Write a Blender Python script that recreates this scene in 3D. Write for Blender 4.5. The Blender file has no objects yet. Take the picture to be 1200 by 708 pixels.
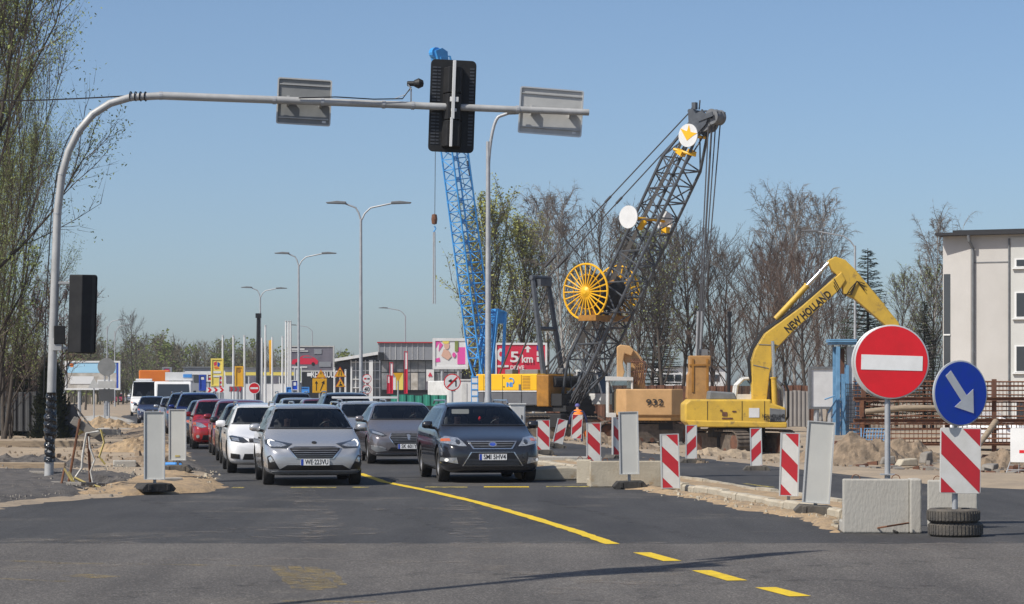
import bpy, bmesh, math, random
from mathutils import Vector, Matrix, noise
from mathutils.bvhtree import BVHTree
R = math.radians
S = bpy.context.scene
COL = S.collection
random.seed(7)
# ---------------------------------------------------------------- camera, sky, sun, exposure
F, HOR, EYE = 3000.0, 460.0, 1.7            # focal length in photo pixels, horizon row, eye height
cam = bpy.data.cameras.new('camera'); cam_o = bpy.data.objects.new('camera', cam); COL.objects.link(cam_o)
cam.sensor_width = 36; cam.lens = 36 * F / 1200; cam.shift_y = (HOR - 354) / 1200
cam.clip_start = 0.5; cam.clip_end = 9000
cam_o.location = (0, 0, EYE); cam_o.rotation_euler = (R(90), 0, 0)
S.camera = cam_o
SUN = Vector((0.72, 0.52, -0.98)).normalized()
wd = bpy.data.worlds.new('World'); S.world = wd; wd.use_nodes = True
nt = wd.node_tree; bg = nt.nodes['Background']; sk = nt.nodes.new('ShaderNodeTexSky'); sk.sky_type = 'NISHITA'
sk.sun_disc = False; sk.sun_elevation = math.asin(-SUN.z); sk.sun_rotation = math.atan2(-SUN.x, -SUN.y)
sk.air_density = 0.7; sk.dust_density = 1.5; sk.ozone_density = 8.0; sk.altitude = 250
tn = nt.nodes.new('ShaderNodeMix'); tn.data_type = 'RGBA'; tn.blend_type = 'MULTIPLY'; tn.inputs[0].default_value = 1; tn.inputs[7].default_value = (1.20, 1.05, .88, 1)
nt.links.new(sk.outputs[0], tn.inputs[6]); nt.links.new(tn.outputs[2], bg.inputs[0]); bg.inputs[1].default_value = 0.135
sl = bpy.data.lights.new('sun', 'SUN'); sl.energy = 4.6; sl.angle = R(0.53); sl.color = (1, .95, .87)
so = bpy.data.objects.new('sun', sl); COL.objects.link(so); so.rotation_euler = SUN.to_track_quat('-Z', 'Y').to_euler()
so.location = (-30, -30, 60)
S.view_settings.view_transform = 'Standard'; S.view_settings.look = 'None'
S.view_settings.exposure = 0.12; S.view_settings.gamma = 1.0
S.render.engine = 'CYCLES'; S.render.resolution_x = 1024; S.render.resolution_y = 604
S.cycles.max_bounces = 6; S.cycles.transparent_max_bounces = 24

# ---------------------------------------------------------------- photo pixel -> place
TH = math.atan(450 / F)                      # the road runs 8.5 degrees left of the view axis
CT, ST = math.cos(TH), math.sin(TH)
def g(px, py, z=0.0):
    Y = (EYE - z) * F / (py - HOR); return Vector(((px - 600) / F * Y, Y, z))
def at(px, py, Y): return Vector(((px - 600) / F * Y, Y, EYE + (HOR - py) / F * Y))
def gx(px, Y, z=0.0): return Vector(((px - 600) / F * Y, Y, z))
def uv(u, v, z=0.0): return Vector((u * CT - v * ST, u * ST + v * CT, z))
def uY(u, Y, z=0.0): return Vector(((u - Y * ST) / CT, Y, z))

# ---------------------------------------------------------------- materials
M = {}
def mat(name, c, rough=.6, metal=0., c2=None, scale=8., bump=0., bscale=None, coat=0., spec=.5, detail=6., dirt=None, obj=True, stretch=None, emis=0., lo=.35, hi=.65):
    m = bpy.data.materials.new(name); m.use_nodes = True; n = m.node_tree.nodes; l = m.node_tree.links
    b = n['Principled BSDF']; b.inputs['Roughness'].default_value = rough; b.inputs['Metallic'].default_value = metal
    b.inputs['Coat Weight'].default_value = coat; b.inputs['Coat Roughness'].default_value = .06
    b.inputs['Specular IOR Level'].default_value = spec
    b.inputs['Base Color'].default_value = (*c, 1)
    if emis:
        b.inputs['Emission Color'].default_value = (*c, 1); b.inputs['Emission Strength'].default_value = emis
    if c2 or bump or dirt:
        tc = n.new('ShaderNodeTexCoord'); mp = n.new('ShaderNodeMapping'); l.new(tc.outputs['Object' if obj else 'Generated'], mp.inputs[0])
        if stretch: mp.inputs['Scale'].default_value = stretch
    col = None
    if c2:
        t = n.new('ShaderNodeTexNoise'); t.inputs['Scale'].default_value = scale; t.inputs['Detail'].default_value = detail; t.inputs['Roughness'].default_value = .62
        l.new(mp.outputs[0], t.inputs[0]); r = n.new('ShaderNodeValToRGB'); e = r.color_ramp.elements
        e[0].position = lo; e[1].position = hi; e[0].color = (*c, 1); e[1].color = (*c2, 1)
        l.new(t.outputs[0], r.inputs[0]); col = r.outputs[0]
    if dirt:
        dc, ds, dl = dirt
        t = n.new('ShaderNodeTexNoise'); t.inputs['Scale'].default_value = ds; t.inputs['Detail'].default_value = 8; t.inputs['Roughness'].default_value = .7
        l.new(mp.outputs[0], t.inputs[0]); r = n.new('ShaderNodeValToRGB'); e = r.color_ramp.elements
        e[0].position = dl; e[1].position = min(dl + .16, 1); e[0].color = (0, 0, 0, 1); e[1].color = (1, 1, 1, 1); l.new(t.outputs[0], r.inputs[0])
        mx = n.new('ShaderNodeMix'); mx.data_type = 'RGBA'; l.new(r.outputs[0], mx.inputs[0])
        if col: l.new(col, mx.inputs[6])
        else: mx.inputs[6].default_value = (*c, 1)
        mx.inputs[7].default_value = (*dc, 1); col = mx.outputs[2]
    if col: l.new(col, b.inputs['Base Color'])
    if bump:
        t = n.new('ShaderNodeTexNoise'); t.inputs['Scale'].default_value = bscale or scale * 4; t.inputs['Detail'].default_value = 5
        l.new(mp.outputs[0], t.inputs[0]); bp = n.new('ShaderNodeBump'); bp.inputs['Strength'].default_value = bump; bp.inputs['Distance'].default_value = .02
        l.new(t.outputs[0], bp.inputs['Height']); l.new(bp.outputs[0], b.inputs['Normal'])
    M[name] = m; return m
mat('sand', (.36, .28, .19), .95, c2=(.25, .20, .145), scale=.5, bump=.7, bscale=9, dirt=((.16, .13, .10), 2.2, .56))
mat('yellow_sand', (.40, .28, .16), .95, c2=(.25, .185, .115), scale=4, bump=1., bscale=22, dirt=((.17, .145, .115), 5, .54))
mat('gravel', (.06, .056, .055), .95, c2=(.115, .104, .094), scale=4, bump=1., bscale=40, dirt=((.22, .19, .16), 26, .60))
mat('clod', (.27, .20, .135), .95, c2=(.15, .115, .08), scale=3, bump=.9, bscale=14)
mat('stone', (.25, .23, .20), .9, c2=(.14, .125, .11), scale=2, bump=.4)
mat('concrete', (.38, .365, .325), .9, c2=(.36, .34, .30), scale=3, bump=.35, bscale=30, dirt=((.27, .24, .20), 5, .60), stretch=(1, 1, .45))
mat('concrete_tan', (.44, .39, .30), .9, c2=(.34, .30, .23), scale=3, bump=.35, bscale=30, dirt=((.30, .22, .13), 4, .55))
mat('galvanised', (.42, .43, .44), .5, .25, c2=(.34, .35, .36), scale=6)
mat('painted_steel', (.44, .44, .43), .5, .1, c2=(.34, .34, .33), scale=3, dirt=((.24, .22, .2), 9, .66))
mat('sign_back', (.47, .47, .45), .6, .0, c2=(.40, .40, .385), scale=3, dirt=((.75, .75, .73), 5.5, .63))
mat('sign_back_dark', (.23, .235, .23), .6, .0, c2=(.18, .185, .18), scale=3, dirt=((.5, .5, .49), 7, .72))
mat('panel_back', (.50, .50, .465), .55, 0, c2=(.45, .45, .42), scale=2, dirt=((.33, .31, .27), 4, .68))
mat('alu', (.62, .62, .60), .4, .5)
mat('black_plastic', (.013, .013, .014), .55, spec=.3, c2=(.022, .022, .022), scale=4)
mat('vent', (.05, .055, .065), .5)
mat('foil', (.006, .006, .007), .16, bump=1., bscale=16, scale=5, spec=.7)
mat('rubber', (.022, .021, .020), .85, c2=(.045, .042, .038), scale=9, bump=.3, bscale=40)
mat('rubber_dusty', (.055, .052, .048), .9, c2=(.12, .105, .085), scale=5, bump=.4, bscale=40)
mat('red_foil', (.64, .012, .02), .35, c2=(.55, .012, .018), scale=4, dirt=((.5, .06, .05), 6, .66))
mat('red_board', (.47, .02, .03), .45, c2=(.40, .02, .028), scale=5, dirt=((.3, .2, .17), 5, .66))
mat('white_foil', (.74, .74, .72), .4, c2=(.66, .66, .64), scale=5, dirt=((.5, .48, .44), 7, .66))
mat('white_board', (.64, .63, .60), .5, c2=(.55, .54, .5), scale=4, dirt=((.38, .34, .28), 5, .64))
mat('blue_foil', (.004, .05, .50), .35, c2=(.006, .06, .42), scale=4, dirt=((.2, .28, .5), 9, .70))
mat('yellow_foil', (.72, .38, .015), .45, c2=(.62, .33, .02), scale=4)
mat('yellow_line', (.72, .50, .010), .75, c2=(.58, .40, .02), scale=9, dirt=((.13, .11, .08), 11, .585))
mat('chrome', (.62, .62, .62), .18, .9)
mat('black', (.010, .010, .011), .4)
mat('interior', (.016, .016, .017), .8)
mat('rim', (.42, .42, .43), .35, .6, c2=(.34, .34, .34), scale=8)
mat('lamp_dark', (.045, .047, .05), .12, .3, coat=1.)
mat('lamp', (.55, .57, .60), .10, .55, c2=(.30, .32, .34), scale=22, coat=1.)
mat('lamp_lit', (1., .98, .92), .2, emis=.35)
mat('indicator', (.6, .13, .02), .2, coat=1.)
mat('plate_white', (.75, .75, .74), .4)
mat('plate_blue', (.02, .06, .35), .4)
mat('ink', (.012, .012, .012), .6)
mat('print_blue', (.06, .26, .62), .5)
mat('skin', (.42, .25, .18), .6)
mat('cloth_dark', (.03, .03, .035), .9)
mat('cloth_grey', (.12, .12, .13), .9)
mat('cloth_blue', (.03, .04, .12), .9, c2=(.02, .03, .085), scale=9)
mat('hi_vis', (.95, .22, .02), .7)
mat('cap_blue', (.10, .10, .30), .8)
mat('hair', (.025, .017, .012), .8)
mat('crane_grey', (.088, .098, .112), .5, .1, c2=(.06, .067, .078), scale=3, dirt=((.16, .14, .11), 6, .66))
mat('crane_lower', (.12, .125, .135), .5, c2=(.10, .10, .11), scale=2)
mat('crane_yellow', (.80, .45, .008), .4, c2=(.73, .40, .010), scale=1.5)
mat('reel_yellow', (.78, .42, .008), .45)
mat('deep_orange', (.38, .17, .02), .5, c2=(.24, .11, .015), scale=3)
mat('machine_orange', (.54, .32, .14), .6, c2=(.44, .26, .11), scale=1.6, dirt=((.32, .2, .1), 3, .64))
mat('grab_orange', (.46, .25, .08), .6, c2=(.34, .18, .06), scale=2, dirt=((.2, .12, .07), 5, .6))
mat('machine_yellow', (.64, .41, .045), .55, c2=(.50, .32, .045), scale=1.6, dirt=((.20, .135, .06), 3.0, .56))
mat('machine_grey', (.17, .18, .19), .6, c2=(.12, .125, .13), scale=3)
mat('machine_white', (.62, .62, .60), .5, c2=(.5, .5, .48), scale=3)
mat('track_steel', (.16, .125, .095), .85, c2=(.075, .062, .05), scale=5, bump=.4)
mat('rope', (.06, .06, .065), .6)
mat('rust', (.20, .085, .04), .9, c2=(.11, .05, .03), scale=6)
mat('rusty_steel', (.16, .07, .04), .9, c2=(.09, .045, .03), scale=4)
mat('crane_blue', (.05, .30, .66), .5, c2=(.04, .25, .58), scale=3)
mat('formwork_blue', (.17, .36, .57), .6, c2=(.11, .26, .44), scale=3)
mat('wood', (.33, .26, .18), .9, c2=(.22, .17, .12), scale=3, stretch=(1, 8, 8))
mat('grey_wood', (.24, .22, .19), .9, c2=(.14, .125, .11), scale=3, stretch=(.6, 8, 8))
mat('white_paint', (.70, .70, .69), .5, c2=(.60, .60, .59), scale=1.5)
mat('fence_grey', (.075, .078, .082), .8, c2=(.05, .052, .055), scale=2, dirt=((.18, .17, .15), 4, .6))  # grey set darker to put the trees' shade into the left fence
mat('fence_tan', (.30, .28, .26), .8, c2=(.24, .22, .2), scale=2)
mat('wall_render', (.52, .50, .47), .9, c2=(.46, .44, .41), scale=.35, bump=.1, bscale=20, dirt=((.43, .38, .34), 1.1, .64))
mat('wall_band', (.55, .55, .52), .9, c2=(.50, .50, .47), scale=.6)
mat('roof_dark', (.022, .022, .024), .8)
mat('frame_white', (.70, .70, .68), .5)
mat('cladding', (.27, .28, .30), .5, .2, c2=(.24, .25, .27), scale=1)
mat('black_cladding', (.016, .017, .019), .4)
mat('window_dark', (.035, .042, .05), .12, spec=.7)
mat('shop_glass', (.11, .125, .14), .12, c2=(.30, .30, .30), scale=.9, spec=.7, detail=4)
mat('ad_blue', (.30, .55, .72), .6, c2=(.36, .60, .76), scale=.6)
mat('ad_pale', (.56, .53, .48), .6, c2=(.30, .27, .22), scale=1.3, detail=4)
mat('ad_dark', (.10, .095, .12), .6, c2=(.17, .16, .19), scale=.5)
mat('ad_pink', (.70, .08, .34), .6)
mat('ad_red', (.56, .015, .05), .6)
mat('ad_skin', (.62, .38, .28), .6)
mat('ad_yellow', (.72, .58, .12), .6)
mat('ad_white', (.66, .66, .65), .6)
mat('mesh_green', (.02, .19, .13), .7, c2=(.03, .24, .17), scale=3)
mat('orange_truck', (.75, .20, .02), .5, c2=(.68, .17, .02), scale=2)
mat('bark', (.075, .06, .048), .95, c2=(.045, .037, .03), scale=3)
mat('bark_birch', (.42, .40, .37), .9, c2=(.12, .10, .09), scale=2.2, lo=.48, hi=.62)
mat('twig', (.105, .084, .068), .95, c2=(.07, .057, .047), scale=.5)
mat('twig_red', (.135, .088, .064), .95, c2=(.095, .066, .052), scale=.5)
mat('twig_pale', (.18, .15, .125), .95, c2=(.13, .11, .092), scale=.5)
mat('twig_far', (.115, .095, .066), .95, c2=(.095, .092, .055), scale=.08)
mat('leaf_spring', (.30, .30, .065), .7, c2=(.22, .24, .05), scale=1.5)
mat('leaf_green', (.22, .26, .07), .7, c2=(.15, .185, .05), scale=1.5)
mat('conifer', (.022, .034, .018), .8, c2=(.035, .048, .022), scale=2)
mat('pink_blossom', (.22, .10, .09), .8, c2=(.15, .075, .065), scale=2)
mat('tarp', (.11, .12, .135), .75, c2=(.075, .08, .09), scale=3, bump=.5, bscale=6)
mat('tape_white', (.36, .34, .30), .6, c2=(.55, .54, .5), scale=9); mat('tape_yellow', (.50, .39, .10), .6, c2=(.38, .31, .14), scale=9)
for nm, c in dict(silver=(.47, .475, .485), white=(.74, .74, .74), black=(.012, .013, .016), red=(.36, .012, .014), maroon=(.22, .018, .03), blue=(.012, .028, .16),
                  navy=(.016, .02, .05), graphite=(.015, .015, .018), titanium=(.20, .185, .19), pale=(.36, .38, .41), vanwhite=(.72, .72, .70)).items():
    mat('paint_' + nm, c, .26, .0 if nm in ('white', 'red', 'vanwhite', 'black', 'graphite', 'navy') else .55, coat=.9, dirt=((.25, .23, .2), 3.0, .80))
def glass_mat(name, tint, base):
    m = bpy.data.materials.new(name); m.use_nodes = True; n = m.node_tree.nodes; l = m.node_tree.links
    o = n['Material Output']; n.remove(n['Principled BSDF'])
    t = n.new('ShaderNodeBsdfTransparent'); t.inputs[0].default_value = (*tint, 1); gl = n.new('ShaderNodeBsdfGlossy'); gl.inputs['Roughness'].default_value = .03
    fr = n.new('ShaderNodeFresnel'); fr.inputs[0].default_value = 1.5
    mx = n.new('ShaderNodeMixShader'); l.new(fr.outputs[0], mx.inputs[0]); l.new(t.outputs[0], mx.inputs[1]); l.new(gl.outputs[0], mx.inputs[2]); l.new(mx.outputs[0], o.inputs[0]); M[name] = m
glass_mat('glass', (.80, .83, .82), 1.5); glass_mat('glass_clear', (.75, .8, .8), 1.5)
def asphalt(name, c, c2, grain, patch):
    m = bpy.data.materials.new(name); m.use_nodes = True; n = m.node_tree.nodes; l = m.node_tree.links; b = n['Principled BSDF']
    tc = n.new('ShaderNodeTexCoord')
    def nz(sc, det, stretch=None, rough=.6):
        t = n.new('ShaderNodeTexNoise'); t.inputs['Scale'].default_value = sc; t.inputs['Detail'].default_value = det; t.inputs['Roughness'].default_value = rough
        if stretch:
            mp = n.new('ShaderNodeMapping'); mp.inputs['Scale'].default_value = stretch; mp.inputs['Rotation'].default_value = (0, 0, -TH); l.new(tc.outputs['Object'], mp.inputs[0]); l.new(mp.outputs[0], t.inputs[0])
        else: l.new(tc.outputs['Object'], t.inputs[0])
        return t.outputs[0]
    def ramp(src, p0, p1, a, bb):
        r = n.new('ShaderNodeValToRGB'); e = r.color_ramp.elements; e[0].position = p0; e[1].position = p1; e[0].color = (*a, 1); e[1].color = (*bb, 1); l.new(src, r.inputs[0]); return r.outputs[0]
    def mix(f, a, bb, mode='MIX'):
        x = n.new('ShaderNodeMix'); x.data_type = 'RGBA'; x.blend_type = mode
        if isinstance(f, float): x.inputs[0].default_value = f
        else: l.new(f, x.inputs[0])
        l.new(a, x.inputs[6])
        if isinstance(bb, tuple): x.inputs[7].default_value = (*bb, 1)
        else: l.new(bb, x.inputs[7])
        return x.outputs[2]
    base = ramp(nz(.55, 5, (1, .35, 1)), .35, .68, c, c2)
    streak = ramp(nz(1.1, 4, (1.2, .06, 1)), .42, .66, (1, 1, 1), (.78, .78, .78))
    col = mix(1., base, streak, 'MULTIPLY')
    dust = ramp(nz(.33, 9, None, .72), .55, .72, (0, 0, 0), (patch, patch, patch))
    col = mix(dust, col, (.20, .175, .145))
    vo = n.new('ShaderNodeTexVoronoi'); vo.inputs['Scale'].default_value = 24; l.new(tc.outputs['Object'], vo.inputs[0])
    sp = ramp(vo.outputs['Distance'], .12, .45, (1 + grain, 1 + grain, 1 + grain), (.8, .8, .8))
    col = mix(1., col, sp, 'MULTIPLY')
    fine = ramp(nz(60, 3), .36, .66, (1 - grain, 1 - grain, 1 - grain), (1 + grain, 1 + grain, 1 + grain * .9))
    col = mix(1., col, fine, 'MULTIPLY')
    l.new(col, b.inputs['Base Color']); b.inputs['Roughness'].default_value = .82; b.inputs['Specular IOR Level'].default_value = .35
    bp = n.new('ShaderNodeBump'); bp.inputs['Strength'].default_value = .5; bp.inputs['Distance'].default_value = .01; l.new(nz(70, 3), bp.inputs['Height']); l.new(bp.outputs[0], b.inputs['Normal'])
    M[name] = m
asphalt('asphalt_new', (.052, .051, .053), (.078, .076, .076), .42, .55)
asphalt('asphalt_old', (.106, .097, .091), (.152, .139, .128), .6, .55)
def worn(name, c, lo, hi, sc):
    m = bpy.data.materials.new(name); m.use_nodes = True; n = m.node_tree.nodes; l = m.node_tree.links; b = n['Principled BSDF']; b.inputs['Base Color'].default_value = (*c, 1); b.inputs['Roughness'].default_value = .9
    tc = n.new('ShaderNodeTexCoord'); t = n.new('ShaderNodeTexNoise'); t.inputs['Scale'].default_value = sc; t.inputs['Detail'].default_value = 9; t.inputs['Roughness'].default_value = .75
    l.new(tc.outputs['Object'], t.inputs[0]); r = n.new('ShaderNodeValToRGB'); r.color_ramp.elements[0].position = lo; r.color_ramp.elements[1].position = hi; l.new(t.outputs[0], r.inputs[0]); l.new(r.outputs[0], b.inputs['Alpha']); M[name] = m
worn('worn_yellow', (.36, .26, .08), .43, .80, 5); worn('worn_stop', (.55, .44, .10), .40, .62, 6); worn('dust_smear', (.24, .21, .18), .50, .80, 2.2); worn('tar', (.02, .02, .021), .40, .52, 4); worn('tyre_rub', (.024, .024, .025), .50, .95, 3)

# ---------------------------------------------------------------- mesh helpers
SPLIT = {'cable', 'brace', 'bracket', 'weld_seam', 'cross_beam', 'red_marks', 'blue_marks', 'leg', 'pole', 'tape', 'roof_units', 'guide_strip', 'jaw', 'post', 'clamp', 'mounting_bar', 'hydraulic_hose', 'pendant_rope', 'hoist_rope', 'door_gap', 'long_bar', 'vent_slats', 'back_stay', 'rust_scrapes', 'rope_socket', 'hanging_pole', 'prop', 'rail', 'disc_bracket', 'reel_carrier', 'logo', 'gantry', 'lifting_loop', 'reflective_band'}
class MB:
    def __init__(s): s.v = []; s.f = []; s.m = []; s.mi = 0
    def add(s, vs, fs):
        o = len(s.v); s.v += [tuple(p) for p in vs]; s.f += [tuple(i + o for i in f) for f in fs]; s.m += [s.mi] * len(fs); return s
    def box(s, c, d, rot=None):
        x, y, z = d[0] / 2, d[1] / 2, d[2] / 2
        vs = [Vector((a, b, e)) for a in (-x, x) for b in (-y, y) for e in (-z, z)]
        if rot is not None: vs = [rot @ p for p in vs]
        c = Vector(c); return s.add([p + c for p in vs], [(0, 1, 3, 2), (4, 6, 7, 5), (0, 4, 5, 1), (2, 3, 7, 6), (0, 2, 6, 4), (1, 5, 7, 3)])
    def tube(s, pts, r, n=8, closed=False, cap=True):
        pts = [Vector(p) for p in pts]; k = len(pts); rs = r if isinstance(r, (list, tuple)) else [r] * k
        vs = []; fs = []; up = None
        for i, p in enumerate(pts):
            a = pts[i - 1] if (i or closed) else p; b = pts[(i + 1) % k] if (i < k - 1 or closed) else p
            t = (b - a).normalized()
            if up is None: up = Vector((0, 0, 1)) if abs(t.z) < .9 else Vector((1, 0, 0))
            e1 = up - t * up.dot(t); e1 = e1.normalized() if e1.length > 1e-5 else t.orthogonal().normalized(); e2 = t.cross(e1); up = e1
            vs += [p + (e1 * math.cos(2 * math.pi * j / n) + e2 * math.sin(2 * math.pi * j / n)) * rs[i] for j in range(n)]
        for i in range(k if closed else k - 1):
            a = i * n; b = ((i + 1) % k) * n
            fs += [(a + j, a + (j + 1) % n, b + (j + 1) % n, b + j) for j in range(n)]
        if cap and not closed: fs += [tuple(range(n - 1, -1, -1)), tuple((k - 1) * n + j for j in range(n))]
        return s.add(vs, fs)
    def bar(s, p, q, r, n=6, r2=None): return s.tube([p, q], [r, r if r2 is None else r2], n)
    def prism(s, poly, axis, a, b):
        k = len(poly); f = {'y': lambda p, t: (p[0], t, p[1]), 'x': lambda p, t: (t, p[0], p[1]), 'z': lambda p, t: (p[0], p[1], t)}[axis]
        vs = [f(p, a) for p in poly] + [f(p, b) for p in poly]
        return s.add(vs, [tuple(range(k)), tuple(range(2 * k - 1, k - 1, -1))] + [(i, i + k, (i + 1) % k + k, (i + 1) % k) for i in range(k)])
    def lathe(s, prof, c=(0, 0, 0), axis='z', n=24, a0=0):
        c = Vector(c); k = len(prof); vs = []; fs = []
        for j in range(n):
            t = 2 * math.pi * j / n + a0
            for r, h in prof:
                x, y = r * math.cos(t), r * math.sin(t)
                vs.append(c + Vector({'z': (x, y, h), 'y': (x, h, y), 'x': (h, x, y)}[axis]))
        for j in range(n):
            for i in range(k - 1):
                a = j * k + i; b = ((j + 1) % n) * k + i; fs.append((a, b, b + 1, a + 1))
        return s.add(vs, fs)
    def mesh(s, name, mats):
        me = bpy.data.meshes.new(name); me.from_pydata(s.v, [], s.f)
        for x in (mats if isinstance(mats, (list, tuple)) else [mats]): me.materials.append(M[x])
        if any(s.m): me.polygons.foreach_set('material_index', s.m)
        me.update(); return me
    def parts(s):
        par = list(range(len(s.v)))
        def fd(i):
            while par[i] != i: par[i] = par[par[i]]; i = par[i]
            return i
        for f in s.f:
            a = fd(f[0])
            for i in f[1:]: par[fd(i)] = a
        gr_ = {}
        for f, m in zip(s.f, s.m): gr_.setdefault(fd(f[0]), []).append((f, m))
        out = []
        for fs in gr_.values():
            ids = sorted({i for f, _ in fs for i in f}); mp = {i: k for k, i in enumerate(ids)}; b = MB(); b.v = [s.v[i] for i in ids]; b.f = [tuple(mp[i] for i in f) for f, _ in fs]; b.m = [m for _, m in fs]; out.append(b)
        return out
    def build(s, name, mats, parent=None, smooth=0, bev=0, loc=None, rz=0):
        if name in SPLIT and parent is not None:
            ps = s.parts()
            if 1 < len(ps) < 60:
                return [obj(name, b.mesh(name, mats), parent, smooth, bev, loc, rz) for b in ps][0]
        return obj(name, s.mesh(name, mats), parent, smooth, bev, loc, rz)
def obj(name, me, parent=None, smooth=0, bev=0, loc=None, rz=0):
    o = bpy.data.objects.new(name, me); COL.objects.link(o)
    if parent: o.parent = parent
    if loc is not None: o.location = loc
    if rz: o.rotation_euler = (0, 0, rz)
    if smooth:
        try: me.shade_smooth()
        except Exception: pass
        try: me.set_sharp_from_angle(angle=R(smooth if smooth > 1 else 40))
        except Exception: pass
    if bev:
        b = o.modifiers.new('bevel', 'BEVEL'); b.width = bev; b.segments = 2; b.limit_method = 'ANGLE'; b.angle_limit = R(40)
    return o
def tag(o, label, cat, group=None, kind=None):
    o['label'] = label; o['category'] = cat
    if group: o['group'] = group
    if kind: o['kind'] = kind
    return o
def struct(o): o['kind'] = 'structure'; return o
def thing(name, label, cat, loc=(0, 0, 0), rz=0, group=None):
    o = bpy.data.objects.new(name, None); COL.objects.link(o); o.location = loc; o.rotation_euler = (0, 0, rz); o.empty_display_size = .3
    return tag(o, label, cat, group)
def dup(root, loc, rz=None, label=None, scale=None, group=None):
    def cp(o, par):
        c = o.copy(); COL.objects.link(c); c.parent = par
        for ch in o.children: cp(ch, c)
        return c
    r = cp(root, None); r.location = loc
    if rz is not None: r.rotation_euler = (0, 0, rz)
    if scale: r.scale = scale if isinstance(scale, tuple) else (scale,) * 3
    if label: r['label'] = label
    if group: r['group'] = group
    return r
def realize(o):
    bpy.context.view_layer.update(); dg = bpy.context.evaluated_depsgraph_get()
    me = bpy.data.meshes.new_from_object(o.evaluated_get(dg)); return me
def text_mesh(body, size, m, extrude=.003, bold=0., width=None):
    c = bpy.data.curves.new('t', 'FONT'); c.body = body; c.size = size; c.align_x = 'CENTER'; c.align_y = 'CENTER'; c.extrude = extrude; c.offset = bold; c.resolution_u = 3
    o = bpy.data.objects.new('t', c); COL.objects.link(o); me = realize(o); bpy.data.objects.remove(o)
    xs = [v.co.x for v in me.vertices]; w = max(xs) - min(xs)
    k = width / w if width else 1.
    for v in me.vertices: v.co = Vector((v.co.x * k, -v.co.z, v.co.y))     # reads upright, facing -y
    me.materials.clear(); me.materials.append(M[m]); me.name = 'lettering'; return me
def clip(poly, a, b, c):                      # keep a*x+b*y<=c
    out = []
    for i, p in enumerate(poly):
        q = poly[(i + 1) % len(poly)]; dp = a * p[0] + b * p[1] - c; dq = a * q[0] + b * q[1] - c
        if dp <= 0: out.append(p)
        if dp * dq < 0:
            t = dp / (dp - dq); out.append((p[0] + (q[0] - p[0]) * t, p[1] + (q[1] - p[1]) * t))
    return out
def ring(r, n=28, cx=0, cz=0, a=0): return [(cx + r * math.cos(2 * math.pi * i / n + a), cz + r * math.sin(2 * math.pi * i / n + a)) for i in range(n)]
def rrect(w, h, r, n=4, cx=0, cz=0):
    out = []
    for sx, sz, a0 in ((1, 1, 0), (-1, 1, 90), (-1, -1, 180), (1, -1, 270)):
        out += [(cx + sx * (w / 2 - r) + r * math.cos(R(a0 + 90 * i / n)), cz + sz * (h / 2 - r) + r * math.sin(R(a0 + 90 * i / n))) for i in range(n + 1)]
    return out
def rotz(a): return Matrix.Rotation(a, 3, 'Z')
def roty(a): return Matrix.Rotation(a, 3, 'Y')
def rotx(a): return Matrix.Rotation(a, 3, 'X')
# ---------------------------------------------------------------- ground, roads, kerbs
def ss(t): t = max(0., min(1., t)); return t * t * (3 - 2 * t)
def nz(x, y, sc=1., sd=0.): return noise.noise(Vector((x * sc, y * sc, sd)))
LEFT = [uv(.9, 700), uv(.9, 205), uv(-.3, 188), uv(.2, 150), uv(1.5, 118), uv(1.75, 80), Vector((-5.2, 46.6, 0)), Vector((-6.3, 42.1, 0)), Vector((-7.5, 37.2, 0)), Vector((-10, 32.5, 0)), Vector((-17, 29.5, 0)), Vector((-90, 27, 0))]
RIGHT = [uv(14.3, 900), uv(14.3, 62), Vector((8.9, 43.2, 0)), Vector((11.5, 39, 0)), Vector((20, 36, 0)), Vector((90, 33, 0))]
def sdist(pl, x, y, side):
    best = 1e9; sg = 1
    for a, b in zip(pl, pl[1:]):
        dx, dy = b.x - a.x, b.y - a.y; t = max(0, min(1, ((x - a.x) * dx + (y - a.y) * dy) / (dx * dx + dy * dy)))
        d = math.hypot(x - a.x - t * dx, y - a.y - t * dy)
        if d < best: best = d; sg = 1 if (dx * (y - a.y) - dy * (x - a.x)) * side > 0 else -1
    return best * sg
def ground_z(x, y):
    dl = sdist(LEFT, x, y, -1); dr = sdist(RIGHT, x, y, 1); n = nz(x, y, .9, 3) * .5 + nz(x, y, 3.1, 5) * .22
    z = -.06
    if dl > -1.2:
        k = ss((dl + n * .8 + .15) / .5); z += k * (.095 + max(0, nz(x, y, .35, 9)) * .16 * ss(dl / 2) + nz(x, y, 2.2, 1) * .03 + nz(x, y, 6, 2) * .015)
    if dr > -1.2:
        k = ss((dr + n * .6 + .1) / .5); z += k * (.085 + nz(x, y, 1.9, 4) * .025 + nz(x, y, 5, 2) * .015)
        z -= .68 * ss((dr - .3) / 6) * ss((y - 50) / 22)
        z += ss((dr - 4) / 4) * (nz(x, y, .22, 7) * .12 + nz(x, y, .8, 8) * .07)
    return z
us = [-4000, -1500, -600, -250, -120, -70, -45, -30, -22] + [-17 + i * .42 for i in range(50)] + [4.6, 8, 11, 13] + [13.6 + i * .42 for i in range(64)] + [42 + i * 1.3 for i in range(16)] + [66, 80, 110, 180, 400, 1000, 4000]
vs_ = [-400, -100, 0, 15, 22, 26] + [29 + i * .45 for i in range(66)] + [59 + i * .8 for i in range(60)] + [108 + i * 2 for i in range(50)] + [212, 230, 260, 300, 360, 450, 600, 900, 1500, 2600, 6000]
b = MB(); vv = []
for v in vs_:
    for u in us:
        p = uv(u, v); near = abs(u) < 90 and -5 < v < 460
        vv.append((p.x, p.y, ground_z(p.x, p.y) if near else -.06 if u < 14 else -.68 if u > 90 and v > 60 else ground_z(p.x, p.y)))
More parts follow.
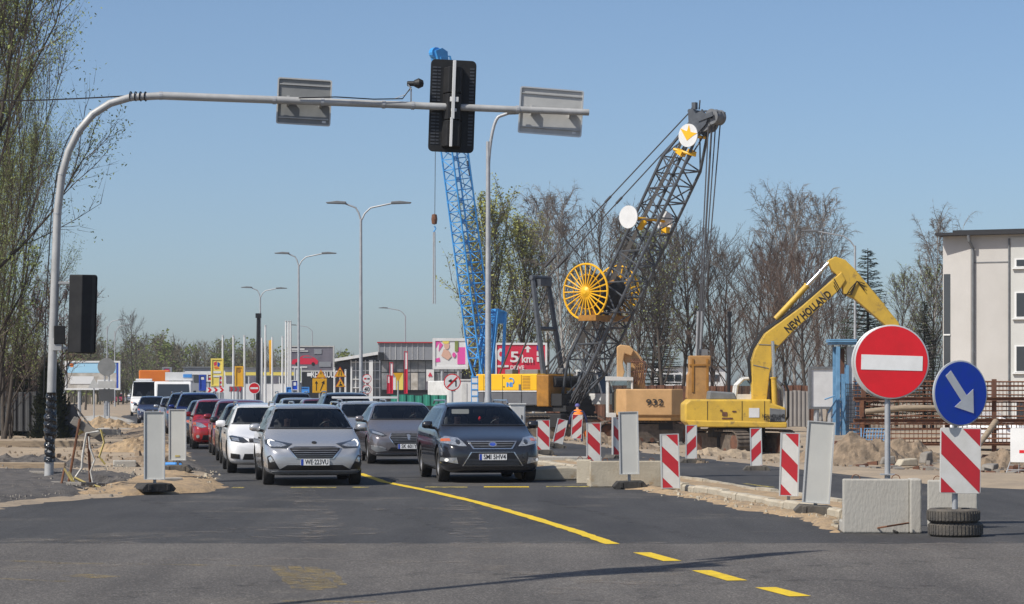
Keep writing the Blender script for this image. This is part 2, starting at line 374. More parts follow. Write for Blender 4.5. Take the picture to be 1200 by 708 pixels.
nu = len(us); b.add(vv, [(j * nu + i, j * nu + i + 1, (j + 1) * nu + i + 1, (j + 1) * nu + i) for j in range(len(vs_) - 1) for i in range(nu - 1)])
struct(b.build('ground', 'sand', smooth=80))
def sheet(name, pts, m, z=0., parent=None):
    me = bpy.data.meshes.new(name); me.from_pydata([(p[0], p[1], z) for p in pts], [], [tuple(range(len(pts)))]); me.materials.append(M[m]); return obj(name, me, parent)
road_pts = [(-90, 28.8), (90, 28.2), (90, 34), (20, 37), (12.2, 39.8), uv(14.7, 45), uv(14.7, 63), uv(14.7, 900), uv(-1.6, 900), uv(-1.6, 150), uv(.4, 120), uv(.6, 80), (-6.4, 48), (-7.6, 43), (-8.9, 37.5), (-11, 32), (-18, 28.2)]
road_pts = [p for p in road_pts if p != (-90, 28.8)]
struct(sheet('road', [(p[0], p[1]) for p in road_pts], 'asphalt_new', 0))
struct(sheet('junction_road', [(-120, -60), (120, -60), (120, 28.8)] + [(30 - i * .12, 28.8 + nz(i * .12, 0, 1.3) * .12 + nz(i * .12, 0, 6) * .05) for i in range(500)] + [(-120, 28.8)], 'asphalt_old', .002))
def ribbon(name, pts, w, m, z=.006, jag=0., parent=None):
    pts = [Vector((p[0], p[1], 0)) for p in pts]; vs = []
    for i, p in enumerate(pts):
        t = (pts[min(i + 1, len(pts) - 1)] - pts[max(i - 1, 0)]).normalized(); nn = Vector((-t.y, t.x, 0))
        ww = (w[i] if isinstance(w, list) else w) / 2
        vs += [p + nn * (ww + random.uniform(-jag, jag)), p - nn * (ww + random.uniform(-jag, jag))]
    bb = MB().add([(q.x, q.y, z) for q in vs], [(2 * i, 2 * i + 1, 2 * i + 3, 2 * i + 2) for i in range(len(pts) - 1)])
    return struct(bb.build(name, m, parent))
def pxline(a, n=14):
    out = []
    for (x0, y0), (x1, y1) in zip(a, a[1:]):
        for i in range(n): t = i / n; out.append(g(x0 + (x1 - x0) * t, y0 + (y1 - y0) * t))
    return out + [g(*a[-1])]
ribbon('lane_marking', pxline([(421, 555), (450, 565), (500, 575), (560, 589), (620, 606), (672, 622), (718, 638)]), .17, 'yellow_line', .006, .012)
for a, c in (((752, 648), (788, 658)), ((822, 669), (864, 681)), ((897, 689), (938, 699.5))): ribbon('lane_marking', [g(*a), g(*c)], .19, 'yellow_line', .006)
for x0, x1, y in ((196, 230, 571.6), (341, 394, 571.6), (413, 432, 571.4), (498, 548, 571.2), (567, 620, 571), (640, 690, 570.6), (272, 286, 571.8)): ribbon('stop_line', [g(x0, y), g(x1, y)], .42, 'worn_stop' if x1 - x0 < 54 and x0 != 567 else 'yellow_line', .006)
for a, w in (([(40, 660), (330, 664)], .07), ([(0, 657.5), (60, 659)], .08), ([(0, 678.5), (90, 682.5)], .09), ([(85, 674), (128, 677)], .3), ([(330, 705), (440, 706)], .14), ([(325, 664), (350, 690)], .13), ([(345, 664), (372, 692)], .15), ([(364, 665), (388, 690)], .13), ([(383, 668), (402, 686)], .1)):
    ribbon('worn_marking', pxline(a, 6), w, 'worn_yellow', .005, .02)
ribbon('asphalt_seam', [(-25 + i * .5, 28.85 + nz(i * .5, 0, .8) * .15) for i in range(100)], .32, 'dust_smear', .005, .14)
ribbon('asphalt_seam', [(-25 + i * .2, 28.8 + nz(i * .2, 0, 1.3) * .1) for i in range(250)], .05, 'tyre_rub', .008, .02)
ribbon('dust_trail', pxline([(60, 634), (200, 628), (330, 618)], 10), .7, 'dust_smear', .004, .12)
ribbon('dust_trail', pxline([(300, 630), (420, 624), (330, 612)], 10), .8, 'dust_smear', .0045, .1)
ribbon('dust_trail', pxline([(0, 633), (150, 636)], 10), .5, 'dust_smear', .0048, .1)
cr = [g(78, 633)]
for i in range(14): cr.append(g(72 - i * 4.2 + random.uniform(-5, 5), 640 + i * 4.6))
ribbon('road_crack', cr, .03, 'tyre_rub', .007, .014)
ribbon('road_crack', [p + Vector((.1, .05, 0)) for p in cr[3:7]], .10, 'tyre_rub', .0065, .05)
for i in range(3):
    x0 = 300 + i * 260; ribbon('tyre_mark', pxline([(x0, 632), (x0 - 60 - 20 * i, 606), (x0 - 130 - 30 * i, 586)], 8), .2, 'tyre_rub', .0042 + i * .0003, .02)
for i, (a, w_) in enumerate((([(380, 640), (372, 600), (350, 575)], .5), ([(560, 655), (545, 610), (530, 578)], .45), ([(0, 668), (260, 655), (520, 660), (800, 690)], .55), ([(100, 702), (420, 676), (760, 668), (1100, 690)], .5), ([(640, 700), (820, 662), (1000, 645), (1190, 640)], .5), ([(700, 706), (900, 668), (1190, 652)], .45), ([(250, 600), (420, 598), (640, 592)], .35))):
    ribbon('dust_trail', pxline(a, 12), w_, 'dust_smear' if i not in (3, 5) else 'tyre_rub', .0052 + i * .0002, .08)
# carriageway behind the island
ribbon('lane_marking', pxline([(872, 567), (906, 571.5)], 3), .1, 'worn_stop', .006)
# traffic island: two kerbs and a sandy top
isl = bpy.data.objects.new('traffic_island', None); COL.objects.link(isl); isl.location = uv(9.5, 33.5); isl.rotation_euler = (0, 0, TH); struct(isl)
ib = MB(); vs = []
for i in range(90):
    for j, uu in enumerate((.16, .35, .6, .82)): vs.append((uu, i * .8, .085 + nz(i * .8, uu * 3, 1.3) * .03))
ib.add(vs, [(i * 4 + j, i * 4 + j + 1, i * 4 + j + 5, i * 4 + j + 4) for i in range(89) for j in range(3)]); ib.build('island_surface', 'yellow_sand', isl, smooth=80)
km = MB().prism([(-.075, -.05), (.075, -.05), (.075, .12), (-.045, .12), (-.075, .09)], 'y', .006, .994).mesh('kerbstone', 'concrete_tan')
for i in range(52):
    for uu, sgn in ((.07, 1), (.9, -1)):
        if sgn < 0 and i > 34: continue
        o = obj('kerbstone', km, isl); o.location = (uu + random.uniform(-.012, .012), i + (0 if sgn > 0 else 1), random.uniform(-.02, .012)); o.rotation_euler = (0, random.uniform(-.03, .03), random.uniform(-.012, .012) + (0 if sgn > 0 else math.pi))
ec = MB().prism([(.0, -.05), (.97, -.05), (.97, .12), (.03, .12)], 'y', -.16, -.005); ec.build('kerbstone', 'concrete_tan', isl, bev=.01)
def patch(name, pts, m, h=.05, res=.16, seed=0, base=.003):
    # a low heap with an uneven outline, filled on a grid
    xs = [p[0] for p in pts]; ys = [p[1] for p in pts]; pl = [Vector((p[0], p[1], 0)) for p in pts] + [Vector((pts[0][0], pts[0][1], 0))]
    area = sum(a.x * b_.y - b_.x * a.y for a, b_ in zip(pl, pl[1:])); sd = 1 if area > 0 else -1
    def inside(x, y):
        c = False
        for a, b_ in zip(pl, pl[1:]):
            if (a.y > y) != (b_.y > y) and x < (b_.x - a.x) * (y - a.y) / (b_.y - a.y) + a.x: c = not c
        return c
    nx = int((max(xs) - min(xs)) / res) + 3; ny = int((max(ys) - min(ys)) / res) + 3; V = []; K = []
    for j in range(ny):
        for i in range(nx):
            x = min(xs) + (i - 1) * res; y = min(ys) + (j - 1) * res; d = abs(sdist(pl, x, y, 1)) * (1 if inside(x, y) else -1) + nz(x, y, 2.3, seed) * .28
            k = ss(d / (h * 5 + .15)); K.append(d > -.3)
            V.append((x, y, base - .10 * (1 - ss((d + .15) / .3)) + k * (h * (.7 + .6 * nz(x, y, 1.7, seed + 5)) + .02) + (nz(x, y, 7, seed) * .03 + nz(x, y, 17, seed) * .016 if d > 0 else 0)))
    f = [(j * nx + i, j * nx + i + 1, (j + 1) * nx + i + 1, (j + 1) * nx + i) for j in range(ny - 1) for i in range(nx - 1) if K[j * nx + i] or K[j * nx + i + 1] or K[(j + 1) * nx + i + 1] or K[(j + 1) * nx + i]]
    bb = MB(); bb.add(V, f); return bb.build(name, m, smooth=80)
struct(patch('sand_strip', [uv(9.5, 33.4), uv(8.75, 34.2), uv(8.85, 40), uv(8.6, 46), uv(8.9, 52), uv(8.6, 58), uv(9.0, 66), uv(9.5, 66)], 'yellow_sand', .05))
struct(patch('sand_strip', [g(983, 628), g(1000, 612), g(960, 600), g(925, 604), g(950, 618)], 'yellow_sand', .05, .1, 3))
struct(patch('sand_heap', [g(70, 584), g(250, 577), g(262, 571), g(236, 559), g(205, 553), g(160, 560), g(120, 572)], 'yellow_sand', .07, .14, 2, .04))
struct(patch('gravel_bed', [(-8.0, 37.4), (-6.9, 41.6), (-6.9, 46), (-7.0, 50), (-8.5, 53), (-14, 52), (-18, 44), (-17, 31.5), (-10.6, 32.9)], 'gravel', .12, .17, 6, .035))
struct(patch('gravel_bed', [g(205, 552), g(246, 556), g(222, 536), g(196, 538)], 'gravel', .05, .2, 8, .03))
struct(patch('earth_heap', [g(130, 531), g(196, 527), g(200, 505), g(168, 497), g(140, 508)], 'clod', .22, .4, 11, .03))
struct(patch('earth_heap', [g(0, 512), g(110, 512), g(120, 500), g(0, 498)], 'clod', .25, .7, 12, .03))
struct(patch('paved_path', [g(96, 506), g(160, 504), g(150, 492), g(118, 486), g(92, 488)], 'concrete', .05, 1., 14, .03))
def stones(name, n, where, smin, smax, m, zf, label):
    bb = MB()
    for i in range(n):
        p = where()
        if ground_z(p.x, p.y) < -.02 and 'site' not in name and 'kerb' not in name: continue
        s = random.uniform(smin, smax) * (1 if random.random() > .12 else 2.2); vs = []
        for a, e in ((0, 0), (0, 1), (1, 1.3), (2, .8), (3, 1.1), (4, .9)):
            pass
        base = [(math.cos(t) * s * random.uniform(.7, 1.2), math.sin(t) * s * random.uniform(.6, 1.1)) for t in (0, 1.3, 2.5, 3.8, 5)]
        z = zf(p.x, p.y); top = [(x * .55 + random.uniform(-.2, .2) * s, y * .55, s * random.uniform(.5, .95)) for x, y in base]
        vs = [(p.x + x, p.y + y, z - .3 * s) for x, y in base] + [(p.x + x, p.y + y, z + h) for x, y, h in top]
        bb.add(vs, [(i_, (i_ + 1) % 5, (i_ + 1) % 5 + 5, i_ + 5) for i_ in range(5)] + [(5, 6, 7, 8, 9)])
    o = bb.build(name, m); tag(o, label, 'stones', kind='stuff'); return o
rp = lambda x0, x1, y0, y1: (lambda: g(random.uniform(x0, x1), random.uniform(y0, y1)))
stones('gravel_stones', 500, rp(-40, 165, 546, 594), .008, .028, 'stone', lambda x, y: ground_z(x, y) + .05, 'loose dark gravel beside the mast foot')
stones('sand_stones', 260, rp(90, 258, 550, 578), .008, .03, 'concrete_tan', lambda x, y: ground_z(x, y) + .04, 'sandy stones around the rubber board feet')
stones('kerb_stones', 420, lambda: uv(random.gauss(9.15, .22), random.uniform(33, 64)), .008, .022, 'concrete_tan', lambda x, y: .035, 'sandy grit along the island kerb')
stones('earth_clods', 420, rp(-20, 200, 498, 545), .015, .06, 'clod', lambda x, y: ground_z(x, y) + .02, 'brown earth clods on the left verge')
def sitep(x0, x1, Y0, Y1): return lambda: gx(random.uniform(x0, x1), random.uniform(Y0, Y1))
stones('site_clods', 900, sitep(600, 1230, 60, 96), .02, .08, 'clod', ground_z, 'brown clods strewn over the building site')
def mound(name, loc, rx, ry, h, m, seed, label, res=44):
    bb = MB(); V = []
    for i in range(res + 1):
        for j in range(res + 1):
            x = -1 + 2 * i / res; y = -1 + 2 * j / res; d = math.hypot(x, y) + nz(x, y, 1.6, seed) * .35
            k = ss(1 - d); V.append((x * rx, y * ry, -.06 + h * k * (1 + nz(x * rx, y * ry, 1.1, seed) * .7) + nz(x * rx, y * ry, 2.9, seed + 2) * .16 * min(1, k * 3) + (nz(x * rx, y * ry, 6, seed) * .10 + abs(nz(x * rx, y * ry, 11, seed + 4)) * .07) * min(1, k * 3)))
    w = res + 1; bb.add(V, [(i * w + j, (i + 1) * w + j, (i + 1) * w + j + 1, i * w + j + 1) for i in range(res) for j in range(res)])
    o = bb.build(name, m); o.location = loc; return tag(o, label, 'earth heap')
def gz(px, Y, dz=0): p = gx(px, Y); p.z = ground_z(p.x, p.y) + dz; return p
mound('earth_mound', gz(1005, 84), 2.3, 1.4, .95, 'clod', 1, 'tall crumbly brown earth mound beside the blue steel tower')
mound('earth_mound', gz(1058, 86), 1.9, 1.3, .75, 'clod', 2, 'low brown earth mound behind the no entry sign post')
mound('earth_mound', gz(1172, 80), 1.5, 1.2, .6, 'clod', 3, 'brown earth mound by the rusty cages, right of blue arrow sign')
mound('earth_mound', gz(700, 108), 3.2, 1.4, .7, 'clod', 4, 'pale brown spoil bank in front of the crawler crane')
mound('sand_mound', gz(846, 84), 3.4, 1.0, .4, 'sand', 5, 'flat sandy bank in front of the yellow excavator')
mound('earth_mound', gz(160, 72), 1.6, 2.2, .38, 'yellow_sand', 21, 'clumpy yellow brown earth heap behind the near guide board', 34)
mound('earth_mound', gz(176, 58), 1.0, 1.6, .28, 'clod', 22, 'small lumpy brown heap between the two grey boards', 30)
mound('earth_mound', gz(28, 57), 2.2, .9, .30, 'gravel', 23, 'dark gravel heap left of the foil wrapped mast pole', 34)
mound('earth_mound', gz(118, 46), 1.0, .8, .16, 'gravel', 24, 'low dark gravel heap under the broken barrier', 30)
mound('sand_mound', gz(120, 118), 2.6, 1.4, .5, 'yellow_sand', 6, 'low yellow sand bank on the left verge by round sign')
# ---------------------------------------------------------------- signal masts
def signal_head(parent, loc, rot=(0, 0, 0), full=True):
    h = bpy.data.objects.new('signal_head', None); COL.objects.link(h); h.parent = parent; h.location = loc; h.rotation_euler = rot
    MB().prism(rrect(.87, 1.75, .09), 'y', 0, .025).build('backboard', 'black_plastic', h, bev=.006)
    b = MB()
    for sx in (-1, 1):
        for i in range(24): b.box((sx * .355, -.004, -.72 + i * .0626), (.085, .008, .03))
        if sx < 0:
            for i in range(24): b.box((-.27, -.004, -.72 + i * .0626), (.055, .008, .022))
    b.build('vent_slots', 'vent', h)['kind'] = 'stuff'
    hb = MB()
    for i in range(3): hb.prism([(-.19, 0), (.19, 0), (.12, -.24), (-.12, -.24)], 'z', -.78 + i * .505, -.78 + i * .505 + .49)
    hb.build('lamp_housing', 'black_plastic', h, bev=.012)
    vb = MB()
    for i in range(3):
        vb.tube([(.16 * math.cos(R(a)), .03, -.535 + i * .505 + .16 * math.sin(R(a))) for a in range(-30, 211, 20)], .012, 5)
        vb.lathe([(0, .03), (.13, .035), (.15, .028)], (0, 0, -.535 + i * .505), 'y', 18)
    vb.build('lens_visor', 'black', h)
    return h
def sign_plate(parent, x0, w, h, zc, rot, m, border):
    p = bpy.data.objects.new('sign_plate', None); COL.objects.link(p); p.parent = parent; p.location = (x0, .19, zc); p.rotation_euler = rot
    MB().prism(rrect(w, h, .04), 'y', 0, .006).build('panel', m, p)
    rim = MB(); o = rrect(w, h, .04); i_ = rrect(w - .05, h - .05, .03); k = len(o)
    rim.add([(a, -.028, c) for a, c in o] + [(a, -.028, c) for a, c in i_] + [(a, -.001, c) for a, c in o] + [(a, -.001, c) for a, c in i_], [(i, (i + 1) % k, (i + 1) % k + k, i + k) for i in range(k)] + [(i, i + 2 * k, (i + 1) % k + 2 * k, (i + 1) % k) for i in range(k)] + [(i + k, (i + 1) % k + k, (i + 1) % k + 3 * k, i + 3 * k) for i in range(k)])
    rim.build('rim', border, p)
    c = MB()
    for zz in (-.36, .36): c.box((0, -.014, h * zz), (w - .08, .022, .02))
    for xx in (-.3, .3): c.box((w * xx, -.05, 0), (.05, .1, .18))
    c.build('bracket', 'painted_steel', p)
    MB().box((w * .38, -.003, -h * .41), (.07, .004, .04)).build('sticker', 'white_paint', p)
    return p
def mast(loc, rz, label, plates, heads, side_head=True, foil=True, sensor=True):
    t = thing('traffic_signal_mast', label, 'signal mast', loc, rz)
    P = [(0, 0, 0), (.05, 0, 1.7), (.1, 0, 3.3), (.157, 0, 5.0), (.24, 0, 5.72), (.36, 0, 6.15), (.54, 0, 6.52), (.80, 0, 6.84), (1.12, 0, 7.05), (1.5, 0, 7.17), (2.1, 0, 7.21)]
    MB().tube(P, [.085, .083, .08, .074, .072, .07, .07, .07, .07, .07, .07], 16).build('pole', 'painted_steel', t, smooth=1)
    MB().tube([(2.05, 0, 7.21), (4, 0, 7.17), (7, 0, 7.10), (10.12, 0, 7.03)], [.075, .072, .068, .062], 16).build('arm', 'painted_steel', t, smooth=1)
    c = MB()
    for q in P[3:10:1]: pass
    for i in (3, 4, 6, 7, 9): a = Vector(P[i]); d = (Vector(P[i + 1]) - a).normalized(); c.tube([a - d * .012, a + d * .012], .079, 14)
    for x in (2.05, 4.15, 5.05, 6.2, 6.75, 7.6, 8.75): c.bar((x - .03, 0, 7.21 - (x - 2) * .0222), (x + .03, 0, 7.21 - (x - 2) * .0222), .079, 14)
    c.build('clamp', 'galvanised', t)
    MB().lathe([(0, .16), (.05, .15), (.17, .03), (.18, 0)], (0, 0, 0), n=16).build('foot', 'galvanised', t, smooth=1)
    cb = MB(); cb.tube([(-.09, -.02, 1.6), (-.05, -.03, 3.3), (.05, -.02, 5.0), (.15, -.02, 5.75), (.28, -.02, 6.22), (.46, -.02, 6.6)], .012, 5)
    cb.tube([(4.6, -.09, 7.2), (5.3, -.10, 7.23), (6.0, -.1, 7.2), (6.55, -.08, 7.22), (6.72, -.02, 7.45)], .012, 5)
    for i in range(4): cb.tube([(1.5 + i * .09 + .09 * math.cos(a) * .3, .085 * math.cos(a), 7.19 + .085 * math.sin(a)) for a in [k * .7 for k in range(10)]], .012, 4)
    cb.build('cable', 'black', t)
    if foil:
        b = MB(); n = 20; vs = []; rows = 34
        for i in range(rows):
            z = .42 + i * (1.28 / (rows - 1))
            for j in range(n):
                a = 2 * math.pi * j / n; rr = .094 + .022 * noise.noise(Vector((math.cos(a) * 2.2, math.sin(a) * 2.2, z * 6))) + .012 * math.sin(i * 1.9 + j * .5) + (.02 if .9 < z < 1.3 else 0)
                vs.append((.03 * z + rr * math.cos(a), rr * math.sin(a), z))
        b.add(vs, [(i * n + j, i * n + (j + 1) % n, (i + 1) * n + (j + 1) % n, (i + 1) * n + j) for i in range(rows - 1) for j in range(n)])
        b.build('foil_wrap', 'foil', t, smooth=60)
    for x, w, h, zc, rot, m, bd in plates: sign_plate(t, x, w, h, zc, rot, m, bd)
    for x, zc in heads:
        h = signal_head(t, (x, .12, zc), (0, R(2.0), 0))
        br = MB(); br.box((-.02, -.28, .28), (.06, .03, 1.1)); br.box((-.04, -.28, -.52), (.05, .03, .55)); br.box((0, -.2, .1), (.16, .16, .09)); br.box((0, -.16, -.1), (.1, .2, .06)); br.build('mounting_bar', 'white_paint', h, bev=.005)
    if sensor:
        s_ = MB(); s_.tube([(6.72, 0, 7.16), (6.72, -.02, 7.42), (6.66, -.02, 7.5)], .014, 6); s_.tube([(6.4, -.08, 7.22), (6.6, -.05, 7.3), (6.72, -.03, 7.42)], .007, 4); s_.build('sensor_bracket', 'galvanised', t)
        k = MB(); k.bar((6.66, .05, 7.52), (6.84, -.02, 7.52), .05, 10); k.lathe([(0, -.1), (.06, -.085), (.1, 0), (.06, .085), (0, .1)], (6.86, -.03, 7.52), 'x', 14); k.build('detector', 'black_plastic', t, smooth=1)
    if side_head:
        e = bpy.data.objects.new('signal_head', None); COL.objects.link(e); e.parent = t; e.location = (.58, -.06, 3.15); e.rotation_euler = (0, R(1.8), R(-38))
        MB().prism([(-.24, .14), (.24, .14), (.24, .02), (.15, -.16), (-.15, -.16), (-.24, .02)], 'z', -.72, .72).build('lamp_housing', 'black_plastic', e, bev=.015)
        MB().prism(rrect(.5, 1.46, .06), 'y', .142, .165).build('backboard', 'black_plastic', e, bev=.005)
        m_ = MB()
        for z in (2.52, 3.72): m_.box((.3, -.03, z), (.44, .05, .05))
        m_.box((.16, -.02, 2.58), (.16, .16, .22)); m_.build('bracket', 'painted_steel', t, bev=.008)
        MB().box((.20, -.02, 2.76), (.2, .2, .34)).build('junction_box', 'black_plastic', t, bev=.01)
    return t
mast(g(57, 568), TH, 'grey signal mast with long curved arm, black foil wrapped round its pole',
     [(4.72, 1.02, .87, 7.16, (0, R(2.5), 0), 'sign_back_dark', 'sign_back'), (9.42, 1.23, .89, 7.05, (0, R(3.5), 0), 'sign_back', 'alu')], [(7.52, 7.12)])
mast(Vector((-8.3, 15.2, 0)), R(53), 'grey signal mast over the near lanes that casts the arm shadow', [(9.5, 1.5, 1.0, 7.3, (0, 0, 0), 'sign_back', 'alu')], [(6.1, 7.5), (7.0, 7.5)], side_head=False, foil=False, sensor=False)
w0 = g(57, 568) + Vector((1.5 * CT, 1.5 * ST, 7.2)); w1 = at(-150, 112, 52)
tag(MB().tube([w0 + (w1 - w0) * t + Vector((0, 0, -.10 * math.sin(math.pi * t))) for t in [i / 10 for i in range(11)]], .014, 5).build('overhead_cable', 'black'), 'thin black overhead cable running to the curve of the mast', 'cable')

# ---------------------------------------------------------------- guide boards
def board_front(parent, w, h, zb, y, slope, pitch, red='red_board', white='white_board', thick=.05, flat=False):
    p = MB().prism(rrect(w, h, .02, 3, 0, zb + h / 2), 'y', y, y + thick).build('board', white, parent, bev=.003)
    b = MB(); k = 0; rect = [(-w / 2 + .012, zb + .012), (w / 2 - .012, zb + .012), (w / 2 - .012, zb + h - .012), (-w / 2 + .012, zb + h - .012)]
    a = math.cos(R(45)); c0 = -5.
    sgn = slope
    lo = min(sgn * a * q[0] + a * q[1] for q in rect); hi = max(sgn * a * q[0] + a * q[1] for q in rect)
    c = hi - pitch * .75
    while c > lo - pitch * 2:
        poly = clip(clip(rect, sgn * a, a, c + pitch), -sgn * a, -a, -c)
        if len(poly) > 2: b.add([(q[0], y - .003, q[1]) for q in poly], [tuple(range(len(poly)))])
        c -= pitch * 2
    b.build('red_stripes', red, parent if flat else p); return p
def guide_board(label, loc, rz, w, h, zb, front, slope=1, lean=(0, 0), foot='rubber', group=None, pitch=.19, foot_rot=0, name='guide_board'):
    t = thing(name, label, 'guide board', loc, rz, group); t.rotation_euler = (lean[0], lean[1], rz)
    if front: board_front(t, w, h, zb, -.025, slope, pitch)
    else:
        MB().prism(rrect(w - .02, h, .012, 3, 0, zb + h / 2), 'y', -.012, .03).build('panel', 'panel_back', t)
    b = MB()
    for s_ in (-1, 1): b.box((s_ * (w / 2 - .004), 0, zb + h / 2), (.022, .066, h + .004))
    b.box((0, 0, zb + .004), (w - .03, .06, .012)); b.box((0, 0, zb + h - .004), (w - .03, .06, .012)); b.build('frame', 'alu', t)
    MB().box((0, .065, zb / 2 + .05), (.05, .05, zb + .1)).build('post', 'galvanised', t)
    if foot:
        f = MB().prism([(-.26, 0), (.26, 0), (.3, .05), (.22, .14), (-.22, .14), (-.3, .05)], 'y', -.24, .24); f.box((-.16, -.245, .075), (.06, .02, .1)); f.box((.16, -.245, .075), (.06, .02, .1))
        o = f.build('rubber_foot', 'rubber_dusty' if foot == 'dusty' else 'rubber', t, bev=.02); o.rotation_euler = (0, 0, foot_rot)
    return t
gb = 'guide boards standing on the island and site'
guide_board('pale grey back of guide board on black rubber foot, on sand by the mast', g(181, 576, .05), R(4), .335, 1.13, .2, False, foot='rubber', foot_rot=.4)
guide_board('pale grey back of guide board with yellow sticker, farther up the left verge', g(208, 553, .05), R(0), .345, 1.06, .24, False, foot='dusty')
MB().box((0, -.02, .33), (.10, .006, .035)).build('sticker', 'tape_yellow', bpy.data.objects['guide_board.001'])
guide_board('blank grey back of guide board on black rubber foot before concrete block', g(738, 573), R(2), .335, 1.10, .26, False, lean=(0, R(-1.2)))
guide_board('dented grey guide board back leaning right on rubber foot beside wide concrete block', g(955, 604), R(-4), .37, 1.13, .17, False, lean=(0, R(4)), foot='dusty')
guide_board('red white striped guide board standing close behind the leaning grey one', gx(924, 38.6, .06), R(-6), .28, .95, .08, True, 1, (0, R(1.5)), None)
guide_board('large red white striped guide board on kerb at end of the concrete block', g(786, 575, .02), R(3), .31, .93, .04, True, 1, (0, R(-1.5)), None)
guide_board('red white striped guide board peeping out left of the blank grey one', uv(10.6, 58), R(5), .32, .9, .1, True, 1, (0, 0), None)
guide_board('narrow red white striped guide board half hidden behind the blank grey one', gz(724, 66, .02), R(30), .32, .98, .12, True, 1, (0, 0), 'dusty')
guide_board('red white striped guide board just right of the dark estate car', gx(636.5, 70), R(3), .35, .85, .1, True, 1, (0, 0), 'dusty')
guide_board('tilted muddy striped guide board leaning over beside the stooping worker', gx(652, 78), R(8), .30, .74, .16, True, -1, (0, R(13)), 'dusty')
guide_board('red white striped guide board standing right in front of the worker', gz(675, 92, .0), R(5), .37, .86, .10, True, -1, (0, R(3)), None)
guide_board('red white striped guide board before the front of the yellow excavator body', gz(810, 62, .02), R(4), .26, .83, .12, True, -1, (0, 0), 'dusty')
guide_board('red white striped guide board beside the yellow excavator track', gz(886.5, 56, .02), R(-3), .245, .84, .12, True, -1, (0, R(-1)), 'dusty')

# ---------------------------------------------------------------- near signs and concrete blocks
def lblock(name, label, loc, rz, w, d, h, m, flange=.0):
    t = thing(name, label, 'concrete block', loc, rz)
    b = MB(); b.prism([(-w / 2, 0), (w / 2, 0), (w / 2, h), (-w / 2, h)], 'y', 0, .14); b.box((0, .14 + d / 2 - .01, .07), (w, d, .14)); b.build('wall_panel', m, t, bev=.018)
    if flange: MB().prism([(w / 2 - .002, 0), (w / 2 + flange, 0), (w / 2 + flange, h + .004), (w / 2 - .002, h + .004)], 'y', -.05, .30).build('end_rib', m, t, bev=.02)
    lg = MB()
    for s_ in (-1, 1): lg.tube([(s_ * w * .3 + .05 * math.cos(a), .07, h + .05 * math.sin(a)) for a in [math.pi * i / 6 for i in range(7)]], .006, 5)
    lg.build('lifting_loop', 'rust', t); return t
lblock('concrete_block', 'grey precast concrete block under the no entry sign post', g(1027, 625), R(-3), .80, .5, .655, 'concrete', .14)
lblock('concrete_block', 'shaded concrete block standing behind the two stacked tyres', g(1116, 619), R(-12), .62, .5, .60, 'concrete')
lblock('concrete_block', 'stained tan concrete block on the island behind blank guide board', g(737, 571), R(4), 1.40, .5, .47, 'concrete_tan', 0)
lblock('concrete_block', 'thick pale concrete block at the left end of the tan one', g(684, 567), R(-16), .28, .5, .45, 'concrete_tan', 0)
tag(MB().prism([(-.5, 0), (.9, 0), (.95, .2), (.3, .26), (-.6, .2)], 'y', 0, 1.2).build('concrete_slab', 'concrete_tan', loc=g(647, 563), bev=.03, rz=R(10)), 'cracked pale concrete slab lying by the dark estate car', 'slab')
tag(MB().prism([(-1.0, 0), (1.2, 0), (1.2, .16), (-1.0, .18)], 'y', 0, .4).build('concrete_slab', 'concrete', loc=uY(10.0, 61), bev=.02, rz=R(5)), 'long flat kerb slab behind the cracked slab', 'slab')
ne = thing('no_entry_sign', 'large round red no entry sign with white bar on steel post', 'road sign', gx(1040, 32.4), R(-3))
ne.rotation_euler = (0, R(0), R(-3))
cz = EYE + (HOR - 424) / F * 32.2
MB().bar((0, 0, 0), (0, .0, cz + .3), .036, 14).build('post', 'galvanised', ne, smooth=1)
def disc_sign(parent, r, cz, y, m, rimm, rot=0, cx=0., flat=False):
    p = MB().lathe([(0, y), (r - .012, y), (r, y + .006), (r, y + .028), (r - .02, y + .03), (0, y + .03)], (cx, 0, cz), 'y', 56).build('disc', rimm, parent, smooth=30)
    MB().prism(ring(r - .018, 56, cx, cz), 'y', y - .003, y + .001).build('face', m, parent if flat else p); return p
disc_sign(ne, .47, cz, -.08, 'red_foil', 'alu', cx=.045)
MB().prism([(-.385 + .045, cz - .095), (.385 + .045, cz - .115), (.39 + .045, cz + .07), (-.38 + .045, cz + .095)], 'y', -.088, -.084).build('white_bar', 'white_foil', ne)
bk = disc_sign(ne, .47, cz - .005, .06, 'sign_back', 'alu', cx=.02)
MB().box((0, -.02, cz + .2), (.16, .1, .04)).box((0, -.02, cz - .2), (.16, .1, .04)).build('clamp', 'galvanised', ne)
MB().prism([(-.09, -.06), (.09, -.06), (.09, .06), (-.09, .06)], 'z', .655, .672).build('base_plate', 'galvanised', ne)
ks = thing('keep_right_sign', 'round blue sign with white arrow above a striped board, post in two tyres', 'road sign', g(1119, 628.5), R(0))
kz = EYE + (HOR - 461) / F * 30.3
MB().bar((0, 0, .1), (0, 0, kz), .035, 14).build('post', 'galvanised', ks, smooth=1)
fc = bpy.data.objects.new('sign_head', None); COL.objects.link(fc); fc.parent = ks; fc.location = (.055, -.08, 0); fc.rotation_euler = (0, 0, R(27))
disc_sign(fc, .39, kz, 0, 'blue_foil', 'alu', flat=True)
ar = [(-.05, .30), (.05, .30), (.05, -.07), (.17, -.07), (0, -.30), (-.17, -.07), (-.05, -.07)]
ca, sa = math.cos(R(38)), math.sin(R(38)); MB().prism([(x * ca - z * sa, kz + x * sa + z * ca) for x, z in ar], 'y', -.008, -.004).build('arrow', 'white_foil', fc)
sb = bpy.data.objects.new('striped_board', None); COL.objects.link(sb); sb.parent = ks; sb.location = (.045, -.06, 0); sb.rotation_euler = (0, R(.6), R(2))
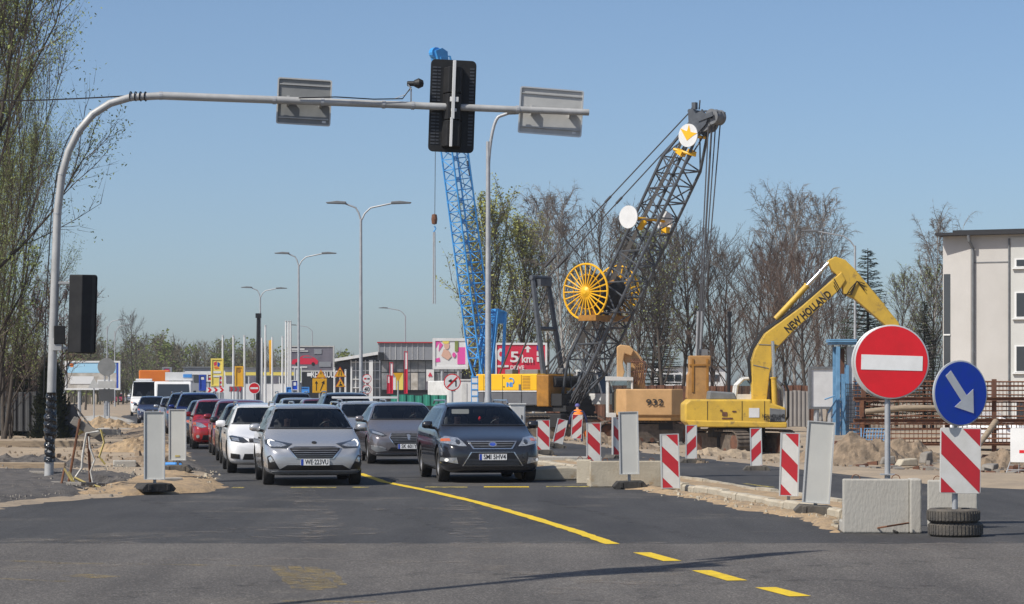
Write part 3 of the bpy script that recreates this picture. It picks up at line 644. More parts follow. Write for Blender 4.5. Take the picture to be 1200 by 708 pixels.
board_front(sb, .485, .775, EYE + (HOR - 578) / F * 30.3, -.01, 1, .195, 'red_board', 'white_board', .02, True)
def tyre(parent, c, r=.31, w=.2, axis='z', m='rubber_dusty', rin=.19):
    b = MB(); b.lathe([(rin, -w * .36), (rin + .02, -w * .5), (r - .03, -w * .5), (r, -w * .36), (r + .004, 0), (r, w * .36), (r - .03, w * .5), (rin + .02, w * .5), (rin, w * .36), (rin - .01, 0), (rin, -w * .36)], c, axis, 36); return b.build('tyre', m, parent, smooth=40)
ty = thing('old_tyre', 'worn lower tyre of the pair holding the blue sign post', 'tyre', g(1119, 628.5) + Vector((.01, .02, 0))); tyre(ty, (0, 0, .085), .315, .17)
tb = MB()
for i in range(44): a = 2 * math.pi * i / 44; tb.box((.314 * math.cos(a), .314 * math.sin(a), .085), (.02, .022, .11), rotz(a))
tm = tb.mesh('tread_blocks', 'rubber_dusty'); obj('tread_blocks', tm, ty)
ty2 = thing('old_tyre', 'dusty upper tyre lying on another around the blue sign post', 'tyre', g(1119, 628.5) + Vector((-.02, -.01, .17))); tyre(ty2, (0, 0, .08), .305, .16); o = obj('tread_blocks', tm, ty2); o.scale = (.97, .97, .94); o.rotation_euler = (0, 0, .05)
tag(MB().tube([g(1010, 622), g(1040, 617, .1), g(1065, 613, .13)], .012, 5).build('steel_rod', 'rust'), 'bent rusty rod lying against the wide concrete block', 'rod')
tag(MB().tube([g(995, 622, .02), g(1015, 621, .04), g(1040, 619, .05), g(1052, 624, .02)], .014, 5).build('cable_end', 'black'), 'black cable end curling below the wide concrete block', 'cable')
bx = MB()
for i in range(26): p = g(random.uniform(978, 1020), random.uniform(612, 624)); bx.box((p.x, p.y, .03), (random.uniform(.03, .12), random.uniform(.03, .1), random.uniform(.02, .07)), rotz(random.random() * 3))
tag(bx.build('brick_rubble', 'concrete_tan'), 'broken brick rubble at the foot of the wide concrete block', 'rubble', kind='stuff')
# board on legs, right edge of the site
rb = thing('site_notice_board', 'white notice board with red and blue markings propped on thin legs', 'notice board', gz(1192, 60), R(-30))
MB().prism(rrect(.72, .8, .03, 3, .2, .75), 'y', -.02, .02).build('panel', 'white_paint', rb)
q = MB()
for x, z in ((.3, .95), (.12, .6), (.32, .62), (.3, .45)): q.box((x, -.023, z), (.12, .006, .07))
q.build('red_marks', 'red_foil', rb); MB().box((.28, -.024, .82), (.18, .006, .06)).box((.36, -.024, 1.02), (.1, .006, .08)).build('blue_marks', 'blue_foil', rb)
q = MB()
for x0, x1 in ((-.15, -.25), (.05, .0), (.5, .6)): q.bar((x0, 0, .4), (x1, .1 if x0 > 0 else -.15, 0), .012, 5)
q.bar((-.2, -.1, .17), (.55, .05, .17), .01, 5); q.build('leg', 'galvanised', rb)
# tape-wrapped broken rail and beams on the left verge
br = thing('broken_barrier', 'broken rusty barrier poles tangled in white and yellow tape', 'barrier', g(95, 573, .05))
q = MB(); q.bar((-.25, .1, 0), (-.02, 0, 1.2), .022, 6); q.bar((.15, .1, 0), (.12, .0, .95), .025, 6); q.bar((-.35, 0, .02), (-.3, .1, .35), .02, 6); q.build('pole', 'rust', br)
q = MB(); q.box((.10, .1, 1.02), (.62, .12, .14), roty(R(32))); q.build('plank', 'grey_wood', br, bev=.01)
q = MB(); q.tube([(.30, 0, .98), (.1, -.04, .95), (.04, -.05, .6), (.02, -.05, .35), (-.12, -.05, .15), (-.2, -.03, .02)], .022, 5); q.tube([(.14, -.05, .9), (.16, -.06, .7), (.24, -.06, .5), (.17, -.05, .3), (.22, -.05, .05)], .018, 5); q.build('tape', 'tape_white', br)
q = MB(); q.tube([(.34, -.02, 1.02), (.4, -.03, .8), (.32, -.05, .55), (.42, -.04, .42)], .018, 4); q.tube([(-.28, -.05, .35), (-.15, -.08, .15), (-.05, -.06, 0), (-.2, -.06, .3)], .018, 4); q.tube([(-.1, -.1, .2), (.1, -.12, .1), (.35, -.12, .03)], .022, 4); q.build('tape', 'tape_yellow', br)
for i, (x0, x1, y, Y, h, lb) in enumerate(((-120, 86, 512, 94, .26, 'long pale timber beam below the corrugated fence'), (-120, 96, 525, 82, .2, 'long weathered timber beam lying before the other beam'), (-120, 76, 552, 58, .16, 'low timber beam edging the dark gravel'), (100, 141, 512, 100, .26, 'short concrete kerb lying by the round sign post'))):
    a = g(x0, y); c = g(x1, y); Lx = c.x - a.x
    tag(MB().prism([(0, 0), (Lx, 0), (Lx, h), (Lx * .5, h * 1.06), (0, h)], 'y', 0, .2).build('timber_beam', 'wood' if i < 3 else 'concrete', loc=(a.x, a.y, .02), bev=.02, rz=R(random.uniform(-1, 1))), lb, 'beam')
q = MB(); 
for x0, x1, yy in ((-60, 30, 549), (20, 90, 553), (60, 130, 566)): q.tube([g(x0, yy, .1), g((x0 + x1) / 2, yy + 1, .18), g(x1, yy + 2, .06)], .03, 6)
tag(q.build('branches', 'grey_wood'), 'loose sticks lying on the dark gravel', 'sticks', kind='stuff')
tag(MB().box((0, 0, .07), (.42, .2, .14), rotz(.5)).build('loose_kerbstone', 'concrete', loc=g(199, 569, .02), bev=.015), 'loose concrete kerbstone beside the rubber foot of the near guide board', 'kerbstone')
tag(MB().box((0, 0, .08), (.5, .3, .16), rotz(.2)).build('loose_kerbstone', 'concrete', loc=g(146, 548, .03), bev=.02), 'broken concrete kerbstone on the left sandy verge', 'kerbstone')
tag(MB().tube([g(194, 545, .12), g(205, 545, .12), g(212, 546, .1)], .06, 10).build('pipe_piece', 'print_blue'), 'short blue pipe behind the two grey boards', 'pipe')
# ---------------------------------------------------------------- cars
def conform(name, poly, bvh, axis, sg, off, m, step=.034):
    if axis == 'y' and step < .1: off += .005
    bm = bmesh.new(); vs = [bm.verts.new((a, 0, c)) for a, c in poly]; bm.faces.new(vs)
    for k, co in ((0, (1, 0, 0)), (1, (0, 0, 1))):
        lo = min(p[k] for p in poly); hi = max(p[k] for p in poly); n = max(1, int((hi - lo) / step))
        for i in range(1, n):
            t = lo + (hi - lo) * i / n
            bmesh.ops.bisect_plane(bm, geom=bm.verts[:] + bm.edges[:] + bm.faces[:], plane_co=(t, 0, 0) if k == 0 else (0, 0, t), plane_no=co)
    bmesh.ops.triangulate(bm, faces=bm.faces[:])
    bnd = [e for e in bm.edges if len(e.link_faces) == 1]; info = {}
    for v in bm.verts:
        a, c = v.co.x, v.co.z
        o, d = {('y', 1): ((a, -9, c), (0, 1, 0)), ('y', -1): ((a, 19, c), (0, -1, 0)), ('x', 1): ((9, a, c), (-1, 0, 0)), ('x', -1): ((-9, a, c), (1, 0, 0))}[(axis, sg)]
        h = bvh.ray_cast(Vector(o), Vector(d))
        if h[0] is None:
            h = bvh.find_nearest(Vector((a, 0, c) if axis == 'y' else (sg * .9, a, c)))
        nn = h[1] if h[1].dot(Vector(d)) < 0 else -h[1]
        info[v] = (h[0], nn)
    for v, (p, nn) in info.items(): v.co = p + nn * off
    low = {}
    for e in bnd:
        for v in e.verts:
            if v not in low: p, nn = info[v]; low[v] = bm.verts.new(p - nn * .012)
    for e in bnd: bm.faces.new((e.verts[0], e.verts[1], low[e.verts[1]], low[e.verts[0]]))
    bmesh.ops.recalc_face_normals(bm, faces=bm.faces[:])
    me = bpy.data.meshes.new(name); bm.to_mesh(me); bm.free(); me.materials.append(M[m])
    try: me.shade_smooth(); me.set_sharp_from_angle(angle=R(35))
    except Exception: pass
    return me
def mirror(poly): return [(-x, z) for x, z in poly[::-1]]
def thin(x0, x1, z, h=.012): return [(x0, z - h / 2), (x1, z - h / 2), (x1, z + h / 2), (x0, z + h / 2)]
FRONT = {}
def sc(poly, k, cz): return [(x * k, cz + (z - cz) * k) for x, z in poly]
fg = [(-.50, .665), (-.37, .70), (.37, .70), (.50, .665), (.34, .485), (-.34, .485)]
FRONT['focus'] = dict(hz=.74, parts=[
    ('headlight', 'lamp_dark', .004, 1, [(.40, .745), (.52, .668), (.78, .672), (.865, .735), (.865, .80), (.80, .825), (.62, .785)]), ('lens', 'lamp', .008, 1, [(.50, .715), (.60, .690), (.77, .690), (.83, .74), (.80, .795), (.63, .765)]),
    ('running_light', 'lamp_lit', .011, 1, [(.70, .785), (.78, .797), (.805, .74), (.775, .70), (.80, .70), (.83, .745), (.82, .80), (.77, .815)]),
    ('grille_frame', 'chrome', .004, 0, fg), ('grille', 'black', .008, 0, sc(fg, .93, .60)),
    ('lower_intake', 'black', .005, 0, [(-.50, .375), (.50, .375), (.66, .285), (-.66, .285)]), ('fog_pocket', 'black', .005, 1, [(.64, .30), (.70, .40), (.79, .55), (.85, .52), (.83, .30)]),
    ('fog_light', 'lamp', .009, 1, [(.73, .44), (.79, .53), (.83, .50), (.80, .42)]), ('lower_lip', 'machine_grey', .006, 0, [(-.78, .262), (.78, .262), (.74, .225), (-.74, .225)]),
    ('badge', 'ink', .008, 0, [(x * 1.9, .765 + z * .75) for x, z in ring(.024, 14)])], slats=[(.42, .665), (.41, .628), (.38, .591), (.355, .554), (.33, .517)], plate=(.425, 'WE·223VU'))
mg = [(-.46, .775), (.46, .775), (.36, .63), (-.36, .63)]; mi = [(-.40, .575), (.40, .575), (.56, .32), (-.56, .32)]
FRONT['mondeo'] = dict(hz=.80, parts=[
    ('headlight', 'lamp', .005, 1, [(.47, .68), (.62, .685), (.88, .74), (.90, .80), (.80, .86), (.60, .83)]), ('indicator', 'indicator', .009, 1, [(.74, .77), (.88, .765), (.87, .81), (.74, .815)]), ('lens', 'lamp_dark', .008, 1, [(x * .9 + .62, .755 + z) for x, z in ring(.045, 12)]),
    ('grille_frame', 'chrome', .004, 0, mg), ('grille', 'black', .008, 0, [(-.415, .752), (.415, .752), (.34, .648), (-.34, .648)]), ('intake_frame', 'chrome', .004, 0, mi), ('lower_intake', 'black', .008, 0, sc(mi, .955, .45)),
    ('fog_light', 'lamp', .007, 1, [(.63, .36), (.90, .41), (.90, .47), (.66, .475)]), ('fog_bulb', 'lamp_lit', .011, 1, [(x + .82, .43 + z) for x, z in ring(.028, 10)]),
    ('badge', 'chrome', .016, 0, [(x * 1.8, .71 + z) for x, z in ring(.042, 18)]), ('badge_field', 'plate_blue', .019, 0, [(x * 1.8, .71 + z) for x, z in ring(.028, 18)])], slats=[(.38, .72), (.36, .68)], plate=(.485, 'SMI 5HV4'), mesh=(.5, .34, .44))
pg = [(-.42, .725), (.42, .725), (.47, .62), (.34, .44), (-.34, .44), (-.47, .62)]
FRONT['peugeot'] = dict(hz=.75, parts=[
    ('headlight', 'lamp_dark', .004, 1, [(.50, .66), (.62, .645), (.86, .72), (.87, .80), (.80, .80), (.62, .735)]), ('lens', 'lamp', .008, 1, [(.56, .675), (.64, .665), (.82, .725), (.82, .775), (.64, .715)]),
    ('grille_frame', 'chrome', .004, 0, pg), ('grille', 'black', .008, 0, sc(pg, .94, .58)), ('lower_intake', 'black', .005, 0, [(-.42, .40), (.42, .40), (.50, .31), (-.50, .31)]),
    ('fog_pocket', 'machine_grey', .005, 1, [(.52, .32), (.62, .42), (.86, .45), (.86, .36), (.75, .29)]), ('fog_trim', 'lamp', .009, 1, [(.54, .385), (.68, .43), (.86, .45), (.86, .425), (.68, .40), (.55, .36)]), ('lower_lip', 'machine_grey', .006, 0, [(-.76, .26), (.76, .26), (.72, .22), (-.72, .22)]),
    ('badge', 'chrome', .016, 0, [(-.03, .62), (-.045, .68), (.0, .70), (.045, .66), (.02, .60), (.04, .57), (-.02, .57)])], slats=[(.40, .69), (.42, .655), (.42, .62), (.40, .585), (.37, .55), (.345, .515)], plate=(.42, 'SK 601YT'))
FRONT['golf'] = dict(hz=.76, parts=[
    ('headlight', 'lamp_dark', .004, 1, [(.46, .66), (.60, .645), (.83, .68), (.86, .78), (.80, .79), (.58, .75)]), ('lens', 'lamp', .008, 1, [(.66, .67), (.80, .69), (.83, .755), (.68, .735)]),
    ('grille', 'black', .005, 0, [(-.46, .73), (.46, .73), (.46, .655), (-.46, .655)]), ('lower_intake', 'black', .005, 0, [(-.56, .42), (.56, .42), (.60, .30), (-.60, .30)]), ('fog_pocket', 'black', .005, 1, [(.66, .31), (.66, .41), (.84, .43), (.84, .33)]), ('badge', 'chrome', .010, 0, ring(.055, 16, 0, .69))], slats=[(.45, .695)], plate=(.50, 'SO 4471K'))
FRONT['generic'] = dict(hz=.76, parts=[
    ('headlight', 'lamp', .005, 1, [(.44, .66), (.62, .63), (.85, .70), (.86, .80), (.62, .77)]), ('indicator', 'indicator', .009, 1, [(.76, .70), (.85, .72), (.85, .79), (.78, .79)]),
    ('grille', 'black', .005, 0, [(-.40, .74), (.40, .74), (.34, .61), (-.34, .61)]), ('lower_intake', 'black', .005, 0, [(-.56, .42), (.56, .42), (.60, .28), (-.60, .28)]), ('fog_light', 'lamp', .007, 1, ring(.05, 12, .72, .38)), ('badge', 'chrome', .010, 0, ring(.045, 14, 0, .68))], slats=[(.37, .70), (.355, .65)], plate=(.50, 'SL 28137'))
wheel_cache = {}
def wheel_meshes(r):
    if r in wheel_cache: return wheel_cache[r]
    t = MB().lathe([(r * .66, -.10), (r * .72, -.105), (r * .95, -.10), (r, -.07), (r, .07), (r * .95, .10), (r * .72, .105), (r * .66, .10)], (0, 0, 0), 'x', 32).mesh('tyre', 'rubber')
    b = MB(); b.lathe([(r * .66, -.10), (r * .69, .0), (r * .66, .08), (r * .60, .085), (r * .58, .03), (r * .58, -.09)], (0, 0, 0), 'x', 32); b.lathe([(0, .065), (r * .16, .065), (r * .2, .05), (r * .2, 0)], (0, 0, 0), 'x', 14)
    for i in range(7):
        a = 2 * math.pi * i / 7; d = Vector((0, math.cos(a), math.sin(a))); e = Vector((0, -math.sin(a), math.cos(a)))
        vs = [d * r * .15 + e * .035, d * r * .15 - e * .035, d * r * .61 - e * .022, d * r * .61 + e * .022]
        b.add([q + Vector((.06, 0, 0)) for q in vs] + [q + Vector((.02, 0, 0)) for q in vs], [(0, 1, 2, 3), (0, 4, 5, 1), (2, 6, 7, 3), (1, 5, 6, 2), (0, 3, 7, 4)])
    rm = b.mesh('rim', 'rim'); d = MB().lathe([(0, -.02), (r * .6, -.02)], (0, 0, 0), 'x', 24).mesh('brake_disc', 'interior')
    for m_ in (t, rm):
        m_.shade_smooth(); m_.set_sharp_from_angle(angle=R(40))
    wheel_cache[r] = (t, rm, d); return wheel_cache[r]
PROTO = {}
def car_proto(key, L=4.65, W=1.825, H=1.48, wb=2.7, fo=.88, yc=1.18, yt=2.02, yr=4.25, belt=.97, hz0=.74, hz1=1.0, zb=.18, rad=.325, deck=None, rw=.64, front='generic', rails=False, van=False):
    w = W / 2; dk = deck or belt + .12
    st = [(0, .66 * w, .36, .50, .56, .48 * w), (.03, .82 * w, .26, hz0 - .14, hz0 - .08, .60 * w), (.13, .915 * w, .20, hz0 - .08, hz0 - .01, .70 * w), (.34, .975 * w, zb, hz0 - .03, hz0 + .05, .76 * w), (.7, w, zb, hz0 + .05, (hz0 + .05) * .6 + hz1 * .4, .80 * w),
          (yc - .08, w, zb, belt - .06, hz1 - .015, .87 * w), (yc + .06, w, zb, belt - .03, hz1 + .07, .875 * w), (yc * .5 + yt * .5, w, zb, belt, hz1 * .47 + H * .53, .87 * w * .5 + rw * .5 + .02),
          (yt - .04, w, zb, belt, H - .055, rw + .01), (yt + .25, w, zb, belt + .01, H - .008, rw), (yt * .5 + yr * .5, w, zb, belt + .02, H, rw), (yr - .35, w, zb, belt + .04, H - .025, rw), (yr, w, zb, belt + .05, H - .07, rw * .97)]
    if deck: st += [(min(yr + .6, L - .45), w, zb, belt + .02, dk, .78 * w), (L - .18, .97 * w, zb + .04, belt - .02, dk - .02, .76 * w), (L, .86 * w, .34, belt - .14, dk - .13, .66 * w)]
    else: st += [(L - .16, .97 * w, zb + .04, belt + .02, max(belt + .08, H - .42 if not van else H - .1), rw * .98), (L, .90 * w, .34, belt - .08, belt if not van else H - .2, .62 * w if not van else rw * .9)]
    bb = MB(); n = 0; rings = []
    for y, ww, z0, zs, zt, wt in st:
        hp = [(0, z0), (.55 * ww, z0), (.88 * ww, z0 + .005), (.965 * ww, z0 + .08), (ww, z0 + .36 * (zs - z0)), (1.0 * ww, zs - .30 * (zs - z0)), (.965 * ww, zs - .035), (.93 * ww, zs + .005), ((.93 * ww + wt) / 2, zs * .45 + (zt - .045) * .55), (wt, zt - .04), (wt * .86, zt - .008), (wt * .45, zt + .006), (0, zt + .010)]
        rings.append([(x, y - fo, z) for x, z in hp] + [(-x, y - fo, z) for x, z in hp[-2:0:-1]])
    k = len(rings[0]); vs = [p for r_ in rings for p in r_]
    fs = [(i * k + j, i * k + (j + 1) % k, (i + 1) * k + (j + 1) % k, (i + 1) * k + j) for i in range(len(rings) - 1) for j in range(k)]
    hk = 13
    def cap(base, flip):     # close the end with quad strips between the two halves
        out = []
        for j in range(0, hk - 1):
            a, b_ = base + j, base + j + 1; c, d = base + (k - j - 1) % k, base + (k - j) % k
            q = [a, b_, c, d]; q = list(dict.fromkeys(q)); out.append(tuple(q[::-1] if flip else q))
        return out
    fs += cap(0, False) + cap((len(rings) - 1) * k, True)
    bb.add(vs, fs); me = bb.mesh('body', ['paint_silver', 'interior'])
    bm = bmesh.new(); bm.from_mesh(me); bmesh.ops.recalc_face_normals(bm, faces=bm.faces[:]); bm.to_mesh(me); bm.free()
    o = bpy.data.objects.new('body', me); COL.objects.link(o); o.modifiers.new('s', 'SUBSURF').levels = 2; o.modifiers['s'].render_levels = 2
    solid = realize(o); bvh = BVHTree.FromPolygons([v.co.copy() for v in solid.vertices], [tuple(p.vertices) for p in solid.polygons])
    # openings: wheel arches, windscreen tunnel, side windows
    cut = []
    c = MB()
    for ya in (0, wb):
        for s_ in (-1, 1): c.lathe([(0, s_ * (w - .30)), (rad + .045, s_ * (w - .30)), (rad + .05, s_ * (w + .3)), (0, s_ * (w + .3))], (0, ya, rad + .01), 'x', 30)
    cut.append(c)
    zw = hz1 + .055; wsb = .87 * w - .035; wst = rw - .035; zt_ = H - .085
    ws = [(-wsb, zw), (wsb, zw), (wst + .01, zt_ - .015), (wst - .05, zt_), (-wst + .05, zt_), (-wst - .01, zt_ - .015)]
    yi = yr - fo - .3 if not van else yt - fo + 1.2
    cut.append(MB().prism(ws, 'y', yc - fo - .1, yi))
    sw = [(yc - fo + .42, belt + .045), (yi, belt + .075), (yi - .12, H - .14), (yt - fo + .10, H - .135)]
    cut.append(MB().prism(sw, 'x', -1.6, 1.6))
    tmp = []
    for c in cut:
        cm = c.mesh('cut', 'interior'); b2 = bmesh.new(); b2.from_mesh(cm); bmesh.ops.remove_doubles(b2, verts=b2.verts[:], dist=1e-5); bmesh.ops.recalc_face_normals(b2, faces=b2.faces[:]); b2.to_mesh(cm); b2.free()
        co = bpy.data.objects.new('cut', cm); COL.objects.link(co); tmp.append(co)
        md = o.modifiers.new('b', 'BOOLEAN'); md.operation = 'DIFFERENCE'; md.object = co; md.solver = 'EXACT'; md.material_mode = 'TRANSFER'
    body = realize(o)
    for t_ in tmp: bpy.data.objects.remove(t_)
    bpy.data.objects.remove(o)
    body.shade_smooth(); body.set_sharp_from_angle(angle=R(38))
    parts = [('body', body, None, (0, 0, 0), 'P')]
    def P(nm, me_, par='body', loc=(0, 0, 0), sp=''): parts.append((nm, me_, par, loc, sp))
    ex = lambda poly, d: [((abs(x) + d) * (1 if x > 0 else -1), z + (d if z > (zw + zt_) / 2 else -d)) for x, z in poly]
    P('windscreen', conform('windscreen', ex(ws, .018), bvh, 'y', 1, .003, 'glass', .12))
    for s_ in (-1, 1): P('side_window', conform('side_window', [(sw[0][0] - .05, sw[0][1] - .015), (sw[1][0] + .02, sw[1][1] - .015), (sw[2][0] + .02, sw[2][1] + .015), (sw[3][0] - .03, sw[3][1] + .015)], bvh, 'x', s_, .003, 'glass', .25))
    P('cowl', conform('cowl', [(-wsb - .02, zw - .03), (wsb + .02, zw - .03), (wsb + .02, zw - .012), (-wsb - .02, zw - .012)], bvh, 'y', 1, .005, 'black', .05))
    bp = MB()
    for s_ in (-1, 1): bp.add([(s_ * (.90 * w), wb * .45 + dy, belt + .03) for dy in (0, .1)] + [(s_ * (rw + .035), wb * .45 + .08 + dy, H - .12) for dy in (.1, 0)], [(0, 1, 2, 3)])
    P('centre_pillar', bp.mesh('centre_pillar', 'black'))
    fr = FRONT[front]; kz = hz0 / fr['hz']; kx = W / 1.84
    last = None
    for nm, m_, off, mir, poly in fr['parts']:
        poly = [(x * kx, z * kz) for x, z in poly]
        for pl in ([poly, mirror(poly)] if mir else [poly]): P(nm, conform(nm, pl, bvh, 'y', 1, off, m_))
    for hw, z in fr['slats']: P('slat', conform('slat', thin(-hw * kx, hw * kx, z * kz, .006), bvh, 'y', 1, .017, 'rim', .03))
    if 'mesh' in fr:
        hw, z0, z1 = fr['mesh']; q = []
        for i in range(5): z = (z0 + (z1 - z0) * i / 4) * kz; P('slat', conform('slat', thin(-hw, hw, z, .009), bvh, 'y', 1, .016, 'vent', .03))
    pz, ptxt = fr['plate']; pz *= kz; h = bvh.ray_cast(Vector((0, -9, pz)), Vector((0, 1, 0)))[0].y
    P('number_plate', MB().box((0, h - .022, pz), (.52, .02, .114)).mesh('number_plate', 'plate_white')); P('plate_text', text_mesh(ptxt, .125, 'ink', .001, .002, .42), 'number_plate', (.03, h - .034, pz)); P('plate_strip', MB().box((-.235, h - .033, pz), (.045, .004, .11)).mesh('plate_strip', 'plate_blue'), 'number_plate')
    for s_ in (-1, 1):
        q = MB(); q.lathe([(0, -.105), (.05, -.10), (.075, -.05), (.08, .03), (.072, .09), (0, .1)], (0, 0, 0), 'x', 14); mm = q.mesh('door_mirror', 'paint_silver'); mm.shade_smooth()
        for v in mm.vertices: v.co = Vector((s_ * (w + .085) + v.co.x, yc - fo + .52 + v.co.y * .9, belt + .085 + v.co.z * .95))
        parts.append(('door_mirror', mm, 'body', (0, 0, 0), 'P')); P('mirror_arm', MB().bar((s_ * (w - .07), yc - fo + .5, belt + .02), (s_ * (w + .06), yc - fo + .52, belt + .04), .028, 8).mesh('mirror_arm', 'black'))
        P('door_handle', conform('door_handle', thin(wb * .42, wb * .42 + .2, belt - .12, .035), bvh, 'x', s_, .02, 'black', .2))
        P('door_seam', conform('door_seam', [(wb * .45 - .01, zb + .14), (wb * .45 + .01, zb + .14), (wb * .45 + .01, belt), (wb * .45 - .01, belt)], bvh, 'x', s_, .002, 'black', .2))
        P('sill_trim', conform('sill_trim', [(rad + .12, zb + .03), (wb - rad - .12, zb + .03), (wb - rad - .12, zb + .10), (rad + .12, zb + .10)], bvh, 'x', s_, .006, 'black', .4))
    if rails:
        for s_ in (-1, 1):
            q = MB(); q.tube([(s_ * (rw - .03), yt - fo + .15, H - .03), (s_ * (rw - .03), yt - fo + .25, H + .035), (s_ * (rw - .03), yr - fo - .3, H + .03), (s_ * (rw - .03), yr - fo - .15, H - .03)], .018, 8); P('roof_rail', q.mesh('roof_rail', 'chrome'))
    # seats, steering wheel, mirror
    for s_ in (-1, 1):
        q = MB(); q.prism(rrect(.46, .62, .12, 4, s_ * .37, belt - .05), 'y', yt - fo + .42, yt - fo + .54); q.prism(rrect(.26, .2, .07, 4, s_ * .37, belt + .29), 'y', yt - fo + .46, yt - fo + .56); P('seat', q.mesh('seat', 'cloth_grey'))
    q = MB(); q.tube([(.37 + .18 * math.cos(a), yc - fo + .62 - .05 * math.sin(a), belt + .02 + .17 * math.sin(a)) for a in [2 * math.pi * i / 20 for i in range(20)]], .016, 6, True); P('steering_wheel', q.mesh('steering_wheel', 'black'))
    q = MB(); q.box((0, yt - fo - .16, H - .17), (.22, .03, .065)); q.box((-.62, yc - fo + .35, zw + .07), (.08, .01, .05)); P('rear_view_mirror', q.mesh('rear_view_mirror', 'black'))
    tm, rm, dm = wheel_meshes(rad)
    for ya in (0, wb):
        for s_ in (-1, 1):
            parts.append(('wheel', None, None, (s_ * (w - .125), ya, rad), ('W', s_, tm, rm, dm)))
    PROTO[key] = parts
def car(key, label, loc, paint, group='cars waiting at the stop line', rz=TH, scale=1., name='car', cat='car', plate=True):
    t = thing(name, label, cat, loc, rz, group); t.scale = (scale,) * 3; made = {}
    for nm, me, par, lc, sp in PROTO[key]:
        if isinstance(sp, tuple):
            e = bpy.data.objects.new('wheel', None); COL.objects.link(e); e.parent = t; e.location = lc; e.rotation_euler = (0, 0, 0 if sp[1] > 0 else math.pi)
            for n2, m2 in (('tyre', sp[2]), ('rim', sp[3]), ('brake_disc', sp[4])): obj(n2, m2, e)
            continue
        if not plate and nm in ('plate_text',): continue
        o = obj(nm, me, made.get(par, None) if nm in ('plate_text', 'plate_strip') else t); o.location = lc; made[nm] = o
        if sp == 'P': o.material_slots[0].link = 'OBJECT'; o.material_slots[0].material = M['paint_' + paint]
    return t
car_proto('focus', 4.67, 1.84, 1.48, 2.70, .90, 1.15, 1.98, 4.3, .96, .755, .995, front='focus', rails=True)
car_proto('mondeo', 4.83, 1.90, 1.51, 2.85, .95, 1.20, 2.06, 4.4, .99, .81, 1.035, front='mondeo', rails=True, rad=.335)
car_proto('peugeot', 4.79, 1.85, 1.47, 2.82, .95, 1.22, 2.06, 3.5, .98, .765, 1.02, front='peugeot', deck=1.08)
car_proto('golf', 4.26, 1.80, 1.46, 2.63, .86, 1.12, 1.95, 3.95, .95, .76, .995, front='golf', rails=True)
car_proto('hatch', 4.1, 1.74, 1.50, 2.55, .82, 1.05, 1.85, 3.8, .96, .77, 1.01, front='generic')
car_proto('sedan', 4.6, 1.80, 1.45, 2.70, .90, 1.18, 2.0, 3.45, .95, .75, .99, front='generic', deck=1.06)
car_proto('suv', 4.5, 1.86, 1.70, 2.68, .90, 1.12, 1.9, 4.1, 1.10, .92, 1.16, .24, .35, front='generic', rails=True)
car_proto('van', 5.9, 2.0, 2.55, 3.6, .95, .75, 1.55, 5.75, 1.38, 1.0, 1.38, .24, .34, front='generic', rw=.80, van=True)
CARS = []
def put(key, u, Y, paint, label, **k): CARS.append((key, u, Y)); return car(key, label, uY(u, Y), paint, **k)
put('focus', 3.36, 47.4, 'silver', 'silver estate car heading the left lane at the stop line')
put('mondeo', 6.76, 48.9, 'graphite', 'dark graphite estate car heading the lane beside the island')
put('golf', 2.95, 54.3, 'white', 'white hatchback waiting directly behind the silver estate car', plate=False)
put('sedan', 3.05, 61.5, 'black', 'black saloon with orange indicators behind the white hatchback', plate=False)
put('hatch', 3.1, 69.6, 'maroon', 'dark maroon hatchback between the black saloon and red hatchback', plate=False)
put('hatch', 2.75, 77.4, 'red', 'bright red hatchback in the middle of left queue', plate=False)
put('sedan', 2.75, 85, 'black', 'black saloon waiting behind the bright red hatchback', plate=False)
put('suv', 2.6, 94, 'blue', 'deep blue sport utility car behind a black saloon', plate=False)
put('suv', 2.4, 103, 'navy', 'navy sport utility car behind the deep blue one', plate=False)
put('hatch', 2.3, 124, 'pale', 'small pale grey hatchback beside the white truck', plate=False)
put('hatch', 1.35, 141, 'navy', 'small dark hatchback in front of the white minibus', plate=False)
put('peugeot', 6.55, 61.3, 'titanium', 'brownish silver saloon behind the dark graphite estate car')
put('golf', 6.45, 69.5, 'pale', 'pale silver estate car with roof bars behind the brownish saloon', plate=False)
put('suv', 6.7, 78.5, 'black', 'black sport utility car with a roof box rack behind pale estate', plate=False)
put('hatch', 6.6, 87, 'maroon', 'maroon hatchback in the right queue behind the black utility car', plate=False)
put('hatch', 6.4, 95.5, 'pale', 'pale grey hatchback in the right queue behind the maroon one', plate=False)
put('suv', 6.7, 104, 'navy', 'navy sport utility car at the back of right queue', plate=False)
q = MB(); p = uY(6.6, 72.4)
t = thing('roof_carrier', 'long white roof bar carried on the pale silver estate car', 'roof carrier', uY(6.45, 71.2) + Vector((0, 0, 1.47)), TH)
MB().prism(rrect(1.75, .06, .02, 3, .1, .09), 'y', -.03, .03).build('cross_bar', 'white_paint', t); MB().prism(rrect(1.75, .06, .02, 3, .1, .09), 'y', .97, 1.03).build('cross_bar', 'white_paint', t); MB().box((-.45, 0, .03), (.05, .05, .08)).box((.45, 0, .03), (.05, .05, .08)).build('clamp', 'black', t)
car('van', 'white minibus in the far left lane beside the truck', g(169, 487.5), 'vanwhite', 'far traffic', R(8.5), name='minibus', cat='van', plate=False)
MB().box((0, 2.2, 2.62), (1.2, .9, .16)).build('roof_unit', 'white_paint', bpy.data.objects['minibus'], bev=.04)
car('hatch', 'small red car far away by the blue billboard', g(139, 473), 'red', 'far traffic', R(8), plate=False)
car('hatch', 'small pale car next to the far red car', g(152.5, 472.5), 'pale', 'far traffic', R(8), plate=False)
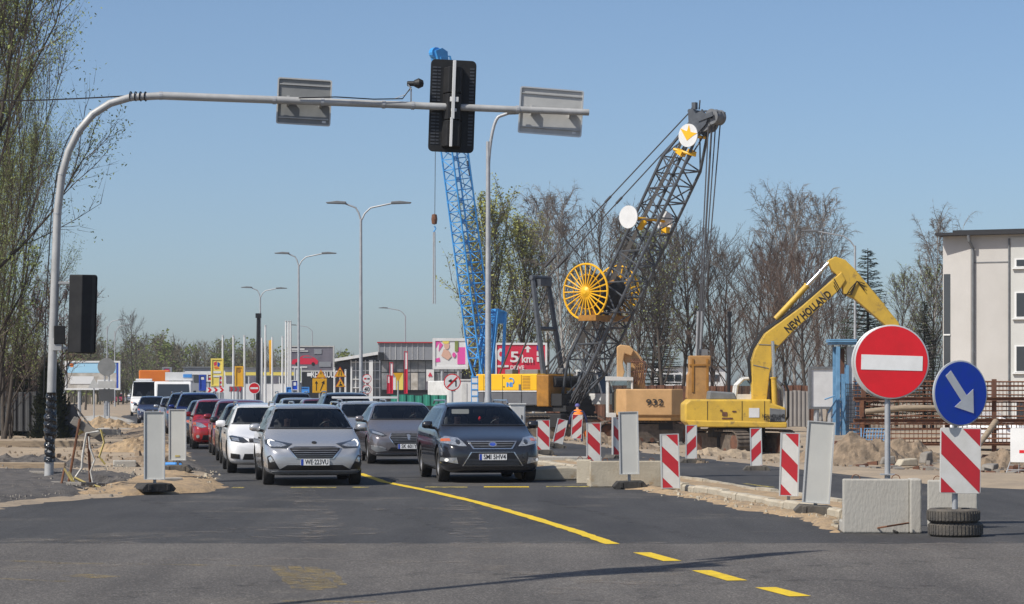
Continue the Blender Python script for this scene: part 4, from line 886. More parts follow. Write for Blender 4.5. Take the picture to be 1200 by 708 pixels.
# flatbed truck and orange box truck
def truck(name, label, loc, cabm, H, W, boxm=None, boxh=None, boxz=None, boxw=None, L=7.):
    t = thing(name, label, 'truck', loc, TH, 'far traffic'); w = W / 2
    MB().prism([(-.2, .45), (-.28, 1.05), (-.12, 1.25), (.25, H - .12), (.5, H), (2., H), (2., .45)], 'x', -w, w).build('cab', cabm, t, bev=.08)
    MB().add([(-w * .88, -.155, 1.31), (w * .88, -.155, 1.31), (w * .84, .21, H - .16), (-w * .84, .21, H - .16)], [(0, 1, 2, 3)]).build('windscreen', 'window_dark', t)
    MB().box((0, -.27, .62), (W * .94, .06, .22)).build('bumper', 'machine_grey', t, bev=.02)
    for s_ in (-1, 1):
        MB().box((s_ * w * .74, -.28, .92), (.34, .06, .2)).build('headlight', 'lamp', t, bev=.02); MB().box((s_ * (w + .18), .2, 1.6), (.16, .08, .42)).build('door_mirror', 'black', t, bev=.02)
    MB().box((0, -.27, .9), (W * .4, .04, .14)).build('grille', 'black', t)
    tm, rm, dm = wheel_meshes(.36)
    for ya in (.75, 4.6):
        for s_ in (-1, 1):
            e = bpy.data.objects.new('wheel', None); COL.objects.link(e); e.parent = t; e.location = (s_ * (w - .14), ya, .36); e.rotation_euler = (0, 0, 0 if s_ > 0 else math.pi); obj('tyre', tm, e); obj('rim', rm, e)
    MB().box((0, 4.1, .75), (W * .95, 4.6, .25)).build('chassis', 'machine_grey', t)
    if boxm: MB().box((0, 2.2 + L / 2 - 1, boxz + boxh / 2), (boxw, L - 1.4, boxh)).build('box_body', boxm, t, bev=.06)
    return t
t = truck('white_truck', 'white flatbed truck with wide windscreen and a sign board above cab', g(203, 494), 'white_paint', 2.35, 2.15, 'machine_white', .35, .9, 2.1)
MB().box((.35, 1.1, 2.65), (1.6, .06, .5)).build('roof_board', 'white_paint', t); MB().box((.85, 1.06, 2.68), (.5, .03, .2)).build('roof_board_print', 'print_blue', t)
truck('orange_truck', 'orange box truck standing behind the white minibus', g(181, 483.5), 'window_dark', 2.6, 2.3, 'orange_truck', 1.45, 2.15, 2.55)

# ---------------------------------------------------------------- people (skin-modifier bodies)
def skin_body(name, J, E, mats, pick, sub=2):
    keys = list(J); me = bpy.data.meshes.new(name); me.from_pydata([J[k][0] for k in keys], [(keys.index(a), keys.index(b_)) for a, b_ in E], [])
    o = bpy.data.objects.new(name, me); COL.objects.link(o); md = o.modifiers.new('k', 'SKIN'); md.use_smooth_shade = True
    for i, k in enumerate(keys):
        r = J[k][1]; d = me.skin_vertices[0].data[i]; d.radius = r if isinstance(r, tuple) else (r, r); d.use_root = (i == 0)
    sb_ = o.modifiers.new('s', 'SUBSURF'); sb_.levels = sub; sb_.render_levels = sub
    out = realize(o); bpy.data.objects.remove(o); out.materials.clear()
    for m_ in mats: out.materials.append(M[m_])
    for p in out.polygons: p.material_index = pick(p.center)
    out.shade_smooth(); return out
def occupant(label, root, x, y, belt, shirt, hands=None):
    z = belt
    J = {'pelvis': ((0, .05, z - .42), (.15, .11)), 'belly': ((0, .05, z - .25), (.14, .11)), 'chest': ((0, .06, z - .06), (.16, .11)), 'neck': ((0, .03, z + .09), .05), 'jaw': ((0, .0, z + .16), (.062, .075)), 'head': ((0, .0, z + .25), (.072, .088)), 'top': ((0, .01, z + .325), .045)}
    E = [('pelvis', 'belly'), ('belly', 'chest'), ('chest', 'neck'), ('neck', 'jaw'), ('jaw', 'head'), ('head', 'top')]
    for s_, nm in ((-1, 'r'), (1, 'l')):
        hx = hands or .16
        J['sh' + nm] = ((s_ * .19, .05, z + .0), .062); J['el' + nm] = ((s_ * .25, -.12, z - .17), .045); J['wr' + nm] = ((s_ * hx, -.34, z - .05), .03); J['ha' + nm] = ((s_ * hx * .95, -.40, z - .01), (.035, .02))
        E += [('chest', 'sh' + nm), ('sh' + nm, 'el' + nm), ('el' + nm, 'wr' + nm), ('wr' + nm, 'ha' + nm)]
    me = skin_body('body', J, E, [shirt, 'skin'], lambda c: 1 if c.z > z + .09 or c.y < -.31 else 0, 2)
    t = thing('person', label, 'person', (root.matrix_world if False else Matrix.Translation(root.location) @ Matrix.Rotation(TH, 4, 'Z')) @ Vector((x, y, 0)), TH)
    obj('body', me, t)
    h = MB(); h.lathe([(0, .135), (.05, .128), (.085, .08), (.092, .02), (.088, -.02)], (0, .018, z + .245), 'z', 14); obj('hair', h.mesh('hair', 'hair'), t, 1)
    f = MB(); f.add([(0, -.125, z + .20), (-.018, -.092, z + .19), (.018, -.092, z + .19), (0, -.09, z + .25)], [(0, 1, 3), (0, 3, 2), (0, 2, 1)]); f.build('nose', 'skin', t)
    e = MB()
    for s_ in (-1, 1): e.box((s_ * .031, -.088, z + .245), (.026, .01, .012))
    e.box((0, -.088, z + .155), (.045, .01, .008)); e.build('eyes', 'hair', t)
    return t
fo_ = bpy.data.objects['car']; mo_ = bpy.data.objects['car.001']; pe_ = [o for o in bpy.data.objects if o.get('label', '').startswith('brownish silver')][0]
occupant('driver in dark top holding the wheel of the silver estate', fo_, .37, 1.25, .97, 'cloth_dark')
occupant('front passenger in grey top beside the silver estate driver', fo_, -.37, 1.3, .97, 'cloth_grey', .1)
occupant('driver in dark top at the wheel of graphite estate car', mo_, .38, 1.3, 1.0, 'cloth_dark')
occupant('passenger in grey top raising a hand inside the graphite estate', mo_, -.38, 1.3, 1.0, 'cloth_grey', .3)
occupant('driver in grey top at the wheel of brownish silver saloon', pe_, .37, 1.3, .99, 'cloth_grey')
tag(MB().prism(rrect(.34, .09, .02, 3), 'y', -.004, .004).build('sun_visor', 'ad_white', loc=(Matrix.Translation(mo_.location) @ Matrix.Rotation(TH, 4, 'Z')) @ Vector((-.36, 1.02, 1.33)), rz=TH), 'pale folded sun visor behind the windscreen of the graphite estate', 'visor')
tag(MB().lathe([(0, .05), (.022, .03), (.03, 0), (.018, -.03), (0, -.04)], (0, 0, 0), 'z', 10).build('air_freshener', 'red_foil', loc=(Matrix.Translation(mo_.location) @ Matrix.Rotation(TH, 4, 'Z')) @ Vector((.0, .86, 1.19)), rz=TH), 'small red tag hanging from the mirror of the graphite estate', 'air freshener')
# ---------------------------------------------------------------- worker
wl = gz(678, 106); wk = thing('person', 'stooping worker in orange vest, blue overalls and cap, back turned', 'person', wl, R(8))
J = {'pelvis': ((0, 0, .90), (.15, .12)), 'belly': ((0, .05, 1.06), (.15, .12)), 'chest': ((0, .14, 1.28), (.18, .12)), 'neck': ((0, .22, 1.44), .055), 'jaw': ((0, .27, 1.50), (.06, .075)), 'head': ((0, .29, 1.58), (.075, .09)), 'top': ((0, .29, 1.66), .05),
     'hipl': ((-.10, 0, .84), .10), 'kneel': ((-.13, .06, .48), .068), 'ankl': ((-.14, .0, .10), .048), 'toel': ((-.15, .15, .04), (.045, .03)), 'hipr': ((.10, 0, .84), .10), 'kneer': ((.13, .10, .48), .068), 'ankr': ((.15, .05, .10), .048), 'toer': ((.17, .2, .04), (.045, .03)),
     'shl': ((-.21, .13, 1.36), .068), 'ell': ((-.34, .12, 1.08), .052), 'wrl': ((-.33, .28, .86), .035), 'hal': ((-.32, .33, .80), (.045, .025)), 'shr': ((.21, .13, 1.36), .068), 'elr': ((.33, .10, 1.08), .052), 'wrr': ((.38, .12, .82), .035), 'har': ((.39, .13, .74), (.045, .025))}
E = [('pelvis', 'belly'), ('belly', 'chest'), ('chest', 'neck'), ('neck', 'jaw'), ('jaw', 'head'), ('head', 'top')]
for s_ in 'lr': E += [('pelvis', 'hip' + s_), ('hip' + s_, 'knee' + s_), ('knee' + s_, 'ank' + s_), ('ank' + s_, 'toe' + s_), ('chest', 'sh' + s_), ('sh' + s_, 'el' + s_), ('el' + s_, 'wr' + s_), ('wr' + s_, 'ha' + s_)]
for s_, sx in (('l', -1), ('r', 1)):
    h = J['ha' + s_][0]
    for i in range(4): J['f%s%d' % (s_, i)] = ((h[0] + .02 * (i - 1.5), h[1] + .015, h[2] - .075 - .01 * (i in (1, 2))), .009); E.append(('ha' + s_, 'f%s%d' % (s_, i)))
    J['t' + s_] = ((h[0] - sx * .045, h[1] + .03, h[2] - .03), .011); E.append(('ha' + s_, 't' + s_))
obj('body', skin_body('body', J, E, ['cloth_blue', 'skin', 'black'], lambda c: 1 if c.z > 1.45 or (abs(c.x) > .28 and c.z < .84) else 2 if c.z < .11 else 0), wk)
v = MB(); n = 18; vs = []
for z, rx, ry, cy in ((.98, .20, .16, .03), (1.1, .195, .165, .07), (1.22, .215, .165, .115), (1.34, .225, .155, .155), (1.42, .17, .12, .19), (1.455, .085, .085, .21)): vs += [(rx * math.cos(2 * math.pi * i / n), cy + ry * math.sin(2 * math.pi * i / n), z) for i in range(n)]
v.add(vs, [(i * n + j, i * n + (j + 1) % n, (i + 1) * n + (j + 1) % n, (i + 1) * n + j) for i in range(5) for j in range(n)]); v.build('safety_vest', 'hi_vis', wk, smooth=60)
v = MB()
for z, rx, ry, cy in ((1.09, .205, .172, .067), (1.2, .217, .172, .11)):
    r0 = [(rx * math.cos(2 * math.pi * i / n), cy + ry * math.sin(2 * math.pi * i / n)) for i in range(n)]; v.add([(x, y, z) for x, y in r0] + [(x * 1.01, y, z + .045) for x, y in r0], [(i, (i + 1) % n, (i + 1) % n + n, i + n) for i in range(n)])
v.build('reflective_band', 'white_foil', wk)
v = MB(); v.lathe([(0, .12), (.06, .11), (.098, .06), (.105, 0)], (0, .29, 1.585), 'z', 16); v.prism([(-.07, .38), (.07, .38), (.05, .46), (-.05, .46)], 'z', 1.585, 1.6); v.build('cap', 'cap_blue', wk, smooth=50)
rl = thing('cable_reel', 'orange cable reel hanging from the right hand of stooping worker', 'cable reel', wl + Vector((.40, .1, .38)), R(20))
MB().lathe([(.05, -.09), (.17, -.09), (.17, -.075), (.09, -.07), (.09, .07), (.17, .075), (.17, .09), (.05, .09)], (0, 0, .08), 'y', 20).build('spool', 'hi_vis', rl); MB().tube([(-.16, 0, -.14), (-.16, 0, .12), (-.1, 0, .26), (.1, 0, .26), (.16, 0, .12), (.16, 0, -.14)], .012, 6).build('stand', 'black', rl)

# ---------------------------------------------------------------- machines
def crawler(parent, L, H, W, name='track', shoes=True, c=(0, 0, 0), rz=0., base=(0, 0)):
    # one crawler track: rounded frame, wheels and shoes; runs along local x
    e = bpy.data.objects.new(name, None); COL.objects.link(e); e.parent = parent; e.location = (base[0] - math.sin(rz) * c[1], base[1] + math.cos(rz) * c[1], 0); e.rotation_euler = (0, 0, rz); r = H / 2
    path = [(L / 2 - r + r * math.cos(R(a)), r + r * math.sin(R(a))) for a in range(-90, 91, 18)] + [(-L / 2 + r + r * math.cos(R(a)), r + r * math.sin(R(a))) for a in range(90, 271, 18)]
    MB().prism([(x * .94, r + (z - r) * .82) for x, z in path], 'y', -W * .3, W * .3).build('track_frame', 'track_steel', e, bev=.02)
    per = []; k = len(path)
    for i in range(k):
        a, b_ = Vector(path[i]), Vector(path[(i + 1) % k]); n_ = max(1, int((b_ - a).length / .19))
        for j in range(n_): per.append((a + (b_ - a) * (j / n_), (b_ - a).normalized()))
    sh = MB(); sh.box((0, 0, 0), (.165, W, .035)); sh.box((-.05, 0, .035), (.03, W * .96, .04)); sm = sh.mesh('track_shoe', 'track_steel')
    for p, d in per:
        o = obj('track_shoe', sm, e); ang = math.atan2(d.y, d.x); o.location = (p.x, 0, p.y); o.rotation_euler = (0, -ang + math.pi, 0)
    w = MB()
    for s_ in (-1, 1):
        for x in [-(L / 2 - r), L / 2 - r]: w.lathe([(0, s_ * W * .34), (r * .5, s_ * W * .34), (r * .72, s_ * W * .30), (r * .72, 0)], (x, 0, r), 'y', 16)
        for i in range(6): w.lathe([(0, s_ * W * .33), (r * .22, s_ * W * .33), (r * .24, 0)], (-L / 2 + r + (L - 2 * r) * (i + .5) / 6, 0, r * .36), 'y', 10)
    w.build('road_wheels', 'rusty_steel', e, smooth=40)['kind'] = 'stuff'; return e
# --- yellow excavator (side-on, boom to the right)
YN = 98.; s = YN / F; zg = -.68
ex = thing('yellow_excavator', 'yellow crawler excavator with NEW HOLLAND lettering, boom bent over the sign', 'excavator', gx(860, YN, zg))
def E2(px, py): return ((px - 860) * s, EYE - zg + (HOR - py) * s)
def Ep(lst): return [E2(*p) for p in lst]
MB().prism(Ep([(806, 468), (900, 468), (900, 472), (917, 478), (917, 498), (805, 498), (800, 494), (800, 473)]), 'y', -1.3, 1.3).build('upper_body', 'machine_yellow', ex, bev=.07)
MB().prism(Ep([(801, 492), (918, 494.5), (918, 501), (806, 500)]), 'y', -1.34, 1.34).build('lower_skirt', 'machine_yellow', ex, bev=.04)
q = MB()
for px in (826, 866, 892): x, z = E2(px, 481); q.box((x, -1.305, z), (.02, .012, .72))
q.build('door_gap', 'black', ex)
MB().prism(Ep([(829, 458), (858, 460), (862, 469), (828, 469)]), 'y', -.9, .3).build('engine_hood', 'machine_grey', ex, bev=.06)
MB().prism(Ep([(898, 478), (916, 480), (916, 494), (898, 494)]), 'y', -1.33, -1.28).build('side_step', 'machine_grey', ex, bev=.02)
MB().prism(Ep([(874, 478), (886, 478), (886, 489), (874, 489)]), 'y', -1.315, -1.29).build('white_label', 'white_paint', ex)
q = MB()
for px, py, w, h in ((846, 485, .2, .16), (849, 490, .42, .06), (842, 481, .1, .07), (857, 482, .16, .06), (851, 494, .55, .03)): x, z = E2(px, py); q.prism(rrect(w, h, .03, 2, x, z), 'y', -1.318, -1.3)
q.build('rust_scrapes', 'rusty_steel', ex)
o = obj('lettering', text_mesh('NEW HOLLAND', .2, 'ink', .004, .003, .85), ex); x, z = E2(906, 487.5); o.location = (x - .12, -1.345, z)
o = obj('lettering', text_mesh('KOBELCO', .17, 'ink', .004, .003, .55), ex); x, z = E2(906, 492); o.location = (x - .12, -1.345, z)
cabf = MB()
for a, b_ in (((862, 470), (864, 452)), ((864, 452), (872, 444)), ((872, 444), (908, 442)), ((908, 442), (918, 455)), ((918, 455), (920, 482)), ((884, 444), (884, 470))):
    for yy in (.2, 1.2): A = E2(*a); B = E2(*b_); cabf.bar((A[0], yy, A[1]), (B[0], yy, B[1]), .06, 8)
A = E2(872, 444); B = E2(908, 442); cabf.box(((A[0] + B[0]) / 2, .7, (A[1] + B[1]) / 2), (B[0] - A[0], 1.05, .09)); cabf.prism(Ep([(862, 462), (884, 462), (884, 471), (862, 471)]), 'y', .16, 1.22); cabf.build('cab_frame', 'machine_white', ex, smooth=40)
MB().prism(Ep([(865, 453), (873, 446), (907, 444), (916, 456), (918, 480), (864, 470)]), 'y', .22, 1.18).build('cab_glass', 'glass_clear', ex)
MB().prism(Ep([(884, 456), (889, 456), (891, 468), (899, 469), (899, 473), (884, 473)]), 'y', .45, .95).build('cab_seat', 'interior', ex, bev=.03)
boom = MB().prism(Ep([(881, 478), (880, 424), (884, 410), (896, 391), (938, 360), (976, 327), (985, 319), (990, 329), (983, 340), (931, 386), (909, 409), (901, 438), (897, 478)]), 'y', -.30, .28).build('boom', 'machine_yellow', ex, bev=.03)
rib = MB()
for a, b_ in (((882, 428), (900, 432)), ((888, 404), (911, 405)), ((960, 342), (968, 352))): A = E2(*a); B = E2(*b_); rib.bar((A[0], -.302, A[1]), (B[0], -.302, B[1]), .018, 5)
rib.build('weld_seam', 'machine_grey', boom)
o = obj('lettering', text_mesh('NEW HOLLAND', .40, 'ink', .003, .014, 2.2), boom); x, z = E2(946, 366); o.location = (x, -.306, z); o.rotation_euler = (0, -R(41), 0)
MB().prism(Ep([(969, 306), (978, 301), (990, 305), (1002, 317), (1052, 378), (1064, 412), (1054, 416), (1040, 388), (1036, 381), (1000, 350), (988, 345), (985, 328), (975, 318)]), 'y', -.24, .22).build('stick', 'machine_yellow', ex, bev=.03)
def cyl(a, b_, frac, r, y, m='machine_yellow'):
    A = E2(*a); B = E2(*b_); A = Vector((A[0], y, A[1])); B = Vector((B[0], y, B[1])); C = A + (B - A) * frac
    o = MB().bar(A, C, r, 12).bar(C - (B - A).normalized() * .06, C, r * 1.2, 12).build('cylinder_barrel', m, ex, smooth=40); MB().bar(C, B, r * .62, 10).build('cylinder_rod', 'chrome', o, smooth=40)
cyl((909, 374), (971, 308), .60, .115, 0)
cyl((1000, 318), (1062, 392), .55, .10, -.0)
cyl((907, 484), (904, 400), .50, .11, -.42); cyl((907, 484), (904, 400), .50, .11, .40)
hs = MB()
for dx, yy in ((0, -.2), (.8, -.1), (1.6, 0)): hs.tube([(lambda p: (p[0], yy, p[1]))(E2(*p)) for p in ((888, 470), (879 - dx, 440), (878 - dx, 422 - dx), (883 - dx, 407 - dx), (895 - dx, 389 - dx), (920, 371 - dx), (937 - dx, 358 - dx), (960, 339 - dx), (974 - dx, 325 - dx), (984, 318))], .03, 5)
for d in (0, 4, 8): hs.tube([(lambda p: (p[0], -.3, p[1]))(E2(*p)) for p in ((976, 327 + d), (986, 345 + d), (996, 346 - d), (1003, 330), (1012, 333 + d))], .022, 5)
hs.build('hydraulic_hose', 'black', ex)
MB().tube([(lambda p: (p[0], -1.1, p[1]))(E2(*p)) for p in ((911, 452), (916, 447), (920, 458), (920, 488), (914, 496))], .05, 8).build('hand_rail', 'black', ex)
MB().prism(Ep([(1050, 408), (1066, 408), (1074, 430), (1066, 456), (1046, 462), (1040, 446), (1048, 428)]), 'y', -.5, .5).build('bucket', 'track_steel', ex, bev=.03)
MB().lathe([(1.1, .0), (1.1, .35), (.9, .42), (0, .42)], (.1, 0, .68), 'z', 24).box((.1, 0, .5), (1.6, 1.6, .4)).build('slewing_ring', 'interior', ex)
for yy in (-1.0, 1.0): crawler(ex, 3.8, .92, .6, 'track', c=(0, yy, 0), rz=R(-66), base=(.35, 0))
# --- ochre excavator seen from behind
Y9 = 118.; s9 = Y9 / F; z9 = -.66
e9 = thing('ochre_excavator', 'ochre crawler excavator with 932 on its counterweight and raised folded boom', 'excavator', gx(760, Y9, z9))
def N2(px, py): return ((px - 760) * s9, EYE - z9 + (HOR - py) * s9)
def Np(l): return [N2(*p) for p in l]
MB().prism([((px - 760) * s9, yy) for px, yy in ((721, .6), (724, -.15), (732, -.8), (786, -.95), (800, -.3), (800, 1.2), (721, 1.2))], 'z', N2(0, 487)[1], N2(0, 456)[1]).build('counterweight', 'machine_orange', e9, bev=.05)
MB().prism([((px - 760) * s9, yy) for px, yy in ((723, .6), (726, -.1), (733, -.72), (785, -.86), (798, -.25), (798, 1.1), (723, 1.1))], 'z', N2(0, 493)[1], N2(0, 487)[1]).build('lower_skirt', 'grab_orange', e9, bev=.03)
o = obj('lettering', text_mesh('932', .42, 'ink', .004, .006, .8), e9); x, z = N2(766, 472); o.location = (x, -.94, z); o.rotation_euler = (0, 0, R(-3.5))
MB().prism(Np([(733, 457), (737, 457), (782, 459), (784, 465), (733, 466)]), 'y', .0, 1.6).build('engine_hood', 'machine_grey', e9, bev=.05)
cf = MB()
for px in (713, 741):
    for yy in (.2, 1.7): x, _ = N2(px, 0); cf.bar((x, yy, N2(0, 489)[1]), (x, yy, N2(0, 443)[1]), .05, 6)
cf.prism(Np([(711, 441), (742, 442), (742, 446), (711, 446)]), 'y', .1, 1.8); cf.prism(Np([(712, 484), (722, 484), (722, 489), (712, 489)]), 'y', .15, 1.75); cf.build('cab_frame', 'machine_white', e9)
MB().prism(Np([(714, 447), (740, 447), (740, 486), (714, 486)]), 'y', .25, 1.65).build('cab_glass', 'glass_clear', e9); MB().prism(rrect(.7, .9, .1, 3, *N2(727, 470)), 'y', .7, .9).build('cab_seat', 'interior', e9)
bm9 = MB().prism(Np([(738, 456), (738, 430), (733, 424), (731, 414), (738, 407), (748, 412), (755, 421), (758, 452), (758, 456)]), 'y', 1.1, 1.7).build('boom', 'machine_orange', e9, bev=.04)
MB().prism(Np([(724, 446), (724, 406), (728, 403.5), (739, 405), (744, 410), (741, 417), (733, 414), (731, 426), (733, 436), (730, 446)]), 'y', .85, 1.3).build('stick', 'machine_orange', e9, bev=.04)
q = MB()
for i in range(6): px = 743 + i * 2.6; A = N2(px - 4, 420); B = N2(px, 450); q.tube([(A[0], .95, A[1]), (A[0] + .3, .9, A[1] - .3), (B[0], .92, B[1])], .025, 5)
for py in (424, 436): A = N2(740, py); B = N2(758, py); q.bar((A[0], .93, A[1]), (B[0], .93, B[1]), .035, 5)
q.build('hydraulic_hose', 'rusty_steel', bm9)
q = MB(); A = N2(738, 455); B = N2(738, 425); q.bar((A[0], .9, A[1]), (B[0], .9, B[1]), .1, 10); q.build('cylinder_rod', 'chrome', e9)
MB().box((0, .6, .9), (2.2, 1.8, .5)).build('slewing_ring', 'interior', e9)
for yy in (-1.1, 1.1): crawler(e9, 4.2, 1.0, .6, 'track', c=(0, yy, 0), rz=R(18), base=(0, .9))

# --- lattice boom helper
def lattice(parent, P, Q, wid, dep, n, m, rc=.05, rl=.028, tip0=.3, tip1=.45, side=Vector((0, 1, 0)), name='boom'):
    P = Vector(P); Q = Vector(Q); ax = (Q - P); L = ax.length; ax.normalize(); nr = ax.cross(side).normalized(); e = bpy.data.objects.new(name, None); COL.objects.link(e); e.parent = parent
    def k(t):
        t0 = .13; t1 = .86
        return tip0 + (1 - tip0) * t / t0 if t < t0 else (1 - (1 - tip1) * (t - t1) / (1 - t1) if t > t1 else 1)
    cor = ((-1, -1), (1, -1), (1, 1), (-1, 1))
    def pt(t, c): return P + ax * L * t + side * (c[0] * wid / 2 * max(k(t), .62 if t < .5 else 0)) + nr * (c[1] * dep / 2 * k(t))
    st = [0, .13] + [.13 + .73 * i / n for i in range(1, n + 1)] + [1]
    for c in cor: MB().tube([pt(t, c) for t in (0, .13, .86, 1)], rc, 7).build('chord', m, e)
    b = MB()
    for i, (a, d) in enumerate(zip(st, st[1:])):
        for j in range(4):
            c0, c1 = cor[j], cor[(j + 1) % 4]
            if i % 2: c0, c1 = c1, c0
            b.bar(pt(a, c0), pt(d, c1), rl, 5)
            b.bar(pt(d, c0), pt(d, c1), rl, 5)
    b.build('lacing', m, e); return e, pt
# --- crawler crane with grey boom
YC = 130.; sC = YC / F; zC = -.66
cr = thing('crawler_crane', 'yellow crawler crane with grey lattice boom and spoked yellow hose reels', 'crane', gx(650, YC, zC), R(-40))
MB().prism([(-1.5, 2.45), (1.5, 2.45), (1.5, 3.3), (-1.5, 3.3)], 'x', -4.0, .05).build('engine_housing', 'crane_yellow', cr, bev=.05)
MB().prism([(-1.48, 1.72), (1.48, 1.72), (1.48, 2.4), (-1.48, 2.4)], 'x', -3.98, .05).build('lower_housing', 'crane_lower', cr, bev=.04)
MB().box((-1.97, 0, 2.425), (4.04, 3.02, .05)).build('white_strip', 'white_paint', cr)
MB().box((.42, -.75, 2.45), (.78, 1.5, 1.6)).build('front_housing', 'deep_orange', cr, bev=.05)
q = MB()
for x in (-3.45, -2.2, -.95): q.box((x, -1.505, 2.5), (.02, .012, 1.5))
for x in (-3.35, -2.1): 
    for z in (2.65, 3.1): q.box((x, -1.51, z), (.06, .02, .07))
q.build('door_gap', 'black', cr)
q = MB()
for i in range(9): q.box((-.62, -1.508, 2.56 + i * .075), (.5, .012, .03))
q.build('vent_slats', 'deep_orange', cr); MB().box((-1.05, -1.508, 2.62), (.14, .012, .3)).build('vent_panel', 'crane_lower', cr)
o = obj('lettering', text_mesh('INB', .30, 'print_blue', .004, .012, .42), cr); o.location = (-1.72, -1.515, 2.75)
q = MB(); q.tube([(-1.62 + .18 * math.cos(R(a)), -1.51, 2.92 + .16 * math.sin(R(a))) for a in range(-40, 130, 15)], .035, 5); q.build('logo_swirl', 'print_blue', cr)
q = MB(); q.box((.9, -.2, 2.0), (1.2, 2.2, .6)); q.box((-.8, 0, 1.55), (5.0, 2.4, .3)); q.bar((.7, -1.1, 2.9), (.7, 1.1, 2.9), .3, 14); q.box((1.3, .2, 1.6), (.6, 2., .8)); q.build('turntable', 'interior', cr)
MB().box((.2, .3, 3.45), (.5, .4, .3)).box((-1.8, .5, 3.42), (1.2, .8, .24)).box((-3.1, .3, 3.4), (.5, .5, .3)).build('roof_units', 'machine_grey', cr, bev=.03)
cb = bpy.data.objects.new('cab', None); COL.objects.link(cb); cb.parent = cr; cb.location = (1.3, 1.5, 1.75)
MB().prism([(-.7, 0), (.85, 0), (.95, .55), (-.7, .55)], 'y', -.5, .5).build('cab_base', 'machine_white', cb, bev=.03)
q = MB()
for sx, tx in ((-.7, -.65), (.95, .55)):
    for yy in (-.48, .48): q.bar((sx, yy, .5), (tx, yy, 1.7), .05, 6)
q.box((-.05, 0, 1.72), (1.35, 1.05, .1)); q.build('cab_frame', 'machine_white', cb); MB().prism([(-.66, .56), (.9, .56), (.52, 1.66), (-.62, 1.66)], 'y', -.46, .46).build('cab_glass', 'window_dark', cb)
bo, bpt = lattice(cr, (1.0, 0, 1.9), (9.1, 0, 15.4), 1.45, 1.4, 13, 'crane_grey', .078, .04)
ax = Vector((7.85, 0, 12.8)).normalized()
q = MB(); q.add([bpt(t, c) * 1 + Vector((0, .12 * c[0] * -1, 0)) for t in (.16, .97) for c in ((-1, 1), (-.2, 1))], [(0, 1, 3, 2)]); q.build('cable_trough', 'galvanised', bo)
def lift(o): o.location = (.15, 0, .4); return o
hd = MB()
for yy in (-.42, .42): hd.prism([(8.6, 14.55), (9.0, 14.4), (9.6, 14.9), (9.75, 15.3), (9.3, 15.55), (9.0, 15.45), (8.75, 15.75), (8.55, 15.5)], 'y', yy - .05, yy + .05)
lift(hd.build('boom_head', 'crane_grey', cr, smooth=35))
hd = MB(); hd.lathe([(.12, -.36), (.44, -.36), (.38, -.27), (.44, -.18), (.38, 0), (.44, .18), (.38, .27), (.44, .36), (.12, .36)], (9.35, 0, 15.0), 'y', 22); lift(hd.build('sheave', 'machine_grey', cr, smooth=35))
hd = MB(); hd.lathe([(.1, -.36), (.38, -.36), (.32, -.2), (.38, 0), (.32, .2), (.38, .36), (.1, .36)], (9.85, 0, 15.25), 'y', 20); lift(hd.build('sheave', 'machine_grey', cr, smooth=35))
hd = MB()
for yy in (-.5, .5): hd.box((9.6, yy, 15.25), (.9, .05, .22), roty(R(-14)))
for yy in (-.3, .0, .3): hd.bar((9.5 + yy * .3, yy, 15.55), (10.2, yy, 15.45), .05, 6)
hd.bar((8.6, -.45, 15.6), (8.6, .45, 15.6), .1, 8); hd.box((8.75, -.2, 15.85), (.22, .2, .34)); hd.bar((8.8, .1, 15.7), (8.85, .1, 16.15), .04, 6); lift(hd.build('head_frame', 'crane_grey', cr, smooth=35))
def white_disc(x, y, z, r, m='white_paint'): return MB().lathe([(0, -.03), (r, -.03), (r, .03), (0, .03)], (x, y, z), 'y', 32).build('guide_disc', m, cr)
d = lift(white_disc(8.95, -1.0, 14.35, .56))
MB().prism([(8.5, 14.72), (8.9, 14.55), (9.02, 14.86), (9.12, 14.5), (9.5, 14.42), (9.2, 14.28), (8.9, 14.1)], 'y', -1.045, -1.035).build('star_mark', 'reel_yellow', d)
q = MB()
for a in (-.5, 0, .5): q.box((8.3 + a * .6, -.75 + abs(a), 13.6), (.35, .3, .22), roty(R(30)))
q.bar((8.0, -.9, 13.75), (9.1, -.6, 13.4), .07, 8); q.bar((8.95, -1.0, 14.35), (8.95, .4, 14.35), .08, 8); [lift(p_.build('head_bracket', 'reel_yellow', cr)) for p_ in q.parts()]
white_disc(5.75, -1.35, 10.95, .56); white_disc(6.5, .6, 10.8, .5)
q = MB(); q.bar((5.75, -1.35, 10.95), (6.5, .6, 10.8), .07, 8); q.box((6.2, -.85, 10.55), (.5, .2, .2), roty(R(-50))); q.box((6.7, .4, 10.35), (.3, .3, .3)); q.build('disc_bracket', 'reel_yellow', cr)
def reel(y):
    e = bpy.data.objects.new('hose_reel', None); COL.objects.link(e); e.parent = cr; e.location = (3.15, y, 7.35); r = 1.38
    MB().tube([(r * math.cos(R(a)), 0, r * math.sin(R(a))) for a in range(0, 360, 9)], .055, 6, True).build('rim', 'reel_yellow', e); MB().tube([(r * .62 * math.cos(R(a)), .1, r * .62 * math.sin(R(a))) for a in range(0, 360, 12)], .03, 5, True).build('inner_ring', 'reel_yellow', e)
    sm = MB().bar((.2, 0, 0), (1.36, 0, 0), .038, 5).mesh('spoke', 'reel_yellow')
    for i in range(24): o = obj('spoke', sm, e); o.rotation_euler = (0, R(15 * i), 0)
    MB().lathe([(0, -.12), (.1, -.12), (.26, -.04), (.3, .06), (.3, .12), (0, .12)], (0, 0, 0), 'y', 18).build('hub', 'reel_yellow', e)
reel(-1.45); reel(1.1)
MB().lathe([(0, -1.0), (.85, -1.0), (.92, -.8), (.86, -.5), (.92, -.2), (.86, .2), (.9, .7), (0, .7)], (3.15, 0, 7.35), 'y', 24).build('hose_drum', 'interior', cr, smooth=40)
